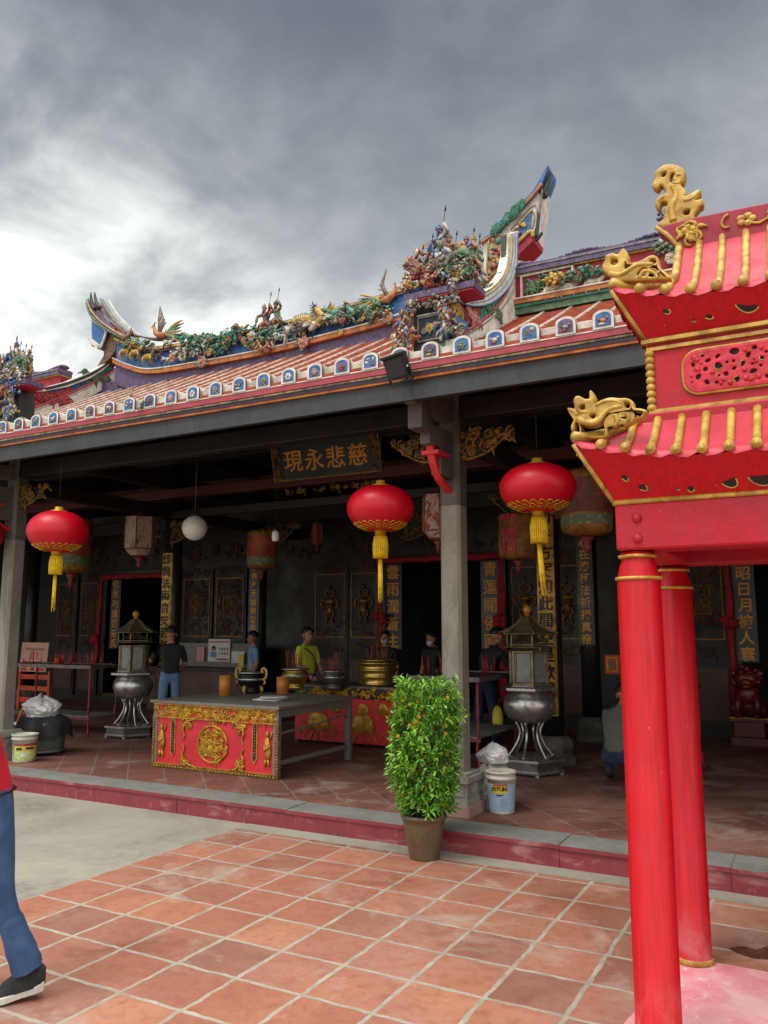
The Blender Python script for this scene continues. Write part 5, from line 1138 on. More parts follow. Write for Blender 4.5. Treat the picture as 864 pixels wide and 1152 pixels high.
def sash(label, x, y, z0, z1, lint=None, knot=None, tilt=0, w=.1):
    t = thing('red_cloth', label, 'red cloth', (x, y, z0)); b = MB(); q = random.Random(int(x*100)); n = 22
    pts = [V(x+tilt*(1-i/n)+.008*math.sin(i*.9), y+.006*math.sin(i*1.3), z0+(z1-z0)*i/n) for i in range(n+1)]
    b.tube(pts, [w/2*(.85+.18*math.sin(i*.55)) for i in range(n+1)], 10, 0, flat=.35, fn=(0, 1, 0)); part(b, 'hanging_fall', 'sash_red', t)
    if knot:
        b = MB(); kp = V(x+tilt*(1-(knot-z0)/(z1-z0)), y-.05, knot)
        for j in range(7): b.ball(kp+V(q.uniform(-.09, .09), q.uniform(-.03, .03), q.uniform(-.07, .07)), (q.uniform(.06, .1), .05, q.uniform(.05, .09)), 0, 8, jit=.08)
        part(b, 'rosette', 'sash_red', t)
    if lint:
        b = MB(); m = 26; lp = [V(lint[0]+(lint[1]-lint[0])*i/m, y, lint[2]+.008*math.sin(i*1.1)) for i in range(m+1)]
        b.tube(lp, [.055*(1+.1*math.sin(i*.7)) for i in range(m+1)], 10, 0, flat=.5, fn=(0, 1, 0)); part(b, 'cloth_swag', 'sash_red', t)
sash('red cloth draped across the central lintel and down its left side', -7.26, 13.16, 1.45, 3.03, (-7.3, -4.84, 3.04), 1.98, .06)
sash('red cloth hanging down the right side of the central doorway', -4.86, 13.16, .55, 3.0, None, 1.92, 0, .15)
sash('red cloth over the left side doorway with a long left fall', -14.5, 13.16, 1.1, 2.95, (-14.5, -12.3, 2.95), 1.55, -.06, .11)
sash('red cloth strip hanging beside the man in black', -12.2, 13.16, .6, 2.95, None, None, -.12, .12)
sash('red cloth strip left of the gold lettered board above the lion', -1.26, 13.16, .35, 3.0, None, 1.9, 0, .11)

# ------------------------------------------------------------------ lanterns
def red_lantern(x, y, zc, rx, rz_, label, top_z, tassel, swing=0):
    t = thing('red_lantern', label, 'lantern', (x, y, zc), 'red silk lanterns under the eave')
    b = MB(); nr = 28; vs, fs = [], []; h = 14
    for i in range(h+1):
        a = math.pi*(.06+.88*i/h)
        for k in range(nr*2):
            g1 = math.pi*k/nr; rr = math.sin(a)**.86*(1 if k % 2 == 0 else .972)
            vs.append((x+rx*rr*math.cos(g1), y+rx*rr*math.sin(g1), zc+rz_*math.cos(a)))
    n2 = nr*2; fs = [(i*n2+k, (i+1)*n2+k, (i+1)*n2+(k+1) % n2, i*n2+(k+1) % n2) for i in range(h) for k in range(n2)]
    b.add(vs, fs, 0, True); part(b, 'silk_shade', 'lantern_silk', t)
    b = MB(); c = (x, y, 0); z1 = zc+rz_*.97; z0 = zc-rz_*.97
    b.lathe([(rx*.27, z1-.008), (rx*.27, z1+.008), (rx*.14, z1+.012), (rx*.14, z1+.05), (0, z1+.05)], c, 20); b.lathe([(0, z0-.05), (rx*.17, z0-.05), (rx*.17, z0-.004), (rx*.27, z0+.006)], c, 20); part(b, 'gold_cap', 'lantern_gold', t)
    b = MB()
    for ring, (ang, s) in enumerate(((2.36, .034), (2.52, .03), (2.66, .026))):
        m = 22-3*ring
        for k in range(m):
            g1 = 6.283*(k+.5*(ring % 2))/m; path = []
            for j in range(8):
                u = -1+2*j/7; aa = ang+s/rz_*1.3*(u*u-.45); gg = g1+u*s/rx/max(.2, math.sin(ang))*1.0; rr = math.sin(aa)**.86*1.008
                path.append((x+rx*rr*math.cos(gg), y+rx*rr*math.sin(gg), zc+rz_*math.cos(aa)*1.006))
            b.tube(path, .0045, 4)
    part(b, 'gold_pattern', 'lantern_gold', t)
    b = MB(); zt = z0-.05; hw = rx*.2
    for k in range(22):
        g1 = 6.283*k/22; b.tube([(x+hw*.8*math.cos(g1), y+hw*.8*math.sin(g1), zt), (x+hw*math.cos(g1), y+hw*math.sin(g1), zt-tassel*.12), (x+hw*.95*math.cos(g1), y+hw*.95*math.sin(g1), zt-tassel*.33)], .012, 4)
    b.lathe([(hw*.8, zt-.005), (hw*.9, zt-tassel*.1), (hw*.85, zt-tassel*.32)], c, 14)
    for k in range(7):
        o = .012*math.cos(k*.9), .012*math.sin(k*.9); b.tube([(x+o[0], y+o[1], zt-tassel*.3), (x+o[0]*1.4+swing*.4, y+o[1], zt-tassel*.65), (x+o[0]*(1.2+.3*(k % 3))+swing, y+o[1]*1.5, zt-tassel*(.94+.03*(k % 3)))], [.009, .008, .005], 4)
    part(b, 'tassel', 'tassel', t)
    b = MB(); b.tube([(x, y, z1+.05), (x, y, top_z)], .004, 4); part(b, 'hanging_cord', 'ink', t)
for px, py_, rxp, ryp, lab, tas, sw_ in ((428, 572, 38, 26.5, 'red lantern hanging left of the front stone column', 0.62, 0), (605, 549, 43, 28, 'red lantern hanging right of the front stone column', .66, .03), (65, 598, 33, 23.5, 'red lantern hanging near the left stone column', .62, -.005), (-26, 602, 28, 22, 'red lantern mostly cut off at the left edge', .6, 0)):
    Y = 6.6 if px > 100 else 6.2 if px > 0 else 6.5
    p = at_y(px, py_, Y); ppm = F_PX/(Y/ray(px, py_).y)
    red_lantern(p.x, p.y, p.z, rxp/ppm, ryp/ppm, lab, 4.15, tas, sw_)
def old_lantern(px, py_, Y, wp, hp, label, kind, mats):
    p = at_y(px, py_, Y); ppm = F_PX/(Y/ray(px, py_).y); r, h = wp/2/ppm, hp/2/ppm; c = (p.x, p.y, p.z)
    t = thing('old_lantern', label, 'lantern', p)
    b = MB()
    if kind == 'six':
        b.lathe([(r*.55, h), (r*.96, h*.9), (r, h*.86), (r*1.0, -h*.6), (r*.92, -h*.66), (r*.6, -h*.92), (r*.3, -h)], c, 6, sm=False, mis=[1, 1, 0, 1, 0, 1])
        for k in range(6): a = 6.283*k/6; b.tube([(p.x+r*math.cos(a), p.y+r*math.sin(a), p.z+h*.86), (p.x+r*math.cos(a), p.y+r*math.sin(a), p.z-h*.6)], .012, 4, 1)
    else:
        b.lathe([(r*.5, h), (r*.9, h*.97), (r*1.0, h*.9), (r, h*.72), (r*1.01, -h*.35), (r*1.01, -h*.42), (r*1.02, -h*.72), (r*.95, -h*.88), (r*.6, -h*.97), (r*.28, -h*1.0)], c, 22, mis=[1, 1, 1, 0, 1, 2, 1, 1, 1])
    part(b, 'shade', mats, t)
    b = MB(); b.lathe([(0, -h*1.0), (r*.22, -h*1.0), (r*.3, -h*1.08), (r*.12, -h*1.2), (r*.16, -h*1.35), (.01, -h*1.55)], c, 10); b.lathe([(r*.2, h*1.0), (r*.2, h*1.1), (.01, h*1.2)], c, 10); part(b, 'finial', 'rust_red', t)
    b = MB(); b.tube([(p.x, p.y, p.z+h), (p.x, p.y, 4.4)], .006, 4); part(b, 'hanging_cord', 'ink', t)
    return t, p, r, h
def patchy(name, cols, scale=5):
    g = G(name); n1 = g.noise(scale, 6, .7, .8); g.set(col=g.ramp(n1, *cols), rough=.6); M[name] = g.m
patchy('old_paper', ((.3, '3c2622'), (.45, '8a6f60'), (.55, '9c8a7c'), (.66, '7c3a34'))); patchy('old_red_paint', ((.32, '24201c'), (.44, '6d1718'), (.54, '3c3a2e'), (.62, '8f1d20'), (.72, '7d6d3c')), 7)
patchy('old_orange', ((.3, '6f1a16'), (.5, '8c2c1c'), (.6, 'a0521c'), (.72, '5c2018'))); patchy('green_band', ((.35, '6d6a4a'), (.5, '3c5040'), (.6, '8d8660'), (.7, '2c3a30')), 16)
patchy('old_white_red', ((.34, '8d1f22'), (.46, '8a2c2a'), (.5, 'a39a90'), (.66, '8f2527')), 8)
M['lantern_rim'] = pm('lantern_rim', '9a6a22', '5c3a18', .6, .1, 14)
old_lantern(158, 603, 9.0, 35, 48, 'faded brown paper lantern hanging left of the white globe lamp', 'six', ['old_paper', 'rust_red', 'old_paper'])
old_lantern(295, 619, 10.5, 34, 44, 'orange and dark red drum lantern below the small white bulb', 'drum', ['old_orange', 'lantern_rim', 'green_band'])
old_lantern(493, 581, 8.5, 38, 54, 'red and white patched lantern half hidden by the front stone column', 'six', ['old_white_red', 'lantern_rim', 'old_paper'])
t, p, r, h = old_lantern(583, 604, 9.3, 44, 52, 'orange drum lantern with red seal characters behind the right red lantern', 'drum', ['lantern_rim', 'lantern_rim', 'lantern_rim'])
for i, ch in enumerate('觀佛日'): text('lettering', ch, h*.6, front(p.y-r*1.03, p.x-r*.12, p.z), 0, h*.62-i*h*.56, 0, 'red_ink', t, bold=.03, sx=1.35)
old_lantern(659, 566, 8.0, 56, 74, 'large painted drum lantern with green band beside the red pavilion roof', 'drum', ['old_red_paint', 'lantern_rim', 'green_band'])
old_lantern(82, 614, 9.2, 42, 62, 'yellowish old lantern hidden behind the left red lantern', 'drum', ['old_orange', 'lantern_rim', 'green_band'])
old_lantern(357, 601, 11.0, 13, 26, 'small dark lantern hanging deep inside left of the red lantern', 'six', ['rust_red', 'dim_gold', 'rust_red'])
p = at_y(219, 594, 8.3); t = thing('globe_lamp', 'white glass globe lamp hanging on a thin cord', 'lamp', p)
b = MB(); b.ball(p, .17, 0, 24); part(b, 'globe', 'globe_glass', t); b = MB(); b.lathe([(.05, .16), (.06, .175), (.02, .2), (.006, .24)], p, 12); b.tube([p+V(0, 0, .2), V(p.x, p.y, 4.7)], .006, 5); part(b, 'cord_and_cap', 'dark_steel', t)
p = at_y(310, 603, 8.5); t = thing('bulb_lamp', 'small white bulb hanging beside the orange drum lantern', 'lamp', p)
b = MB(); b.lathe([(.02, -.07), (.045, -.06), (.05, -.01), (.045, .05), (.025, .07)], p, 14); part(b, 'bulb', 'globe_glass', t); b = MB(); b.lathe([(.024, .07), (.022, .11), (.006, .12)], p, 10); b.tube([p+V(0, 0, .11), V(p.x, p.y, 4.7)], .005, 5); part(b, 'socket', 'black_metal', t)
# floodlight clamped on the eave
p = at_y(446, 413, 5.74); t = thing('floodlight', 'black square floodlight clamped to the roof eave', 'floodlight', p)
u = V(.985, -.1, .10).normalized(); v = V(-.16, -.34, .92).normalized(); v = (v-u*v.dot(u)).normalized(); fl = Fr(p, u, v)
b = MB(); b.prism([(-.092, -.095), (.092, -.095), (.105, .085), (-.105, .085)], fl, -.05, .02); b.fbox(fl, -.108, .108, .083, .108, -.05, .045); part(b, 'lamp_head', 'black_metal', t, bevel=.005)
b = MB(); b.fbox(fl, -.082, .082, -.08, .07, .021, .024); part(b, 'lens', 'black_lacquer', t)
b = MB(); b.bar(fl(-.108, 0, -.02), fl(-.108, -.13, -.02), .012, .018); b.bar(fl(.108, 0, -.02), fl(.108, -.13, -.02), .012, .018); b.bar(fl(-.11, -.13, -.02), fl(.11, -.13, -.02), .012, .018); b.bar(fl(0, -.13, -.02), V(p.x, 5.93, 3.9), .02, .02); b.ball(fl(.108, -.02, .01), .012, 1, 6); part(b, 'mounting_yoke', ['black_metal', 'steel'], t)

# ------------------------------------------------------------------ altar tables and what stands on them
TX0, TX1, TY0, TY1, TZ = -7.17, -5.34, 7.4, 9.0, .95
t = thing('altar_table', 'long offering table with red front panel and gilt carving', 'table', (-6.25, 8.2, P))
b = MB(); b.box(TX0-.03, TX1+.03, TY0-.03, TY1+.03, TZ-.035, TZ); part(b, 'table_top', 'grey_table', t, bevel=.006)
b = MB(); b.box(TX0+.01, TX1-.01, TY0+.02, TY0+.05, P+.05, TZ-.05); part(b, 'front_panel', 'altar_red', t)
b = MB()
for y in (TY0+.03, TY1-.04):
    for x in (TX0+.03, TX1-.035):
        b = MB(); b.box(x-.035, x+.035, y-.035 if y > 8 else y-.02, y+.04, P, TZ-.036); part(b, 'leg', 'grey_table', t, bevel=.005)
b = MB(); b.box(TX1-.06, TX1-.01, TY0+.07, TY1-.08, TZ-.13, TZ-.036); b.box(TX1-.05, TX1-.02, TY0+.07, TY1-.08, P+.14, P+.19); b.box(TX0+.01, TX0+.06, TY0+.07, TY1-.08, TZ-.13, TZ-.036)
b.tube([(TX1-.03, TY0+.1, TZ-.30), (TX1-.03, 8.4, TZ-.26), (TX1-.03, TY1-.15, TZ-.22), (TX1-.03, TY1-.09, TZ-.26)], .014, 5); b.box(TX0+.2, TX1-.2, 8.1, 8.16, TZ-.12, TZ-.04); part(b, 'side_rails', 'grey_table', t, bevel=.004)
fr = front(TY0+.02, -6.255, 0); W = (TX1-TX0)/2-.012
b = MB(); b.fbox(fr, -W, W, TZ-.19, TZ-.045, 0, .008, 1)
scrolls(b, fr, -W+.03, W-.03, TZ-.17, TZ-.06, .014, 210, .035, (0,), .008, 21); b.fbox(fr, -W, W, TZ-.052, TZ-.036, 0, .03, 0); b.fbox(fr, -W, W, TZ-.20, TZ-.185, 0, .026, 0); part(b, 'carved_frieze', ['gold_paint', 'altar_red'], t)
b = MB()
for sg in (-1, 1):
    b.fbox(fr, sg*W-.022, sg*W+.022, P+.0, TZ-.2, 0, .012, 1)
    for i in range(17): b.ball(fr(sg*W, P+.05+i*.032, .014), (.012, .009, .010), 0, 6)
b.fbox(fr, -W, W, P+.0, P+.045, 0, .014, 1)
for i in range(38): b.ball(fr(-W+.03+i*.047, P+.022, .016), (.016, .008, .012), 0, 6)
b.fbox(fr, -W+.02, W-.02, P+.045, P+.053, 0, .014, 0); part(b, 'gilt_border', ['gold_paint', 'dim_gold'], t)
b = MB(); mc = P+.315; rx_, rz2 = .215, .205
b.tube([fr(rx_*math.cos(i*.2618), mc+rz2*math.sin(i*.2618), .012) for i in range(25)], .013, 6)
b.prism([(rx_*math.cos(i*.2618), mc+rz2*math.sin(i*.2618)) for i in range(24)], fr, 0, .004, 1)
scrolls(b, fr, -rx_, rx_, mc-rz2, mc+rz2, .014, 150, .035, (0,), .008, 33, lambda a, c: (a/rx_)**2+((c-mc)/rz2)**2 < .85)
b.tube([fr(-.16, mc-.13, .016), fr(.16, mc-.13, .016)], .008, 5)
for i in range(7): b.ball(fr(-.12+i*.04, mc-.03+.03*math.sin(i*2), .018), (.018, .01, .045), 0, 6); b.ball(fr(-.12+i*.04, mc+.03+.03*math.sin(i*2), .02), .013, 0, 6)
part(b, 'carved_medallion', ['gold_paint', 'altar_red'], t)
def bat(sx, sz):
    b = MB(); cx, cz = sx*.40, mc+sz*.20
    for j in range(6): b.ball(fr(cx+rnd.uniform(-.05, .05), cz+sz*rnd.uniform(-.03, .06), .012), (rnd.uniform(.02, .04), .012, rnd.uniform(.015, .035)), 0, 7)
    for j in range(4): b.tube(spiral(fr, cx+rnd.uniform(-.06, .06), cz+rnd.uniform(-.05, .05), .014, .03, 1.2, rnd.uniform(0, 6), 1, 8), .007, 5)
    b.tube(catmull([fr(cx, cz, .012), fr(cx-sx*.06, cz+sz*.05, .012), fr(cx-sx*.12, cz+sz*.06, .012), fr(cx-sx*.18, cz+sz*.095, .012)], 4), [.016]*6+[.010]*5+[.006, .004], 5)
    b.tube(catmull([fr(cx+sx*.03, cz, .012), fr(cx+sx*.045, cz-sz*.07, .012), fr(cx+sx*.02, cz-sz*.12, .012), fr(cx+sx*.045, cz-sz*.18, .012)], 4), [.016]*6+[.009]*5+[.006, .005], 5)
    part(b, 'gilt_bat', 'gold_paint', t)
for sx in (-1, 1):
    for sz in (-1, 1): bat(sx, sz)
b = MB()
for x in (-.05, 0, .05): b.fbox(fr, x-.008, x+.008, mc+.215, mc+.26, 0, .01); b.fbox(fr, x-.018, x+.018, mc+.235, mc+.243, .0, .012)
part(b, 'small_mark', 'gold_paint', t)
for sg in (-1, 1):
    b = MB(); b.prism([(sg*.60-.035, TZ-.2), (sg*.60+.035, TZ-.2), (sg*.60+.035, P+.19), (sg*.60, P+.14), (sg*.60-.035, P+.19)], fr, 0, .012, 0); b.prism([(sg*.60-.02, TZ-.205), (sg*.60+.02, TZ-.205), (sg*.60+.02, P+.2), (sg*.60, P+.17), (sg*.60-.02, P+.2)], fr, .012, .016, 1)
    for i in range(11): b.ball(fr(sg*.6, P+.23+i*.033, .016), (.008, .004, .007), 0, 5)
    part(b, 'pendant_plaque', ['gold_paint', 'ink'], t)
    b = MB(); x = sg*.775
    b.tube([fr(x, P+.18, .012), fr(x+.012, P+.28, .014), fr(x-.005, P+.38, .014), fr(x, P+.44, .012)], [.03, .045, .042, .02], 8, flat=.4, fn=(0, 1, 0)); b.ball(fr(x, P+.475, .016), (.026, .018, .032), 0, 8); b.tube([fr(x-.04, P+.36, .014), fr(x-.02, P+.3, .03), fr(x+.03, P+.34, .03)], .016, 6)
    for s2 in (-1, 1): b.tube([fr(x+s2*.015, P+.2, .014), fr(x+s2*.03, P+.13, .014)], .016, 6)
    b.tube([fr(x+.04, P+.42, .012), fr(x+.06, P+.5, .012)], .01, 5); part(b, 'gilt_figure', 'gold_paint', t)

def joss(b, c, n, r, h0, h1, mi=0, seed=1):
    q = random.Random(seed)
    for i in range(n):
        a = q.uniform(0, 6.28); d = r*math.sqrt(q.random()); e = q.uniform(.6, 1.5)
        b.tube([V(c[0]+d*math.cos(a), c[1]+d*math.sin(a), c[2]), V(c[0]+d*e*math.cos(a), c[1]+d*e*math.sin(a), c[2]+q.uniform(h0, h1))], .0045, 4, mi)
def on_table(px, py_): return at_z(px, py_, TZ)
def pot(px, py_, h, r, label):
    p = on_table(px, py_); t = thing('bamboo_stick_cup', label, 'cup', p); b = MB()
    b.lathe([(r, 0), (r*1.01, h), (r*.86, h), (r*.86, h-.05), (0, h-.05)], p, 20); part(b, 'cup_body', 'bamboo', t)
    b = MB()
    for z in (.02, h*.5, h-.03): b.lathe([(r-.004, z-.005), (r+.005, z), (r-.004, z+.005)], p, 20)
    part(b, 'band', 'bamboo', t)
pot(253, 783, .255, .078, 'brown bamboo cup standing left of the dark urn with gold handles'); pot(318, 781, .225, .082, 'brown bamboo cup standing right of the dark urn with gold handles')
def urn(px, py_, sc, label, mats, handles=False, sticks=14, seed=1, prof=None):
    p = on_table(px, py_) if not isinstance(px, Vector) else px; t = thing('incense_urn', label, 'incense urn', p)
    pr = prof or [(.10, 0), (.13, .015), (.12, .06), (.10, .075), (.14, .1), (.175, .15), (.18, .2), (.15, .235), (.145, .25), (.185, .262), (.185, .28), (.15, .28), (.14, .255), (0, .255)]
    b = MB(); b.lathe([(a*sc, c*sc) for a, c in pr], p, 26); part(b, 'urn_body', mats[0], t)
    b = MB(); b.lathe([(.181*sc, .17*sc), (.186*sc, .185*sc), (.181*sc, .2*sc)], p, 26); b.lathe([(.186*sc, .262*sc), (.19*sc, .271*sc), (.186*sc, .28*sc)], p, 26); part(b, 'rim_band', mats[1], t)
    if handles:
        for sg in (-1, 1):
            b = MB(); b.tube(catmull([p+V(sg*.16*sc, 0, .18*sc), p+V(sg*.235*sc, 0, .2*sc), p+V(sg*.25*sc, 0, .29*sc), p+V(sg*.205*sc, 0, .33*sc), p+V(sg*.175*sc, 0, .30*sc), p+V(sg*.2*sc, 0, .27*sc)], 4), .017*sc, 6); b.tube([p+V(sg*.2*sc, 0, .2*sc), p+V(sg*.235*sc, 0, .14*sc), p+V(sg*.2*sc, 0, .12*sc)], .014*sc, 6); part(b, 'handle', 'yellow_gold', t)
        for k in range(3): a = 6.28*k/3-1.57; b = MB(); b.tube([p+V(.12*sc*math.cos(a), .12*sc*math.sin(a), .1*sc), p+V(.15*sc*math.cos(a), .15*sc*math.sin(a), .05*sc), p+V(.13*sc*math.cos(a), .13*sc*math.sin(a), 0)], [.03*sc, .025*sc, .018*sc], 6); part(b, 'foot', 'yellow_gold', t)
    if sticks:
        b = MB(); joss(b, p+V(0, 0, .25*sc), sticks, .11*sc, .16, .3, 0, seed); part(b, 'incense_sticks', 'incense', t)
    return t
urn(282, 780, 1.0, 'dark banded incense urn with two curled gold handles', ('bronze_black', 'steel'), True, 0)
urn(332, 776, 1.06, 'polished pewter incense urn with sticks between bamboo cup and table end', ('brass', 'steel'), False, 16, 3)
urn(375, 776, .94, 'dark pewter incense urn with sticks near the right end of the table', ('dark_steel', 'steel'), False, 20, 4)
p = on_table(303, 788); t = thing('paper_stack', 'pale stack of folded paper and plate at the front table edge', 'papers', p)
b = MB(); b.box(p.x-.2, p.x+.14, p.y-.06, p.y+.12, TZ, TZ+.012); b.box(p.x-.16, p.x+.18, p.y-.03, p.y+.13, TZ+.013, TZ+.022); b.lathe([(.12, .023), (.17, .04), (.165, .046), (.1, .03), (0, .03)], (p.x+.04, p.y+.04, TZ), 18); part(b, 'sheets', 'paper', t)

# second altar table farther in
AY0 = 9.9
t = thing('inner_altar_table', 'inner altar table with red cloth front of gold painted peaches', 'table', (-5.6, 10.3, P))
b = MB(); b.box(-6.9, -4.3, AY0, AY0+.9, .96, 1.0); part(b, 'table_top', 'dark_steel', t, bevel=.006)
b = MB(); b.box(-6.85, -4.35, AY0+.02, AY0+.06, P+.05, .82, 0); b.box(-6.85, -4.35, AY0+.015, AY0+.06, .83, .955, 1); part(b, 'front_panel', ['altar_red', 'black_lacquer'], t)
fr = front(AY0+.015); b = MB(); scrolls(b, fr, -6.8, -4.4, .85, .94, .006, 60, .05, (0,), .014, 44)
for x in (-6.45, -5.72, -5.0):
    b.ball(fr(x, .50, .0), (.17, .02, .13), 0, 12); b.ball(fr(x, .67, .0), (.10, .02, .10), 0, 10); b.ball(fr(x-.1, .45, .004), (.09, .02, .08), 0, 9); b.ball(fr(x+.1, .45, .004), (.09, .02, .08), 0, 9); b.ball(fr(x+.32, .70, 0), (.09, .02, .09), 0, 9)
    for k in range(9): a = math.pi*k/8; b.tube(catmull([fr(x+.1*math.cos(a), .4, .005), fr(x+.25*math.cos(a), .42-.12*math.sin(a), .005), fr(x+.33*math.cos(a), .34-.12*math.sin(a), .005)], 3), .008, 4)
part(b, 'gold_painting', 'gold_paint', t)
for x in (-6.85, -4.35):
    b = MB(); b.box(x-.03, x+.03, AY0+.07, AY0+.13, P, .96); part(b, 'leg', 'dark_wood', t)
p = at_y(425, 765, 10.15); p.z = 1.0
urn(p, 0, 1.3, 'large ribbed brass incense urn with sticks on the inner altar', ('brass', 'brass'), False, 18, 8, [(.17, 0), (.2, .015), (.2, .03), (.17, .06), (.205, .09), (.205, .11), (.18, .135), (.215, .16), (.215, .18), (.19, .2), (.21, .225), (.225, .235), (.225, .255), (.19, .255), (.18, .235), (0, .235)])

# ------------------------------------------------------------------ steel burners
def burner(x, y, label):
    t = thing('steel_burner', label, 'incense burner', (x, y, P), 'steel pagoda burners beside the offering table'); c = (x, y, 0)
    b = MB(); b.lathe([(.38, P+.02), (.39, P+.04), (.39, P+.06)], c, 6, sm=False); b.lathe([(.37, P+.06), (.37, P+.15)], c, 6, 1, sm=False); b.lathe([(.40, P+.15), (.40, P+.175), (.2, P+.2)], c, 6, sm=False)
    for k in range(6): a = 6.283*k/6; b.box(x+.36*math.cos(a)-.02, x+.36*math.cos(a)+.02, y+.36*math.sin(a)-.02, y+.36*math.sin(a)+.02, P, P+.05)
    part(b, 'base', ['steel', 'dark_steel'], t)
    for k in range(6):
        a = 6.283*(k+.5)/6; b = MB(); b.tube(catmull([V(x+r*math.cos(a), y+r*math.sin(a), z) for r, z in ((.27, P+.17), (.19, P+.27), (.13, P+.38), (.12, P+.47), (.16, P+.56))], 4), .016, 7); part(b, 'leg', 'steel', t)
    b = MB(); b.lathe([(.15, P+.555), (.24, P+.6), (.29, P+.69), (.3, P+.76), (.28, P+.84), (.22, P+.9), (.22, P+.915)], c, 32); part(b, 'bowl', 'steel', t)
    b = MB(); b.lathe([(.33, P+.915), (.34, P+.925), (.34, P+.955), (.26, P+.965), (.25, P+.985), (0, P+.985)], c, 6, sm=False); part(b, 'tray', 'steel', t, bevel=.004)
    z0, z1 = P+.985, P+1.37; b = MB()
    for k in range(6):
        a = 6.283*k/6; d = 6.283*(k+1)/6; p0, p1 = V(x+.22*math.cos(a), y+.22*math.sin(a), 0), V(x+.22*math.cos(d), y+.22*math.sin(d), 0)
        b.bar(p0+V(0, 0, z0), p0+V(0, 0, z1), .024, .024)
        for z in (z0+.012, z1-.012): b.bar(p0+V(0, 0, z), p1+V(0, 0, z), .018, .024)
        i0, i1 = p0.lerp(p1, .12), p0.lerp(p1, .88)
        for e in (i0, i1): b.bar(e+V(0, 0, z0+.03), e+V(0, 0, z1-.03), .012, .014)
    part(b, 'lantern_frame', 'dull_brass', t)
    b = MB()
    for k in range(6): a = 6.283*(k+.5)/6; f_ = Fr((x+.183*math.cos(a), y+.183*math.sin(a), 0), (-math.sin(a), math.cos(a), 0), (0, 0, 1)); b.fbox(f_, -.085, .085, z0+.03, z1-.03, 0, .003)
    part(b, 'glass_panes', 'glass_pane', t)
    b = MB(); b.lathe([(.34, z1+.04), (.345, z1+.05), (.2, z1+.06)], c, 6, sm=False); b.lathe([(.24, z1+.10), (.14, z1+.14), (.08, z1+.2)], c, 6, sm=False)
    for k in range(6): a = 6.283*k/6; b.bar((x+.25*math.cos(a), y+.25*math.sin(a), z1+.05), (x+.25*math.cos(a), y+.25*math.sin(a), z1+.19), .012, .012)
    for k in range(6): a = 6.283*k/6; d = 6.283*(k+1)/6; b.bar((x+.25*math.cos(a), y+.25*math.sin(a), z1+.07), (x+.25*math.cos(d), y+.25*math.sin(d), z1+.07), .01, .01)
    roof = [(.36, z1+.19), (.355, z1+.2), (.24, z1+.24), (.14, z1+.30), (.07, z1+.375), (.03, z1+.40)]
    b.lathe(roof, c, 6, sm=False)
    for k in range(6): a = 6.283*k/6; b.tube([V(x+r*math.cos(a)*1.02, y+r*math.sin(a)*1.02, z+.005) for r, z in roof[1:]], .012, 5)
    part(b, 'pagoda_roof', 'dull_brass', t)
    b = MB(); b.lathe([(.03, z1+.39), (.035, z1+.42), (.02, z1+.43)], c, 12); b.ball((x, y, z1+.475), (.055, .055, .055), 0, 16); part(b, 'gold_ball', 'gold_paint', t)
burner(-9.45, 9.3, 'pagoda topped steel burner that the man in black reaches into'); burner(-3.08, 9.2, 'pagoda topped steel burner behind the right candle rack')

# ------------------------------------------------------------------ candle racks
def rack(x0, x1, y0, y1, zt, label, seed, splay=.05, shelf=.45):
    t = thing('candle_rack', label, 'rack', ((x0+x1)/2, (y0+y1)/2, P), 'red legged metal candle racks'); q = random.Random(seed)
    b = MB(); b.box(x0, x1, y0, y1, zt-.02, zt); rect_frame(b, top(zt), x0-.01, x1+.01, y0-.01, y1+.01, .02, -.04, .012); part(b, 'tray', 'dark_steel', t)
    for x, sx in ((x0+.03, -1), (x1-.03, 1)):
        for y, sy in ((y0+.03, -1), (y1-.03, 1)):
            b = MB(); b.tube(catmull([V(x, y, zt-.02), V(x, y, P+.45), V(x-sx*.015, y-sy*.01, P+.3), V(x+sx*splay, y+sy*splay*.4, P)], 4), .017, 6); part(b, 'leg', 'rust_red', t)
    b = MB(); b.box(x0+.02, x1-.02, y0+.02, y1-.02, P+shelf-.02, P+shelf); part(b, 'shelf', 'stone_foot', t)
    for y in (y0+.03, y1-.03): b = MB(); b.bar((x0, y, P+shelf-.04), (x1, y, P+shelf-.04), .02, .03); part(b, 'rail', 'rust_red', t)
    b = MB()
    for i in range(26):
        x, y = q.uniform(x0+.05, x1-.05), q.uniform(y0+.05, y1-.05); h = q.uniform(.05, .26); b.tube([(x, y, zt), (x+q.uniform(-.02, .02), y, zt+h)], .007, 5)
    part(b, 'candles', 'candle_red', t)
    b = MB(); b.lathe([(.05, 0), (.055, .09), (.06, .1), (.05, .1), (0, .08)], ((x0+x1)/2, y0+.2, zt), 12); part(b, 'candle_cup', 'orange_paint', t)
rack(-4.25, -3.4, 8.45, 9.75, 1.25, 'red legged candle rack with grey shelf behind the front stone column', 1)
rack(-11.9, -9.95, 8.9, 9.5, 1.22, 'long red legged candle rack at the left with a pale bench shelf', 2, .03, .3)
rack(-1.9, -1.35, 9.6, 10.3, 1.15, 'red legged candle rack partly hidden behind the red pillars', 3, .03, .2)

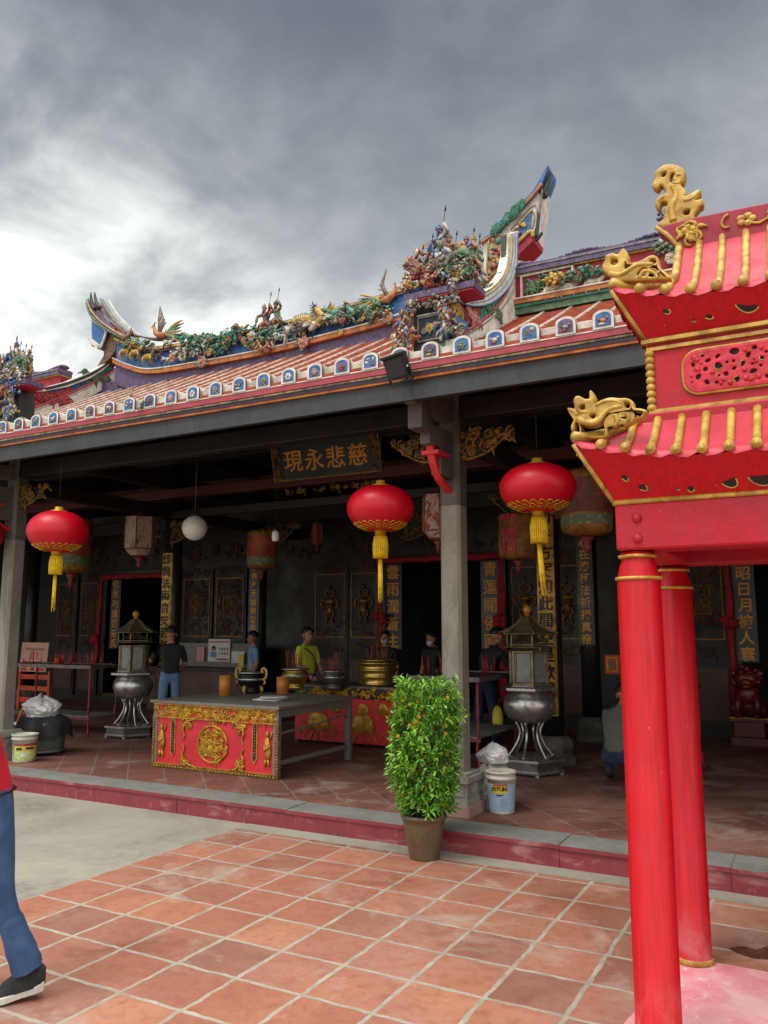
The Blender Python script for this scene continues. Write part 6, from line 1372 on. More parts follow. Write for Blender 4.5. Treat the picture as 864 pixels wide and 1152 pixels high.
# ------------------------------------------------------------------ buckets, sack, tub
def bucket(p, r, h, label, lab):
    t = thing('paint_bucket', label, 'bucket', p); b = MB()
    b.lathe([(r*.86, 0), (r*.88, .01), (r*.97, h*.8), (r*1.05, h*.81), (r*1.05, h*.86), (r*1.0, h*.87), (r*1.01, h*.95), (r*1.07, h*.96), (r*1.07, h), (r*.95, h), (r*.9, h*.2), (0, h*.2)], p, 36); part(b, 'pail', 'plastic_white', t)
    b = MB(); b.tube(catmull([p+V(-r*1.08, 0, h*.84), p+V(-r*.8, r*.8, h*.6), p+V(0, r*1.12, h*.5), p+V(r*.8, r*.8, h*.6), p+V(r*1.08, 0, h*.84)], 5), .004, 5)
    if lab == 'paint': part(b, 'wire_handle', 'steel', t)
    def wrap(z0, z1, a0, a1, mi, d, mbx):
        n_ = 14; rows = []
        for z in (z0, z1):
            rr = r*(.88+.09*(z/(h*.8)))+d; rows.append([p+V(rr*math.sin(a0+(a1-a0)*k/n_), -rr*math.cos(a0+(a1-a0)*k/n_), z) for k in range(n_+1)])
        mbx.sheet(rows, mi, True)
    b = MB(); mats = []
    view = math.atan2(p.x, p.y)            # turn the label towards the yard
    a_ = -view
    if lab == 'paint':
        wrap(h*.07, h*.72, a_-1.45, a_+1.45, 0, .002, b); wrap(h*.50, h*.70, a_-.78, a_+.42, 1, .004, b); wrap(h*.68, h*.715, a_-.6, a_+.42, 2, .0055, b); wrap(h*.44, h*.47, a_-.4, a_+.1, 3, .004, b)
        for i in range(7): wrap(h*(.12+.04*i), h*(.12+.04*i)+.004, a_-.2, a_+.25+.2*(i % 2), 4, .004, b)
        part(b, 'label', ['label_blue', 'label_yellow', 'red_ink', 'ink', 'pale_ink'], t)
        g0 = a_-.17; f2 = Fr(p+V((r*.955+.006)*math.sin(g0), -(r*.955+.006)*math.cos(g0), 0), (math.cos(g0), math.sin(g0), 0), (0, 0, 1)); tm = text('lettering', 'JOTUN', h*.125, f2, 0, h*.595, .0, 'ink', t, bold=.045, ext=.001)
        for v_ in tm.data.vertices:          # bend the word round the pail
            w_ = V(*v_.co); q_ = (w_+Vector(p))-Vector((p.x, p.y, 0)); s_ = q_.x*math.cos(g0)+q_.y*math.sin(g0); rr = r*(.88+.09*(w_.z/(h*.8)))+.0065; v_.co = V(rr*math.sin(g0+s_/rr), -rr*math.cos(g0+s_/rr), w_.z)
    else:
        wrap(h*.08, h*.42, a_-.9, a_+1.2, 2, .002, b); wrap(h*.42, h*.66, a_-.9, a_+1.2, 1, .003, b); wrap(h*.60, h*.68, a_-.9, a_+1.2, 0, .0045, b); wrap(h*.45, h*.54, a_-.7, a_-.2, 3, .0045, b); wrap(h*.2, h*.34, a_-.3, a_+.2, 4, .0045, b); wrap(h*.47, h*.55, a_+.1, a_+.8, 3, .0045, b)
        part(b, 'label', ['relief_red', 'label_yellow', 'label_green', 'navy', 'trim_white'], t)
bucket(at_z(562, 915, P+.002)+V(0, .06, 0), .128, .36, 'white paint bucket with yellow brand patch on a blue label beside the column', 'paint')
bucket(at_z(22, 857, P+.002)+V(0, .06, 0), .15, .33, 'white bucket with green and yellow label at the left kerb', 'veg')
p = at_z(12, 846, P); t = thing('white_tub', 'plain white tub with a stick behind the green labelled bucket', 'tub', p); b = MB(); b.lathe([(.13, 0), (.16, .36), (.17, .37), (.15, .37), (.12, .1), (0, .1)], p, 24); part(b, 'tub_body', 'plastic_white', t); b = MB(); b.tube([p+V(.05, 0, .3), p+V(.32, -.1, .6)], [.012, .016], 6); part(b, 'stick', 'bamboo', t)
p = at_z(47, 848, P); t = thing('green_bin', 'round green bin on castors under a black cloth cover', 'bin', p)
b = MB(); b.lathe([(.24, .06), (.27, .08), (.285, .3), (.285, .42)], p, 28); b.lathe([(.26, .035), (.285, .05), (.26, .07)], p, 28); part(b, 'bin_body', 'green_tub', t)
for k in range(4): a = 6.28*k/4+.5; b = MB(); b.lathe([(.0, 0), (.028, .006), (.028, .03), (.012, .05)], p+V(.21*math.cos(a), .21*math.sin(a), 0), 10); part(b, 'castor', 'stone_foot', t)
b = MB(); n_ = 40
rows = [[p+V((r+dr*math.sin(k*1.1+r*9)+.03*math.sin(k*.47))*math.cos(6.283*k/n_), (r+dr*math.sin(k*1.1+r*9))*math.sin(6.283*k/n_), z+dz*math.sin(k*.8+1)) for k in range(n_+1)] for r, z, dr, dz in ((.02, .49, 0, 0), (.25, .48, .01, .004), (.31, .44, .014, .005), (.33, .33, .02, .01), (.345, .24, .026, .035))]
b.sheet(rows, 0, True); part(b, 'cloth_cover', 'black_cloth', t)
def bag(name, label, p, w, h, mat, seed, cat):
    t = thing(name, label, cat, p); n_, m_ = 84, 40; vs = []
    for i in range(m_+1):
        s = i/m_; rr = w*(.9+.2*math.sin(s*2.6))*max(.03, math.cos(max(0, s-.45)*2.75))**.8
        for k in range(n_):
            a = 6.283*k/n_; u = V(math.cos(a), math.sin(a), 0)
            big_ = noise.noise(V(u.x*1.7+seed, u.y*1.7, s*2.6)); fold = 1-abs(noise.noise(V(u.x*3.6, u.y*3.6+seed, s*5.2)))*2; fold2 = 1-abs(noise.noise(V(u.x*8+seed, u.y*8, s*11)))*2
            d = 1+.26*big_+.10*fold+.05*fold2
            vs.append(p+V(rr*d*u.x, rr*d*u.y*.8, h*s*(1+.3*noise.noise(V(u.x*1.6, u.y*1.6, seed))+.06*fold2*s)))
    b = MB(); b.add(vs, [(i*n_+k, i*n_+(k+1) % n_, (i+1)*n_+(k+1) % n_, (i+1)*n_+k) for i in range(m_) for k in range(n_)]+[tuple(range(m_*n_, (m_+1)*n_))], 0, True)
    part(b, 'bag_body', mat, t)
bag('plastic_bag', 'white crumpled plastic bag lying on the black cloth cover', at_z(47, 848, P)+V(-.06, 0, .475), .22, .25, 'white_bag', 3, 'bag')
bag('cloth_sack', 'grey crumpled sack on the floor behind the blue labelled bucket', V(-2.80, 7.28, P), .17, .42, 'sack', 5, 'sack')
bag('plastic_bag', 'white plastic bag stuffed on top of the grey sack', V(-2.80, 7.29, P+.40), .13, .16, 'white_bag', 8, 'bag')

# ------------------------------------------------------------------ boards, posters, small fittings
p = at_y(40, 750, 10.6); t = thing('poster_board', 'pinkish cardboard sign with red characters leaning on the left rack', 'poster board', p)
fr = Fr(at_y(21, 755, 10.0), Vector((1, 0, 0)), Vector((0, .08, 1)).normalized()); b = MB(); b.fbox(fr, 0, .72, 0, .52, -.012, 0); part(b, 'cardboard', 'cardboard', t)
text('lettering', '招主', .13, fr, .38, .29, .001, 'red_ink', t, bold=.01, ext=.001); text('lettering', '甲午年正月初九日法會', .05, fr, .38, .40, .001, 'ink', t, bold=.004, ext=.001)
b = MB()
for a, c, w in ((.16, .16, .09), (.56, .16, .09), (.12, .04, .1), (.58, .04, .1)): b.ball(fr(a, c, .001), (w, .003, .032), 0, 12)
b.ball(fr(.36, .13, .001), (.03, .003, .035), 1, 8); b.tube([fr(.36, .1, .002), fr(.36, .02, .002)], [.045, .06], 6, 0, flat=.1, fn=(0, 1, 0)); part(b, 'printed_figures', ['red_ink', 'relief_brown'], t)
t = thing('orange_stool', 'orange slatted plastic stool under the left candle rack', 'stool', at_z(40, 800, P))
b = MB(); p = at_z(40, 802, P)
for z in (.2, .42, .64): b.box(p.x-.5, p.x+.35, p.y-.02, p.y+.0, P+z, P+z+.09)
part(b, 'slats', 'orange_paint', t)
for dx in (-.5, .35): b = MB(); b.box(p.x+dx-.03, p.x+dx+.03, p.y-.03, p.y+.02, P, P+.8); part(b, 'side_frame', 'orange_paint', t)
t = thing('counter_desk', 'brown wooden counter below the pinned notices', 'counter', (-11.0, 12.6, P)); b = MB(); b.box(-12.2, -9.7, 12.4, 12.95, P, .98); part(b, 'desk_body', 'brown_wood', t, bevel=.01)
b = MB(); b.box(-12.25, -9.65, 12.35, 13.0, .98, 1.03); part(b, 'desk_top', 'dark_wood', t); b = MB(); fr = front(12.4); rect_frame(b, fr, -12.0, -9.9, .35, .9, .03, 0, .012); part(b, 'panel_trim', 'red_beam', t)
def sheet_on(label, x0, x1, z0, z1, y, mat, name='pinned_notice', cat='notice'):
    t = thing(name, label, cat, ((x0+x1)/2, y, z0)); fr = front(y); b = MB(); b.fbox(fr, x0, x1, z0, z1, -.008, 0); part(b, 'paper_sheet', mat, t); return t, fr
def box_px(a, c, e, f, Y): p, q = at_y(a, f, Y), at_y(e, c, Y); return p.x, q.x, p.z, q.z
t, fr = sheet_on('white printed notice with a blue figure above the counter', *box_px(234, 719, 259, 744, 12.9), 12.9, 'paper'); x0, x1, z0, z1 = box_px(234, 719, 259, 744, 12.9); w, h = x1-x0, z1-z0
b = MB(); b.ball(fr(x0+w*.25, z0+h*.58, 0), (w*.11, .004, h*.13), 1, 10); b.ball(fr(x0+w*.25, z0+h*.52, .003), (w*.09, .004, h*.07), 2, 10); b.prism([(x0+w*.1, z0+h*.2), (x0+w*.4, z0+h*.2), (x0+w*.38, z0+h*.42), (x0+w*.12, z0+h*.42)], fr, 0, .003, 0)
for i in range(4):
    for k in range(2): b.fbox(fr, x0+w*(.5+.12*i), x0+w*(.56+.12*i), z0+h*(.3+.2*k), z0+h*(.42+.2*k), 0, .003, (0, 1, 3, 3)[i])
b.fbox(fr, x0+w*.06, x0+w*.94, z0+h*.84, z0+h*.90, 0, .003, 3); b.fbox(fr, x0+w*.4, x0+w*.94, z0+h*.06, z0+h*.14, 0, .003, 3); part(b, 'printing', ['sky_blue', 'ink', 'skin', 'red_ink'], t)
sheet_on('plain pink paper notice left of the blue figure notice', *box_px(221, 728, 230, 744, 12.9), 12.9, 'pink_paper'); sheet_on('blank white paper notice right of the blue figure notice', *box_px(260, 733, 275, 746, 12.88), 12.88, 'paper'); sheet_on('pale yellow paper strip beside the man in blue', *box_px(268, 736, 274, 752, 12.8), 12.8, 'label_yellow')
b = MB(); b.box(-12.3, -9.7, 12.95, 13.0, .98, 1.5); o = part(b, 'counter_screen', 'grey_table', None)
t, fr = sheet_on('small red framed plaque on the wall beside the red pillar', *box_px(681, 737, 697, 758, 12.0), 12.0, 'orange_paint', 'framed_plaque', 'plaque'); x0, x1, z0, z1 = box_px(681, 737, 697, 758, 12.0)
b = MB(); rect_frame(b, fr, x0+.03, x1-.03, z0+.03, z1-.03, .02, 0, .012); b.fbox(fr, x0+.08, x1-.08, z0+.08, z1-.08, 0, .008, 1); part(b, 'gold_frame', ['gold_paint', 'relief_green'], t)
t = thing('red_cabinet', 'red wooden cabinet behind the crouching person', 'cabinet', (-2.15, 10.9, P)); b = MB(); b.box(-2.35, -1.75, 10.7, 11.1, P, 1.2); part(b, 'cabinet_body', 'deep_red', t, bevel=.01); b = MB(); b.fbox(front(10.7), -2.3, -2.24, P+.1, .75, 0, .012); part(b, 'yellow_strip', 'label_yellow', t)

# lion on a stand by the right doorway
lp = at_z(838, 845, P); lp = V(-1.04, 12.75, P); t = thing('lion_statue', 'carved red lion statue seated on a gold edged red stand', 'statue', lp)
b = MB(); x, y = lp.x, lp.y
b.box(x-.24, x+.24, y-.18, y+.18, P, P+.12); b.box(x-.2, x+.2, y-.15, y+.15, P+.12, P+.33); b.box(x-.25, x+.25, y-.19, y+.19, P+.33, P+.375)
for sg in (-1, 1):
    for i in range(5): b.ball((x+sg*.2, y-.15, P+.15+i*.038), .02, 0, 6)
st_ = part(b, 'stand', 'lion_red', t, bevel=.008); b = MB(); b.box(x-.255, x+.255, y-.195, y+.195, P+.376, P+.392); part(b, 'gold_edge', 'gold_paint', st_)
b = MB(); z = P+.39
b.ball((x, y+.06, z+.16), (.19, .2, .18), 0, 12); b.ball((x, y-.02, z+.3), (.16, .15, .2), 0, 12); b.ball((x, y-.08, z+.52), (.16, .15, .16), 0, 12); b.ball((x, y-.2, z+.48), (.09, .08, .07), 0, 9); b.ball((x, y-.2, z+.42), (.07, .06, .03), 0, 8)
for sg in (-1, 1):
    b.tube([(x+sg*.11, y-.08, z+.34), (x+sg*.13, y-.15, z+.18), (x+sg*.12, y-.17, z+.02)], [.07, .055, .05], 8); b.ball((x+sg*.12, y-.2, z+.03), (.06, .08, .035), 0, 8); b.ball((x+sg*.18, y+.02, z+.1), (.08, .13, .12), 0, 9); b.ball((x+sg*.17, y-.02, z+.6), (.045, .03, .06), 0, 7)
for k in range(26): a = rnd.uniform(-.6, 3.74); rr = rnd.uniform(.13, .19); b.ball((x+rr*math.cos(a), y-.04+rnd.uniform(-.1, .1), z+.52+rr*math.sin(a)), .042, 0, 7)
b.tube([(x, y+.2, z+.1), (x, y+.24, z+.3), (x, y+.16, z+.42)], [.05, .06, .03], 7); part(b, 'lion_body', 'lion_red', t)
b = MB()
for sg in (-1, 1): b.ball((x+sg*.06, y-.2, z+.56), (.028, .02, .022), 0, 8); b.tube([(x+sg*.02, y-.235, z+.62), (x+sg*.1, y-.2, z+.63)], .012, 5)
b.ball((x, y-.275, z+.5), (.035, .02, .025), 0, 8); b.tube([(x-.08, y-.22, z+.44), (x, y-.27, z+.43), (x+.08, y-.22, z+.44)], .01, 5); part(b, 'gilt_face', 'dull_gold', t)
t = thing('gilt_altar_stand', 'yellow gold altar stand cut off at the right edge', 'altar stand', (-.1, 11.4, P)); b = MB(); b.box(-.62, .6, 11.2, 11.8, .98, 1.04); part(b, 'stand_top', 'gold_paint', t); b = MB(); b.box(-.58, .55, 11.25, 11.75, P, .98); part(b, 'stand_body', 'yellow_gold', t); 

# ------------------------------------------------------------------ potted citrus bush
pp = at_z(471, 968, .005)+V(0, .10, 0); pp.z = .005
t = thing('potted_citrus_bush', 'tall clipped kumquat bush with small orange fruit in a brown pot', 'potted plant', pp)
b = MB(); b.lathe([(.115, 0), (.12, .006), (.165, .27), (.172, .30), (.182, .302), (.186, .32), (.18, .335), (.162, .335), (.155, .29), (0, .285)], pp, 36, mis=[0]*8+[1]); part(b, 'pot', ['pot', 'soil'], t)
b = MB(); q = random.Random(5)
stems = []
for k in range(9):
    a = 6.283*k/9; r0, r1 = .05, q.uniform(.12, .2); s = catmull([pp+V(r0*math.cos(a), r0*math.sin(a), .27), pp+V(.1*math.cos(a+.4), .1*math.sin(a+.4), .6), pp+V(r1*math.cos(a+.8), r1*math.sin(a+.8), 1.0), pp+V(r1*1.05*math.cos(a+1), r1*1.05*math.sin(a+1), 1.26)], 5)
    b.tube(s, [.012-.0005*i for i in range(len(s))], 5); stems.append(s)
part(b, 'stems', 'brown_wood', t)
b = MB(); lean = V(.02, 0, 0)
def leaf(mb, c, d, up, ln, wd):
    d = d.normalized(); sd = d.cross(up).normalized(); n_ = sd.cross(d)
    pts = [c, c+d*ln*.3+sd*wd*.42+n_*ln*.03, c+d*ln*.65+sd*wd*.45, c+d*ln-n_*ln*.1, c+d*ln*.65-sd*wd*.45, c+d*ln*.3-sd*wd*.42+n_*ln*.03, c+d*ln*.5+n_*(-wd*.12)]
    mb.add(pts, [(0, 1, 6), (1, 2, 6), (2, 3, 6), (3, 4, 6), (4, 5, 6), (5, 0, 6)], 0, False)
def bush_r(z, a): s = (z-.34)/1.2; return (.215+.03*math.sin(s*3.1)+.035*s)*(1+.26*noise.noise(V(math.cos(a)*1.6, math.sin(a)*1.6, z*3.6)))*(1.0 if s < .93 else .93)
for i in range(1500):
    z = .35+(.97+.09*noise.noise(V(i*.37, 1, 2)))*q.random(); a = q.uniform(0, 6.283); R_ = bush_r(z, a)*.9; rr = R_*math.sqrt(q.uniform(.25, 1.0)); c = pp+V(rr*math.cos(a), rr*math.sin(a), z)+lean*(z*.6)
    if noise.noise(V(c.x*7, c.y*7, c.z*6)) < -.36: continue
    axis = V(math.cos(a+q.uniform(-.8, .8)), math.sin(a+q.uniform(-.8, .8)), q.uniform(.1, 1.1)).normalized()
    if z > 1.24: axis = (axis+V(0, 0, 1.0)).normalized()
    for k in range(q.randint(4, 7)):
        g1 = k*2.4+q.random(); o = axis.orthogonal().normalized(); o2 = axis.cross(o); d = axis*q.uniform(.3, 1.0)+(o*math.cos(g1)+o2*math.sin(g1))*.85
        leaf(b, c+axis*.014*k, d, V(q.uniform(-.4, .4), q.uniform(-.4, .4), 1), q.uniform(.042, .074), q.uniform(.016, .026))
    if q.random() < .10: b.tube([c-axis*.05, c+axis*.09], .002, 3)
part(b, 'foliage', 'citrus_leaf', t)
for i in range(46):
    z = .42+.85*q.random()**.9; a = q.uniform(0, 6.283); rr = bush_r(z, a)*.9*q.uniform(.88, 1.05); b = MB(); f_r = q.uniform(.012, .021); b.ball(pp+V(rr*math.cos(a), rr*math.sin(a), z)+lean*(z*.6), (f_r, f_r, f_r*1.1), 0, 9); part(b, 'fruit', 'citrus_fruit' if q.random() < .55 else 'green_fruit' if 'green_fruit' in M else 'citrus_leaf', t)

# ------------------------------------------------------------------ people
def grow(nodes, edges, root):
    """one continuous surface from joints (position, radius) with a Skin modifier, applied"""
    me = bpy.data.meshes.new('skeleton'); idx = {k: i for i, k in enumerate(nodes)}
    me.from_pydata([tuple(nodes[k][0]) for k in nodes], [(idx[a], idx[b]) for a, b in edges], [])
    o = bpy.data.objects.new('skeleton_tmp', me); scene.collection.objects.link(o)
    m = o.modifiers.new('skin', 'SKIN'); m.use_smooth_shade = True; m.branch_smoothing = .3
    for k, v in zip(nodes, me.skin_vertices[0].data):
        r = nodes[k][1]; v.radius = r if isinstance(r, tuple) else (r, r); v.use_root = (k == root)
    sb = o.modifiers.new('smooth', 'SUBSURF'); sb.levels = 3; sb.render_levels = 3
    ev = bpy.data.meshes.new_from_object(o.evaluated_get(bpy.context.evaluated_depsgraph_get()))
    vs = [v.co.copy() for v in ev.vertices]; fs = [tuple(f.vertices) for f in ev.polygons]
    bpy.data.objects.remove(o); bpy.data.meshes.remove(me); bpy.data.meshes.remove(ev)
    return vs, fs
def person(label, base, rot, J, mats, hair='short', extra=None, mask=False, sleeve=.55, hgt=1.0):
    """J overrides joints (local, metres, facing -Y, +X its left); mats: skin, shirt, trousers, shoes"""
    D = {'pelvis': (0, 0, .93), 'waist': (0, 0, 1.08), 'chest': (0, .01, 1.27), 'collar': (0, .015, 1.40), 'neck': (0, .01, 1.455), 'head': (0, -.01, 1.56)}
    for s, n_ in ((1, 'l'), (-1, 'r')):
        D.update({n_+'shoulder': (s*.165, .01, 1.365), n_+'elbow': (s*.215, .03, 1.10), n_+'wrist': (s*.225, -.05, .87), n_+'palm': (s*.222, -.075, .79),
                  n_+'hip': (s*.088, 0, .88), n_+'knee': (s*.10, -.02, .48), n_+'ankle': (s*.105, .02, .085), n_+'toe': (s*.115, -.13, .035)})
    D.update(J); D = {k: Vector(v)*hgt for k, v in D.items()}
    Rd = {'pelvis': (.145, .105), 'waist': (.135, .098), 'chest': (.155, .105), 'collar': (.105, .075), 'neck': (.052, .052)}
    for n_ in 'lr': Rd.update({n_+'shoulder': .068, n_+'elbow': .044, n_+'wrist': .029, n_+'palm': (.042, .020), n_+'hip': .092, n_+'knee': .062, n_+'ankle': .045, n_+'toe': (.042, .028)})
    nodes = {k: (D[k], tuple(x*hgt for x in r) if isinstance(r, tuple) else r*hgt) for k, r in Rd.items()}
    nodes['headbase'] = (D['neck'].lerp(D['head'], .45), .05*hgt)
    E_ = [('pelvis', 'waist'), ('waist', 'chest'), ('chest', 'collar'), ('collar', 'neck'), ('neck', 'headbase')]
    for n_ in 'lr': E_ += [('collar' if False else 'chest', n_+'shoulder'), (n_+'shoulder', n_+'elbow'), (n_+'elbow', n_+'wrist'), (n_+'wrist', n_+'palm'), ('pelvis', n_+'hip'), (n_+'hip', n_+'knee'), (n_+'knee', n_+'ankle'), (n_+'ankle', n_+'toe')]
    vs, fs = grow(nodes, E_, 'pelvis')
    seg = []                                # (a, b, material) for the clothing
    for n_ in 'lr':
        sh, el, wr = D[n_+'shoulder'], D[n_+'elbow'], D[n_+'wrist']; cut = sh.lerp(el, min(1, sleeve*1.6)) if sleeve < .62 else el.lerp(wr, (sleeve-.62)/.38)
        if sleeve < .62: seg += [(sh, cut, 1), (cut, el, 0), (el, wr, 0)]
        else: seg += [(sh, el, 1), (el, cut, 1), (cut, wr, 0)]
        seg += [(wr, D[n_+'palm'], 0), (D[n_+'hip'], D[n_+'knee'], 2), (D[n_+'knee'], D[n_+'ankle'].lerp(D[n_+'knee'], .06), 2), (D[n_+'ankle'], D[n_+'toe'], 3)]
    seg += [(D['pelvis'], D['pelvis']-V(0, 0, .06), 2), (D['waist'].lerp(D['pelvis'], .55), D['chest'], 1), (D['chest'], D['collar'], 1), (D['neck'], D['head'], 0)]
    def near(p):
        best, bm = 9, 0
        for a, b, m in seg:
            d = b-a; t = max(0, min(1, (p-a).dot(d)/max(1e-9, d.dot(d)))); q = (a+d*t-p).length
            if q < best: best, bm = q, m
        return bm
    mz = Matrix.Rotation(rot, 3, 'Z'); base = Vector(base)
    b = MB()
    wv = [base+mz @ v for v in vs]
    for f in fs:
        pass
    b.v = [tuple(v) for v in wv]
    for f in fs:
        c = sum((vs[i] for i in f), Vector())/len(f); b.f.append(f); b.m.append(near(c)); b.s.append(True)
    # head: skull, jaw, nose, ears, eyes, brows, mouth; turned by the vector 'look'
    look = (mz @ Vector(J.get('look', (0, -1, -.08)))).normalized(); hu = (base+mz @ D['head']); upv = Vector((0, 0, 1)); sx = look.cross(upv).normalized(); up_ = sx.cross(look)
    H = Matrix((sx, -look, up_)).transposed(); hs = hgt
    def hp(x, y, z): return hu+H @ (V(x, y, z)*hs)
    def hb(c, r, mi, n=10): b.ball(hp(*c), tuple(x*hs for x in r), mi, n, H)
    hb((0, .012, .035), (.076, .092, .088), 0, 16); hb((0, -.022, -.025), (.060, .066, .078), 0, 14); hb((0, -.045, -.078), (.030, .026, .022), 0, 10)
    b.tube([hp(0, -.085, .02), hp(0, -.098, -.012), hp(0, -.106, -.028)], [.009*hs, .012*hs, .015*hs], 7, 0); hb((0, -.094, -.03), (.019, .012, .010), 0, 8)
    for s in (-1, 1):
        hb((s*.077, .012, .0), (.010, .022, .034), 0, 8); hb((s*.031, -.079, .012), (.015, .008, .007), 5, 8); hb((s*.031, -.085, .012), (.0065, .004, .0065), 4, 6); b.tube([hp(s*.014, -.088, .034), hp(s*.034, -.088, .039), hp(s*.052, -.076, .033)], .0045*hs, 5, 4)
    b.tube([hp(-.024, -.081, -.058), hp(0, -.089, -.056), hp(.024, -.081, -.058)], .006*hs, 6, 6); hb((0, -.083, -.066), (.016, .008, .006), 6, 6)
    if mask:
        b.ball(hp(0, -.05, -.04), (.064*hs, .055*hs, .05*hs), 7, 12, H)
        for s in (-1, 1): b.tube([hp(s*.055, -.06, -.02), hp(s*.078, .0, .0)], .003, 4, 7)
    # hands: four fingers and a thumb on each palm
    for n_, s in (('l', 1), ('r', -1)):
        w, pa = D[n_+'wrist'], D[n_+'palm']; d = (pa-w).normalized(); side_ = d.cross(Vector((1, 0, 0))); side_ = side_.normalized() if side_.length > .2 else d.cross(Vector((0, 0, 1))).normalized(); nn = d.cross(side_)
        for k, ln in enumerate((.072, .082, .077, .060)):
            o = pa+side_*(.026-.0175*k)*-1+d*.01; c = [base+mz @ (q*1) for q in (o, o+d*ln*.45+nn*.004*-s, o+d*ln*.8-nn*s*-.018, o+d*ln*.9-nn*s*-.034)]; b.tube(c, [.0092, .0088, .008, .006], 7, 0); b.ball(c[-1], .0062, 0, 6)
        o = w.lerp(pa, .45)-side_*.022; c = [base+mz @ q for q in (o, o-side_*.022+d*.022, o-side_*.026+d*.05)]; b.tube(c, [.0115, .0105, .0075], 7, 0); b.ball(c[-1], .0078, 0, 6)
    t = thing('person', label, 'person', base)
    part(b, 'body', [mats[0], mats[1], mats[2], mats[3], 'hair', 'trim_white', 'relief_pink', 'mask_white'], t)
    # hair as a close cap with a fringe
    hm = MB(); n1, n2 = 22, 12; vs2 = []
    low = {'short': 1.55, 'bun': 1.7}[hair]
    for i in range(n2+1):
        for k in range(n1):
            a = 6.283*k/n1; front_ = max(0, -math.sin(a)); lim = low+.25*max(0, math.sin(a))-.62*front_**1.5; th = lim*i/n2
            q = 1.06+.035*noise.noise(V(math.cos(a)*4, math.sin(a)*4, th*3)+base)
            vs2.append(hp(.079*q*math.sin(th)*math.cos(a), .012+.097*q*math.sin(th)*math.sin(a), .036+.094*q*math.cos(th)))
    hm.add(vs2, [(i*n1+k, (i+1)*n1+k, (i+1)*n1+(k+1) % n1, i*n1+(k+1) % n1) for i in range(n2) for k in range(n1)], 0, True)
    if hair == 'bun': hm.ball(hp(0, .115, .02), .045*hs, 0, 10)
    o = part(hm, 'hair', 'hair', t); so = o.modifiers.new('thick', 'SOLIDIFY'); so.thickness = .012; so.offset = -1
    # belt, collar, soles
    ac = MB()
    for n_ in 'lr':
        a, c = base+mz @ D[n_+'ankle'], base+mz @ D[n_+'toe']; d = (c-a); d.z = 0; d.normalize(); zl_ = min(a.z, c.z)-.045 if False else c.z-.028*hgt
    if extra: extra(t, base, mz, D)
    return t

mk = ('skin', 'shirt_black', 'denim_pale', 'shoe_black')
# man in black beside the left burner, seen from behind, arm out to the burner
person('man in black shirt seen from behind reaching into the left burner', (-8.80, 9.40, P), R(-128),
       {'lelbow': (.26, -.20, 1.17), 'lwrist': (.24, -.44, 1.13), 'lpalm': (.23, -.52, 1.12), 'relbow': (-.24, -.04, 1.12), 'rwrist': (-.19, -.22, 1.0), 'rpalm': (-.17, -.29, .98), 'look': (-.05, -1, -.2)}, mk, sleeve=.55, hgt=.98)
person('man in light blue shirt standing behind the counter looking left', (-8.86, 11.5, P), R(-40), {'look': (-.3, -1, -.05)}, ('skin', 'shirt_blue', 'trouser_dark', 'shoe_black'), hgt=.93)
person('man in yellow green shirt seen sideways behind the incense urns', (-7.08, 10.55, P), R(75), {'lelbow': (.21, -.05, 1.1), 'lwrist': (.14, -.24, .96), 'lpalm': (.12, -.31, .93), 'relbow': (-.22, -.03, 1.1), 'rwrist': (-.16, -.22, .95), 'rpalm': (-.13, -.29, .92)}, ('skin', 'shirt_yellow', 'trouser_dark', 'shoe_black'), hgt=.97,
       extra=lambda t, base, mz, D: part(MB().tube(catmull([base+mz @ q for q in (V(-.15, .05, 1.36), V(-.03, -.125, 1.26), V(.12, -.10, 1.02), V(.15, .02, .98), V(.05, .125, 1.15), V(-.12, .09, 1.36))], 5), .016, 6, flat=.5), 'bag_strap', 'black_cloth', t))
person('masked man in black shirt standing behind the bush', (-5.45, 11.6, P), R(-15), {'look': (-.15, -1, -.25), 'lelbow': (.25, .02, 1.1)}, ('skin', 'shirt_black', 'trouser_dark', 'shoe_black'), mask=True, hgt=.93)
person('masked person in dark clothes behind the brass urn', (-6.6, 12.2, P), R(10), {}, ('skin', 'shirt_black', 'trouser_dark', 'shoe_black'), mask=True, hgt=.93)
person('person in black jacket and jeans bending over behind the candle rack', (-3.95, 10.05, P), R(155), {'waist': (0, -.05, 1.07), 'chest': (0, -.11, 1.24), 'collar': (0, -.155, 1.36), 'neck': (0, -.185, 1.41), 'head': (0, -.23, 1.505), 'lshoulder': (.165, -.13, 1.32), 'rshoulder': (-.165, -.13, 1.32), 'lelbow': (.2, -.28, 1.10), 'relbow': (-.22, -.24, 1.1), 'lwrist': (.14, -.44, 1.05), 'rwrist': (-.15, -.42, 1.0), 'lpalm': (.12, -.51, 1.04), 'rpalm': (-.13, -.49, .98), 'lknee': (.12, .02, .49), 'lankle': (.15, .22, .10), 'ltoe': (.16, .08, .035), 'rknee': (-.09, -.06, .48), 'rankle': (-.1, -.04, .085), 'rtoe': (-.1, -.19, .035), 'look': (0, -1, -.35)},
       ('skin', 'shirt_black', 'denim_dark', 'shoe_black'), sleeve=.95, hgt=1.0)
t = thing('yellow_bag', 'yellow paper bag hanging at the hip of the bending person', 'bag', at_y(560, 808, 9.75)); p = at_y(560, 808, 9.75); b = MB(); b.ball(p, (.075, .05, .16), 0, 12); b.tube([p+V(0, 0, .14), p+V(.02, .05, .28)], .006, 5, 1); part(b, 'bag_body', ['label_yellow', 'red_ink'], t)
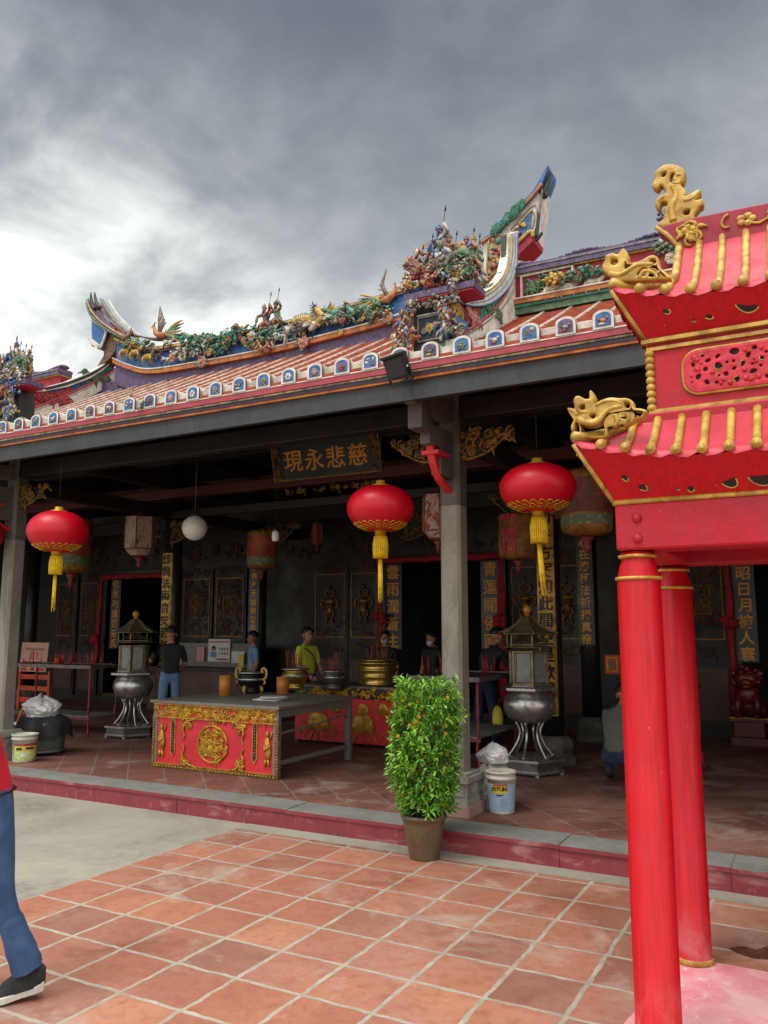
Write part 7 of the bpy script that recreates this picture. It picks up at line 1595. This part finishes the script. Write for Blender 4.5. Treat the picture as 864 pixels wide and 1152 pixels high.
# crouching person, back to the yard
person('person in olive shirt and dark jeans crouching with back turned', (-2.02, 8.95, P), R(170), {'pelvis': (0, .10, .30), 'waist': (0, .06, .46), 'chest': (0, -.06, .64), 'collar': (0, -.13, .76), 'neck': (0, -.16, .81), 'head': (0, -.20, .90), 'lshoulder': (.165, -.10, .72), 'rshoulder': (-.165, -.10, .72), 'lelbow': (.24, -.26, .54), 'relbow': (-.24, -.26, .54), 'lwrist': (.14, -.42, .46), 'rwrist': (-.14, -.42, .46), 'lpalm': (.11, -.48, .44), 'rpalm': (-.11, -.48, .44),
        'lhip': (.10, .08, .28), 'rhip': (-.10, .08, .28), 'lknee': (.20, -.32, .47), 'rknee': (-.20, -.32, .47), 'lankle': (.14, -.02, .09), 'rankle': (-.14, -.02, .09), 'ltoe': (.17, -.17, .035), 'rtoe': (-.17, -.17, .035), 'look': (0, -1, -.35)}, ('skin', 'shirt_olive', 'denim_dark', 'shoe_black'), sleeve=.6)
# man walking out of the picture at the left
hx = at_z(14, 1108, .10)
def walker(t, base, mz, D):
    b = MB()
    for n_ in 'r':
        pass
    W = lambda q: base+mz @ q
    pts = [V(.132*math.cos(a), -.012+.088*math.sin(a), .985+.006*math.sin(a)) for a in [6.283*k/20 for k in range(21)]]
    b.tube([W(q) for q in pts], .017, 6, flat=.45); part(b, 'belt', 'black_metal', t)
    for n_ in 'lr':
        an, to = D[n_+'ankle'], D[n_+'toe']; d = (to-an); dz = d.z; h = V(d.x, d.y, 0).normalized(); sd = V(-h.y, h.x, 0); pitch = (an.z-.085)
        heel = an-h*.07; L_ = .285
        def foot(u, v, w): return W(heel+h*(u*L_)+sd*v+V(0, 0, w-.085+max(0, pitch)*(-u*1.15)))
        sole = []
        prof = [(0, .030), (.12, .040), (.35, .036), (.6, .046), (.8, .046), (.95, .030), (1.0, .012)]
        out_ = [(u, w) for u, w in prof]+[(u, -w) for u, w in prof[::-1]]
        s = MB(); n_p = len(out_)
        lo = [foot(u, v, .0+.012*max(0, u-.75)*4) for u, v in out_]; hi = [foot(u, v*1.08, .034+.012*max(0, u-.75)*4+(.012 if u < .08 else 0)) for u, v in out_]
        s.add(lo+hi, [tuple(range(n_p-1, -1, -1)), tuple(range(n_p, 2*n_p))]+[(i, (i+1) % n_p, n_p+(i+1) % n_p, n_p+i) for i in range(n_p)], 0)
        part(s, 'shoe_sole', 'sole_white', t, bevel=.004)
        u_ = MB(); rows = []
        for u, w, hh in ((-.02, .022, .10), (.05, .036, .125), (.18, .042, .13), (.36, .042, .12), (.52, .044, .092), (.7, .045, .070), (.85, .038, .058), (.96, .022, .048), (1.0, .008, .040)):
            rows.append([foot(u, w*math.cos(math.pi*k/8), .03+(hh-.03)*math.sin(math.pi*k/8)**.7) for k in range(9)])
        u_.sheet(rows, 0, True); part(u_, 'shoe_upper', 'shoe_black', t)
        # trouser hem
        c = D[n_+'ankle']; k = D[n_+'knee']; ax = (k-c).normalized(); o = ax.orthogonal().normalized(); o2 = ax.cross(o); hm = MB(); rows = []
        for s_, r in ((.02, .070), (.05, .071), (.12, .068), (.20, .064), (.27, .058), (.33, .044)):
            rows.append([W(c+ax*s_+(o*math.cos(6.283*q/18)+o2*math.sin(6.283*q/18))*(r*(1+.07*math.sin(q*2.1+s_*30)))) for q in range(19)])
        hm.sheet(rows, 0, True); part(hm, 'trouser_hem', 'denim', t)
    b = MB(); b.tube([W(V(-.26, .05, .98)), W(V(-.27, .02, .86)), W(V(-.26, -.02, .80))], [.03, .034, .02], 8)
wl = {'pelvis': (0, 0, .93), 'chest': (0, -.09, 1.26), 'waist': (0, -.04, 1.08), 'collar': (0, -.13, 1.39), 'neck': (0, -.14, 1.445), 'head': (0, -.17, 1.55), 'lshoulder': (.165, -.11, 1.355), 'rshoulder': (-.165, -.11, 1.355), 'lhip': (.088, .01, .88), 'lknee': (.10, .055, .50), 'lankle': (.10, .20, .125), 'ltoe': (.10, .07, .045), 'rhip': (-.088, -.02, .88), 'rknee': (-.10, -.2, .50), 'rankle': (-.10, -.32, .09), 'rtoe': (-.10, -.46, .045),
      'lelbow': (.25, -.04, 1.12), 'lwrist': (.25, -.06, .97), 'lpalm': (.245, -.07, .89), 'relbow': (-.25, -.06, 1.1), 'rwrist': (-.24, -.22, .95), 'rpalm': (-.23, -.28, .9)}
ank = Vector(wl['lankle'])
rot = R(-38)
mz = Matrix.Rotation(rot, 3, 'Z'); tgt = at_z(33, 1094, .125); bs = tgt-mz @ Vector((.10, .20, 0)); bs.z = .0
person('man in red jacket and blue jeans walking out at the left edge', bs, rot, wl, ('skin', 'jacket_red', 'denim', 'shoe_black'), sleeve=.98, extra=walker)
